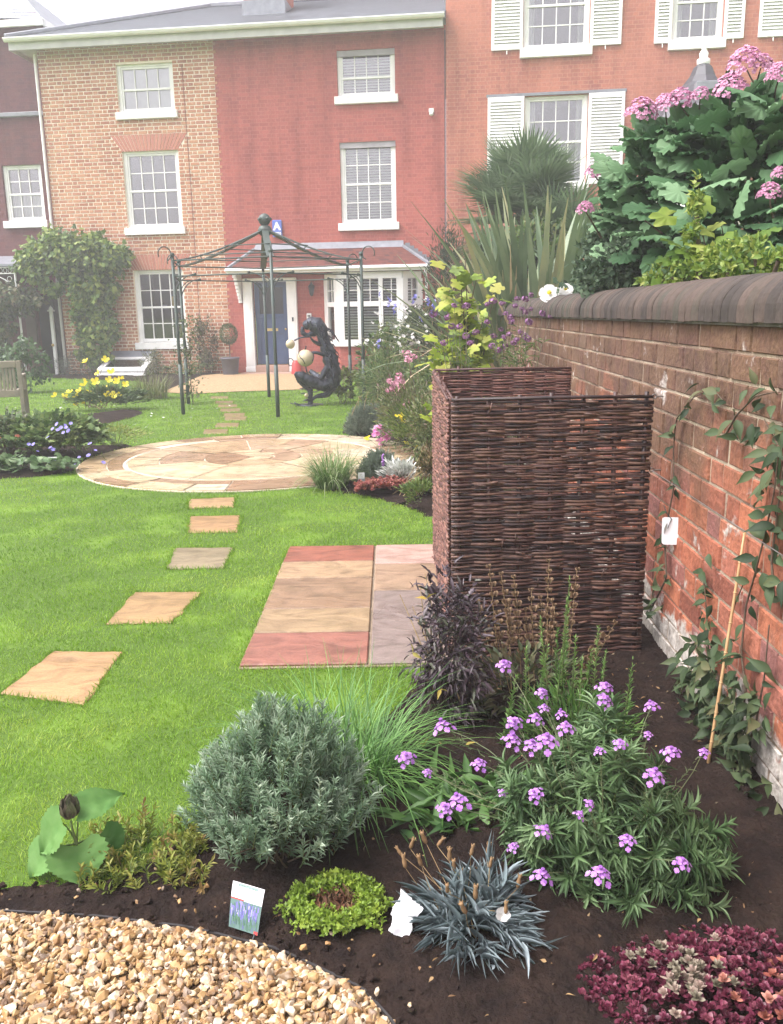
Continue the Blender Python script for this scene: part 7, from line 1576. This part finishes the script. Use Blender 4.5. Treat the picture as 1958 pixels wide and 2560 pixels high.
b0 = gp(5, 860); fmass('bench_shrub', 'mid green bushy shrub rising behind the garden bench', 'shrub', [(np.array([b0[0] - .25, b0[1] + 1.6, .62]), (.45, .4, .4), 700), (np.array([b0[0] - .3, b0[1] + 1.6, .25]), (.45, .4, .3), 300)], leafm('bench_shrub_leaf', [(.03, .07, .025), (.06, .12, .04), (.10, .17, .07)], .5, .3), .09, .06, OVATE, [(np.array([b0[0] - .25, b0[1] + 1.6, 0]), np.array([b0[0] - .25, b0[1] + 1.6, .7]))])

# ------------------------------------------------------------------ planting behind the brick wall
CLE = leafm('clerodendrum_leaves', [(.036, .090, .036), (.066, .144, .060), (.108, .204, .096), (.168, .276, .144)], .6, .22, .25, 4, .25)
clc = np.array([1.85, 4.6, 0]); cl_ = thing('pink_flowering_shrub', 'big leaved shrub with domed pink flower heads rising above the brick wall', 'shrub', clc)
ANCH = [(1375, 300, 4.6), (1300, 400, 4.8), (1440, 290, 4.5), (1330, 350, 4.7), (1500, 270, 4.4), (1570, 260, 4.2), (1600, 220, 4.3), (1660, 230, 4.1), (1650, 300, 4.1), (1540, 330, 4.2), (1450, 350, 4.4), (1380, 400, 4.6), (1290, 450, 4.8), (1350, 480, 4.5), (1440, 420, 4.2), (1520, 400, 4.0), (1600, 380, 3.9), (1660, 390, 3.9), (1660, 460, 3.8), (1580, 460, 3.8), (1490, 470, 3.9), (1420, 500, 4.1), (1330, 540, 4.3), (1290, 510, 4.6), (1380, 560, 4.1), (1470, 540, 3.9), (1560, 530, 3.7), (1640, 530, 3.7), (1680, 520, 3.6), (1240, 500, 4.9), (1610, 310, 4.5), (1680, 330, 4.2), (1410, 450, 4.7), (1550, 290, 4.7), (1500, 520, 4.4), (1700, 260, 4.1), (1720, 420, 3.9)]
A = np.array([dp(a[0], a[1], a[2] * 1.12) for a in ANCH]); P = []; n_ = 13
HEADS = ((1375, 240, 34, 4.6), (1428, 226, 28, 4.6), (1458, 215, 30, 4.55), (1502, 205, 21, 4.5), (1567, 192, 37, 4.3), (1600, 136, 38, 4.3), (1632, 140, 26, 4.35), (1672, 160, 28, 4.1), (1655, 146, 14, 4.5), (1275, 370, 21, 4.9), (1256, 448, 20, 4.7), (1385, 472, 9, 4.4), (1651, 413, 26, 3.8), (1672, 372, 18, 3.9))
for x, y, rr, d in HEADS:
    q = np.array(dp(x, y + rr * 1.5, d * 1.12 - .05)); P.append(q + rng.normal(0, 1, (9, 3)) * [.10, .10, .05] - [0, 0, .17]); P.append(q + rng.normal(0, 1, (6, 3)) * [.12, .12, .05] - [0, 0, .32])
for a in A: P.append(a + rng.normal(0, 1, (n_, 3)) * [.12, .17, .08] - [0, 0, .09])
P = np.vstack(P); P = P[(P[:, 0] > 1.30 + .02 * (P[:, 1] - 3) + .2 * (P[:, 2] < 1.75)) & (P[:, 2] > 1.0)]; n = len(P); ctr = np.array([2.0, 5.0, 1.6]); o_ = norm(P - ctr)
D_ = o_ * .7 + rng.normal(0, .35, (n, 3)) + [-.25, -.35, -.35]; leaves('leaves', CLE, cl_, P, D_, U(.14, .25, n), U(.12, .21, n), BIGHEART, np.tile([-.25, -.45, .9], (n, 1)), .32)
stems('stems', WOODY, cl_, [(clc + [rng.normal(.1, .15), rng.normal(0, .2), .0], a) for a in A if a[0] > 1.5], .009, .12, 6, 6)
# inner, shaded leaves that close the crown
P, D_ = blob(420, (2.35, 5.7, 1.85), (.95, .6, .70), .3); leaves('inner_leaves', CLE, cl_, P, D_ + [-.2, -.3, -.3], U(.14, .22, 420), U(.12, .18, 420), BIGHEART, np.tile([0, -.5, .8], (420, 1)), .5)
CPK = leafm('clerodendrum_pink', [(.38, .13, .24), (.53, .23, .37), (.66, .38, .52)], .6, .25)
def dome(mb, r_=.11):
    for i in range(170):
        t_ = U(0, 1) ** .6; a = U(0, 6.28); p_ = np.array([r_ * t_ * math.cos(a), r_ * t_ * math.sin(a), r_ * .95 * (1 - t_ ** 2.4) + rng.normal(0, .004)]); petals(mb, p_, 5, .0135, .011, norm(p_ * [1, 1, 1.2] + [0, 0, .03]) + rng.normal(0, .15, 3), .35)
DM_ = [flower_mesh('flower_head', CPK, dome) for _ in range(3)]; prs = []
for x, y, rr, d in HEADS:
    d = d * 1.12 - .20; q = np.array(dp(x, y + rr * .25, d)); put('flower_head', random.choice(DM_), cl_, q, .98 * rr * S / F * d / .11, (*(rng.normal(0, .12, 2) + [-.12, -.3]), 1)); prs.append((A[np.argmin(((A - q) ** 2).sum(1))] , q))
stems('flower_stalks', WOODY, cl_, prs, .007, .1)
# dark small leaved shrub, golden shrub and lime leaves
SML = leafm('small_dark_leaf', [(.025, .05, .025), (.05, .085, .045), (.09, .13, .075)], .65, .2, .2, 8, .25)
lob = [(np.array(dp(x, y, d)), r_, n) for x, y, d, r_, n in ((1260, 560, 5.6, (.17, .2, .2), 700), (1300, 520, 5.5, (.14, .2, .18), 600), (1350, 570, 5.2, (.2, .2, .16), 800), (1390, 530, 5.2, (.12, .18, .16), 450), (1240, 610, 5.8, (.14, .2, .12), 450), (1310, 600, 5.4, (.2, .2, .14), 700), (1400, 590, 5.0, (.15, .2, .1), 450), (1232, 500, 5.9, (.08, .1, .16), 200))]
for i in range(len(lob)): lob[i][0][0] = max(lob[i][0][0], wallx(lob[i][0][1]) + .18)
fmass('small_leaved_shrub', 'dense small leaved dark green shrub leaning on top of the wall', 'shrub', lob, SML, .042, .026, OVATE, [(np.array([1.6, 5.5, 0]), l[0]) for l in lob], down=-.2)
GLD = leafm('golden_leaf', [(.06, .12, .02), (.12, .20, .028), (.20, .28, .04), (.30, .34, .08)], .5, .35, .4, 8, .25)
lob = [(np.array(dp(x, y, d)), r_, n) for x, y, d, r_, n in ((1440, 590, 4.3, (.12, .12, .07), 420), (1500, 580, 4.0, (.13, .12, .07), 480), (1560, 560, 3.8, (.12, .12, .07), 460), (1620, 550, 3.6, (.12, .12, .07), 460), (1670, 560, 3.5, (.12, .12, .06), 400), (1480, 480, 4.0, (.03, .05, .13), 150), (1490, 420, 4.0, (.025, .03, .08), 60), (1560, 585, 3.7, (.15, .1, .05), 300), (1410, 605, 4.6, (.08, .1, .04), 160))]
for l in lob: l[0][0] = max(l[0][0], wallx(l[0][1]) + .20)
fmass('golden_shrub', 'yellow green small leaved shrub spilling along the top of the wall', 'shrub', lob, GLD, .034, .018, OVATE, [(np.array([1.75, 4.0, 0]), l[0]) for l in lob], down=-.3)
lm = thing('lime_leaved_vine', 'broad lime green lobed leaves glowing between the pink flowered shrub and the golden shrub', 'vine', (1.85, 3.85, 0))
P = np.array([dp(x, y, d) for x, y, d in ((1465, 412, 3.95), (1500, 490, 3.9), (1520, 500, 3.85), (1450, 480, 3.95), (1530, 470, 3.9), (1560, 520, 3.8), (1510, 540, 3.85), (1470, 520, 3.9), (1600, 480, 3.8), (1580, 500, 3.75), (1440, 540, 4.0), (1545, 455, 3.95))]); P = np.repeat(P, 2, 0) + rng.normal(0, .03, (24, 3)) + [.05, .12, -.06]; leaves('leaves', GLD, lm, P, np.c_[rng.normal(-.2, .5, 24), rng.normal(-.4, .3, 24), U(-.7, .1, 24)], U(.10, .17, 24), U(.09, .15, 24), LOBED, np.tile([-.2, -.7, .7], (24, 1)), .3); stems('stems', WOODY, lm, [(np.array([1.85, 3.95, .0]), p_) for p_ in P[::2]], .005, .1)
# sword leaved phormium, palm, dark conifer
ph = np.array([1.72, 10.3, 0]); pm = thing('phormium', 'sword leaved New Zealand flax clump standing behind the wall', 'flax', ph)
PHM = leafm('flax_blades', [(.08, .125, .06), (.13, .185, .095), (.19, .24, .13), (.32, .30, .15)], .45, .2, .4, 3, .2)
n = 190; az = U(0, 6.28, n); strands('blades', PHM, pm, ph + [0, 0, .3], .40, n, 2.45, 0, .34, .2, 8, .13, az=az)
strands('blades', PHM, pm, ph + [-.35, 0, .3], .3, 34, 2.1, 0, .55, .5, 8, .12, az=U(2.3, 4.0, 34))
strands('dead_blades', leafm('dead_blades', [(.36, .26, .15), (.50, .40, .26)], .7, .15), pm, ph + [-.2, -.3, .5], .3, 14, 2.0, 0, .7, .6, 8, .045, az=U(2.5, 5.0, 14))
pb_ = np.array([1.98, 13.0, 0]); pl_ = thing('palm_tree', 'fan leaved palm with dry lower fronds in front of the shuttered house', 'palm', pb_)
mb = MB(); mb.tube([pb_, pb_ + [.02, 0, 1.4], pb_ + [0, 0, 2.75]], [.15, .13, .11], 10); mb.build('trunk', surf('palm_trunk', (.16, .10, .06), (.08, .05, .03), 25, .95, 1, 60), pl_)
PLM = leafm('palm_leaf', [(.07, .12, .06), (.13, .19, .10), (.19, .26, .15)], .45, .2, .5, 3, .2)
def fan(parent, name, mat, hub_, d_, stalk, R_, nseg=30, droop=.25):
    hub_ = np.array(hub_, float); d_ = norm(np.array(d_, float)); c = hub_ + d_ * stalk; up_ = norm(np.array([0, 0, 1.]) - d_ * d_[2] + 1e-3 * rng.normal(size=3)); sd_ = np.cross(d_, up_); mb = MB()
    mb.tube([hub_, hub_ + d_ * stalk * .5 + [0, 0, .04], c], [.012, .009, .007], 5, k=.4)
    for i in range(nseg):
        a = -2.1 + 4.2 * i / (nseg - 1); e = d_ * math.cos(a) + sd_ * math.sin(a) + up_ * (.12 * abs(math.sin(a))); e = norm(e); L = R_ * (1 - .25 * abs(a) / 2.1) * U(.9, 1.05); f = np.cross(e, up_); f = norm(f); w = .018
        p1 = c + e * L * .55; p2 = c + e * L + np.array([0, 0, -droop * L * .35]); mb.add([c - f * .003, c + f * .003, p1 - f * w, p1 + f * w, p2], [(0, 1, 3, 2), (2, 3, 4)], U(0, 1))
    return mb.build(name, mat, parent)
for i in range(78):
    a = i * 2.4; el = U(-.75, 1.3); d_ = [math.cos(a) * math.cos(el), math.sin(a) * math.cos(el), math.sin(el)]; fan(pl_, 'frond', PLM, pb_ + [0, 0, 2.62 + .22 * math.sin(el)], d_, U(.35, .7), U(.6, .85), 36)
for i in range(40):
    a = i * 2.4; el = U(-.6, 1.2); fan(pl_, 'frond', PLM, pb_ + [.52, -.3, 2.12 + .15 * math.sin(el)], [math.cos(a) * math.cos(el), math.sin(a) * math.cos(el), math.sin(el)], U(.3, .6), U(.5, .7))
DRY = leafm('dry_frond', [(.20, .15, .08), (.34, .27, .14), (.12, .12, .06)], .8, .15)
for i in range(9): a = i * 2.4 + .5; fan(pl_, 'dry_frond', DRY, pb_ + [0, 0, 2.35], [math.cos(a), math.sin(a), U(-1.3, -.6)], .4, .48)
pb2 = np.array([1.45, 14.9, 0]); cf_ = tall('yew_tree', 'dark green conifer in front of the red house beside the palm', 'conifer', (1.05, 15.2, 1.55), (.42, .5, 1.25), 5200, leafm('dark_conifer', [(.015, .03, .012), (.03, .05, .02), (.06, .075, .035)], .6, .15), .09, .014, LANCE, 180, .35, 30, WOODY)
DRG = leafm('straw_green', [(.16, .15, .06), (.28, .24, .11)], .7, .2)
tall('bronze_grass', 'straw coloured feathery plant at the foot of the dark conifer', 'grass clump', (.98, 14.2, 1.65), (.30, .3, .22), 500, DRG, .16, .012, LANCE, 30, .3, 16, STRAW)
tall('back_shrub', 'mixed green shrubs behind the wall below the palm', 'shrub', (2.05, 12.2, 1.75), (.72, 1.0, .85), 4200, MIDG, .1, .045, OVATE, 110, .4, 20, WOODY)
tall('back_shrub', 'dark green shrub behind the flax and the brick wall', 'shrub', (2.0, 8.2, 1.1), (.45, 1.3, .62), 2400, SML, .08, .045, OVATE, 100, .4, 20, WOODY)
# white poppy like flowers on the wall
wf = np.array([1.40, 6.8, 0]); w2 = thing('matilija_poppy', 'large white crinkled flowers leaning over the wall coping', 'flowering plant', wf)
def poppy(mb):
    petals(mb, (0, 0, 0), 5, .078, .088, (0, 0, 1), .22, .5); petals(mb, (0, 0, .006), 5, .06, .066, (0, 0, 1), .3, .8, .6)
PO = flower_mesh('flower', PETW, poppy); prs = []
for x, y, s__ in ((1178, 632, 1.0), (1213, 624, .75)): q = np.array(dp(x, y, 6.75)); q_ = put('flower', PO, w2, q, s__, (-.15, -.85, .5)); mb = MB(); mb.ball(q + np.array([-.004, -.028, .016]), .017 * s__, 7); mb.build('flower_eye', YELP, w2, True); prs.append((wf + [.05, .1, 1.2], q))
prs.append((wf, wf + [.05, .1, 1.25])); stems('stems', STEM, w2, prs, .004, .1)
for a_, b_ in ((1250, 620), (1265, 612)): pass
P = np.array([dp(x, y, 6.7) for x, y in ((1225, 640), (1240, 625), (1262, 630), (1200, 612), (1275, 622), (1250, 640))]); P[:, 2] = np.maximum(P[:, 2], 1.56); leaves('leaves', SML, w2, np.repeat(P, 4, 0) + rng.normal(0, .03, (24, 3)), rng.normal(0, 1, (24, 3)), .08, .05, LOBED)

# ------------------------------------------------------------------ pale air volume added to stand in for lens glare
HZ = bpy.data.materials.new('lens_glare_haze'); HZ.use_nodes = True; t_ = HZ.node_tree; t_.nodes.remove(t_.nodes['Principled BSDF'])
pvn = t_.nodes.new('ShaderNodeVolumePrincipled'); pvn.inputs['Color'].default_value = (.97, .97, 1, 1); pvn.inputs['Density'].default_value = .0045; pvn.inputs['Anisotropy'].default_value = .2
t_.links.new(pvn.outputs[0], t_.nodes['Material Output'].inputs['Volume'])
mb = MB(); mb.box(-16, 20, -2, 34, -1.1, 16); hz_ = mb.build('glare_haze', HZ); hz_['kind'] = 'stuff'
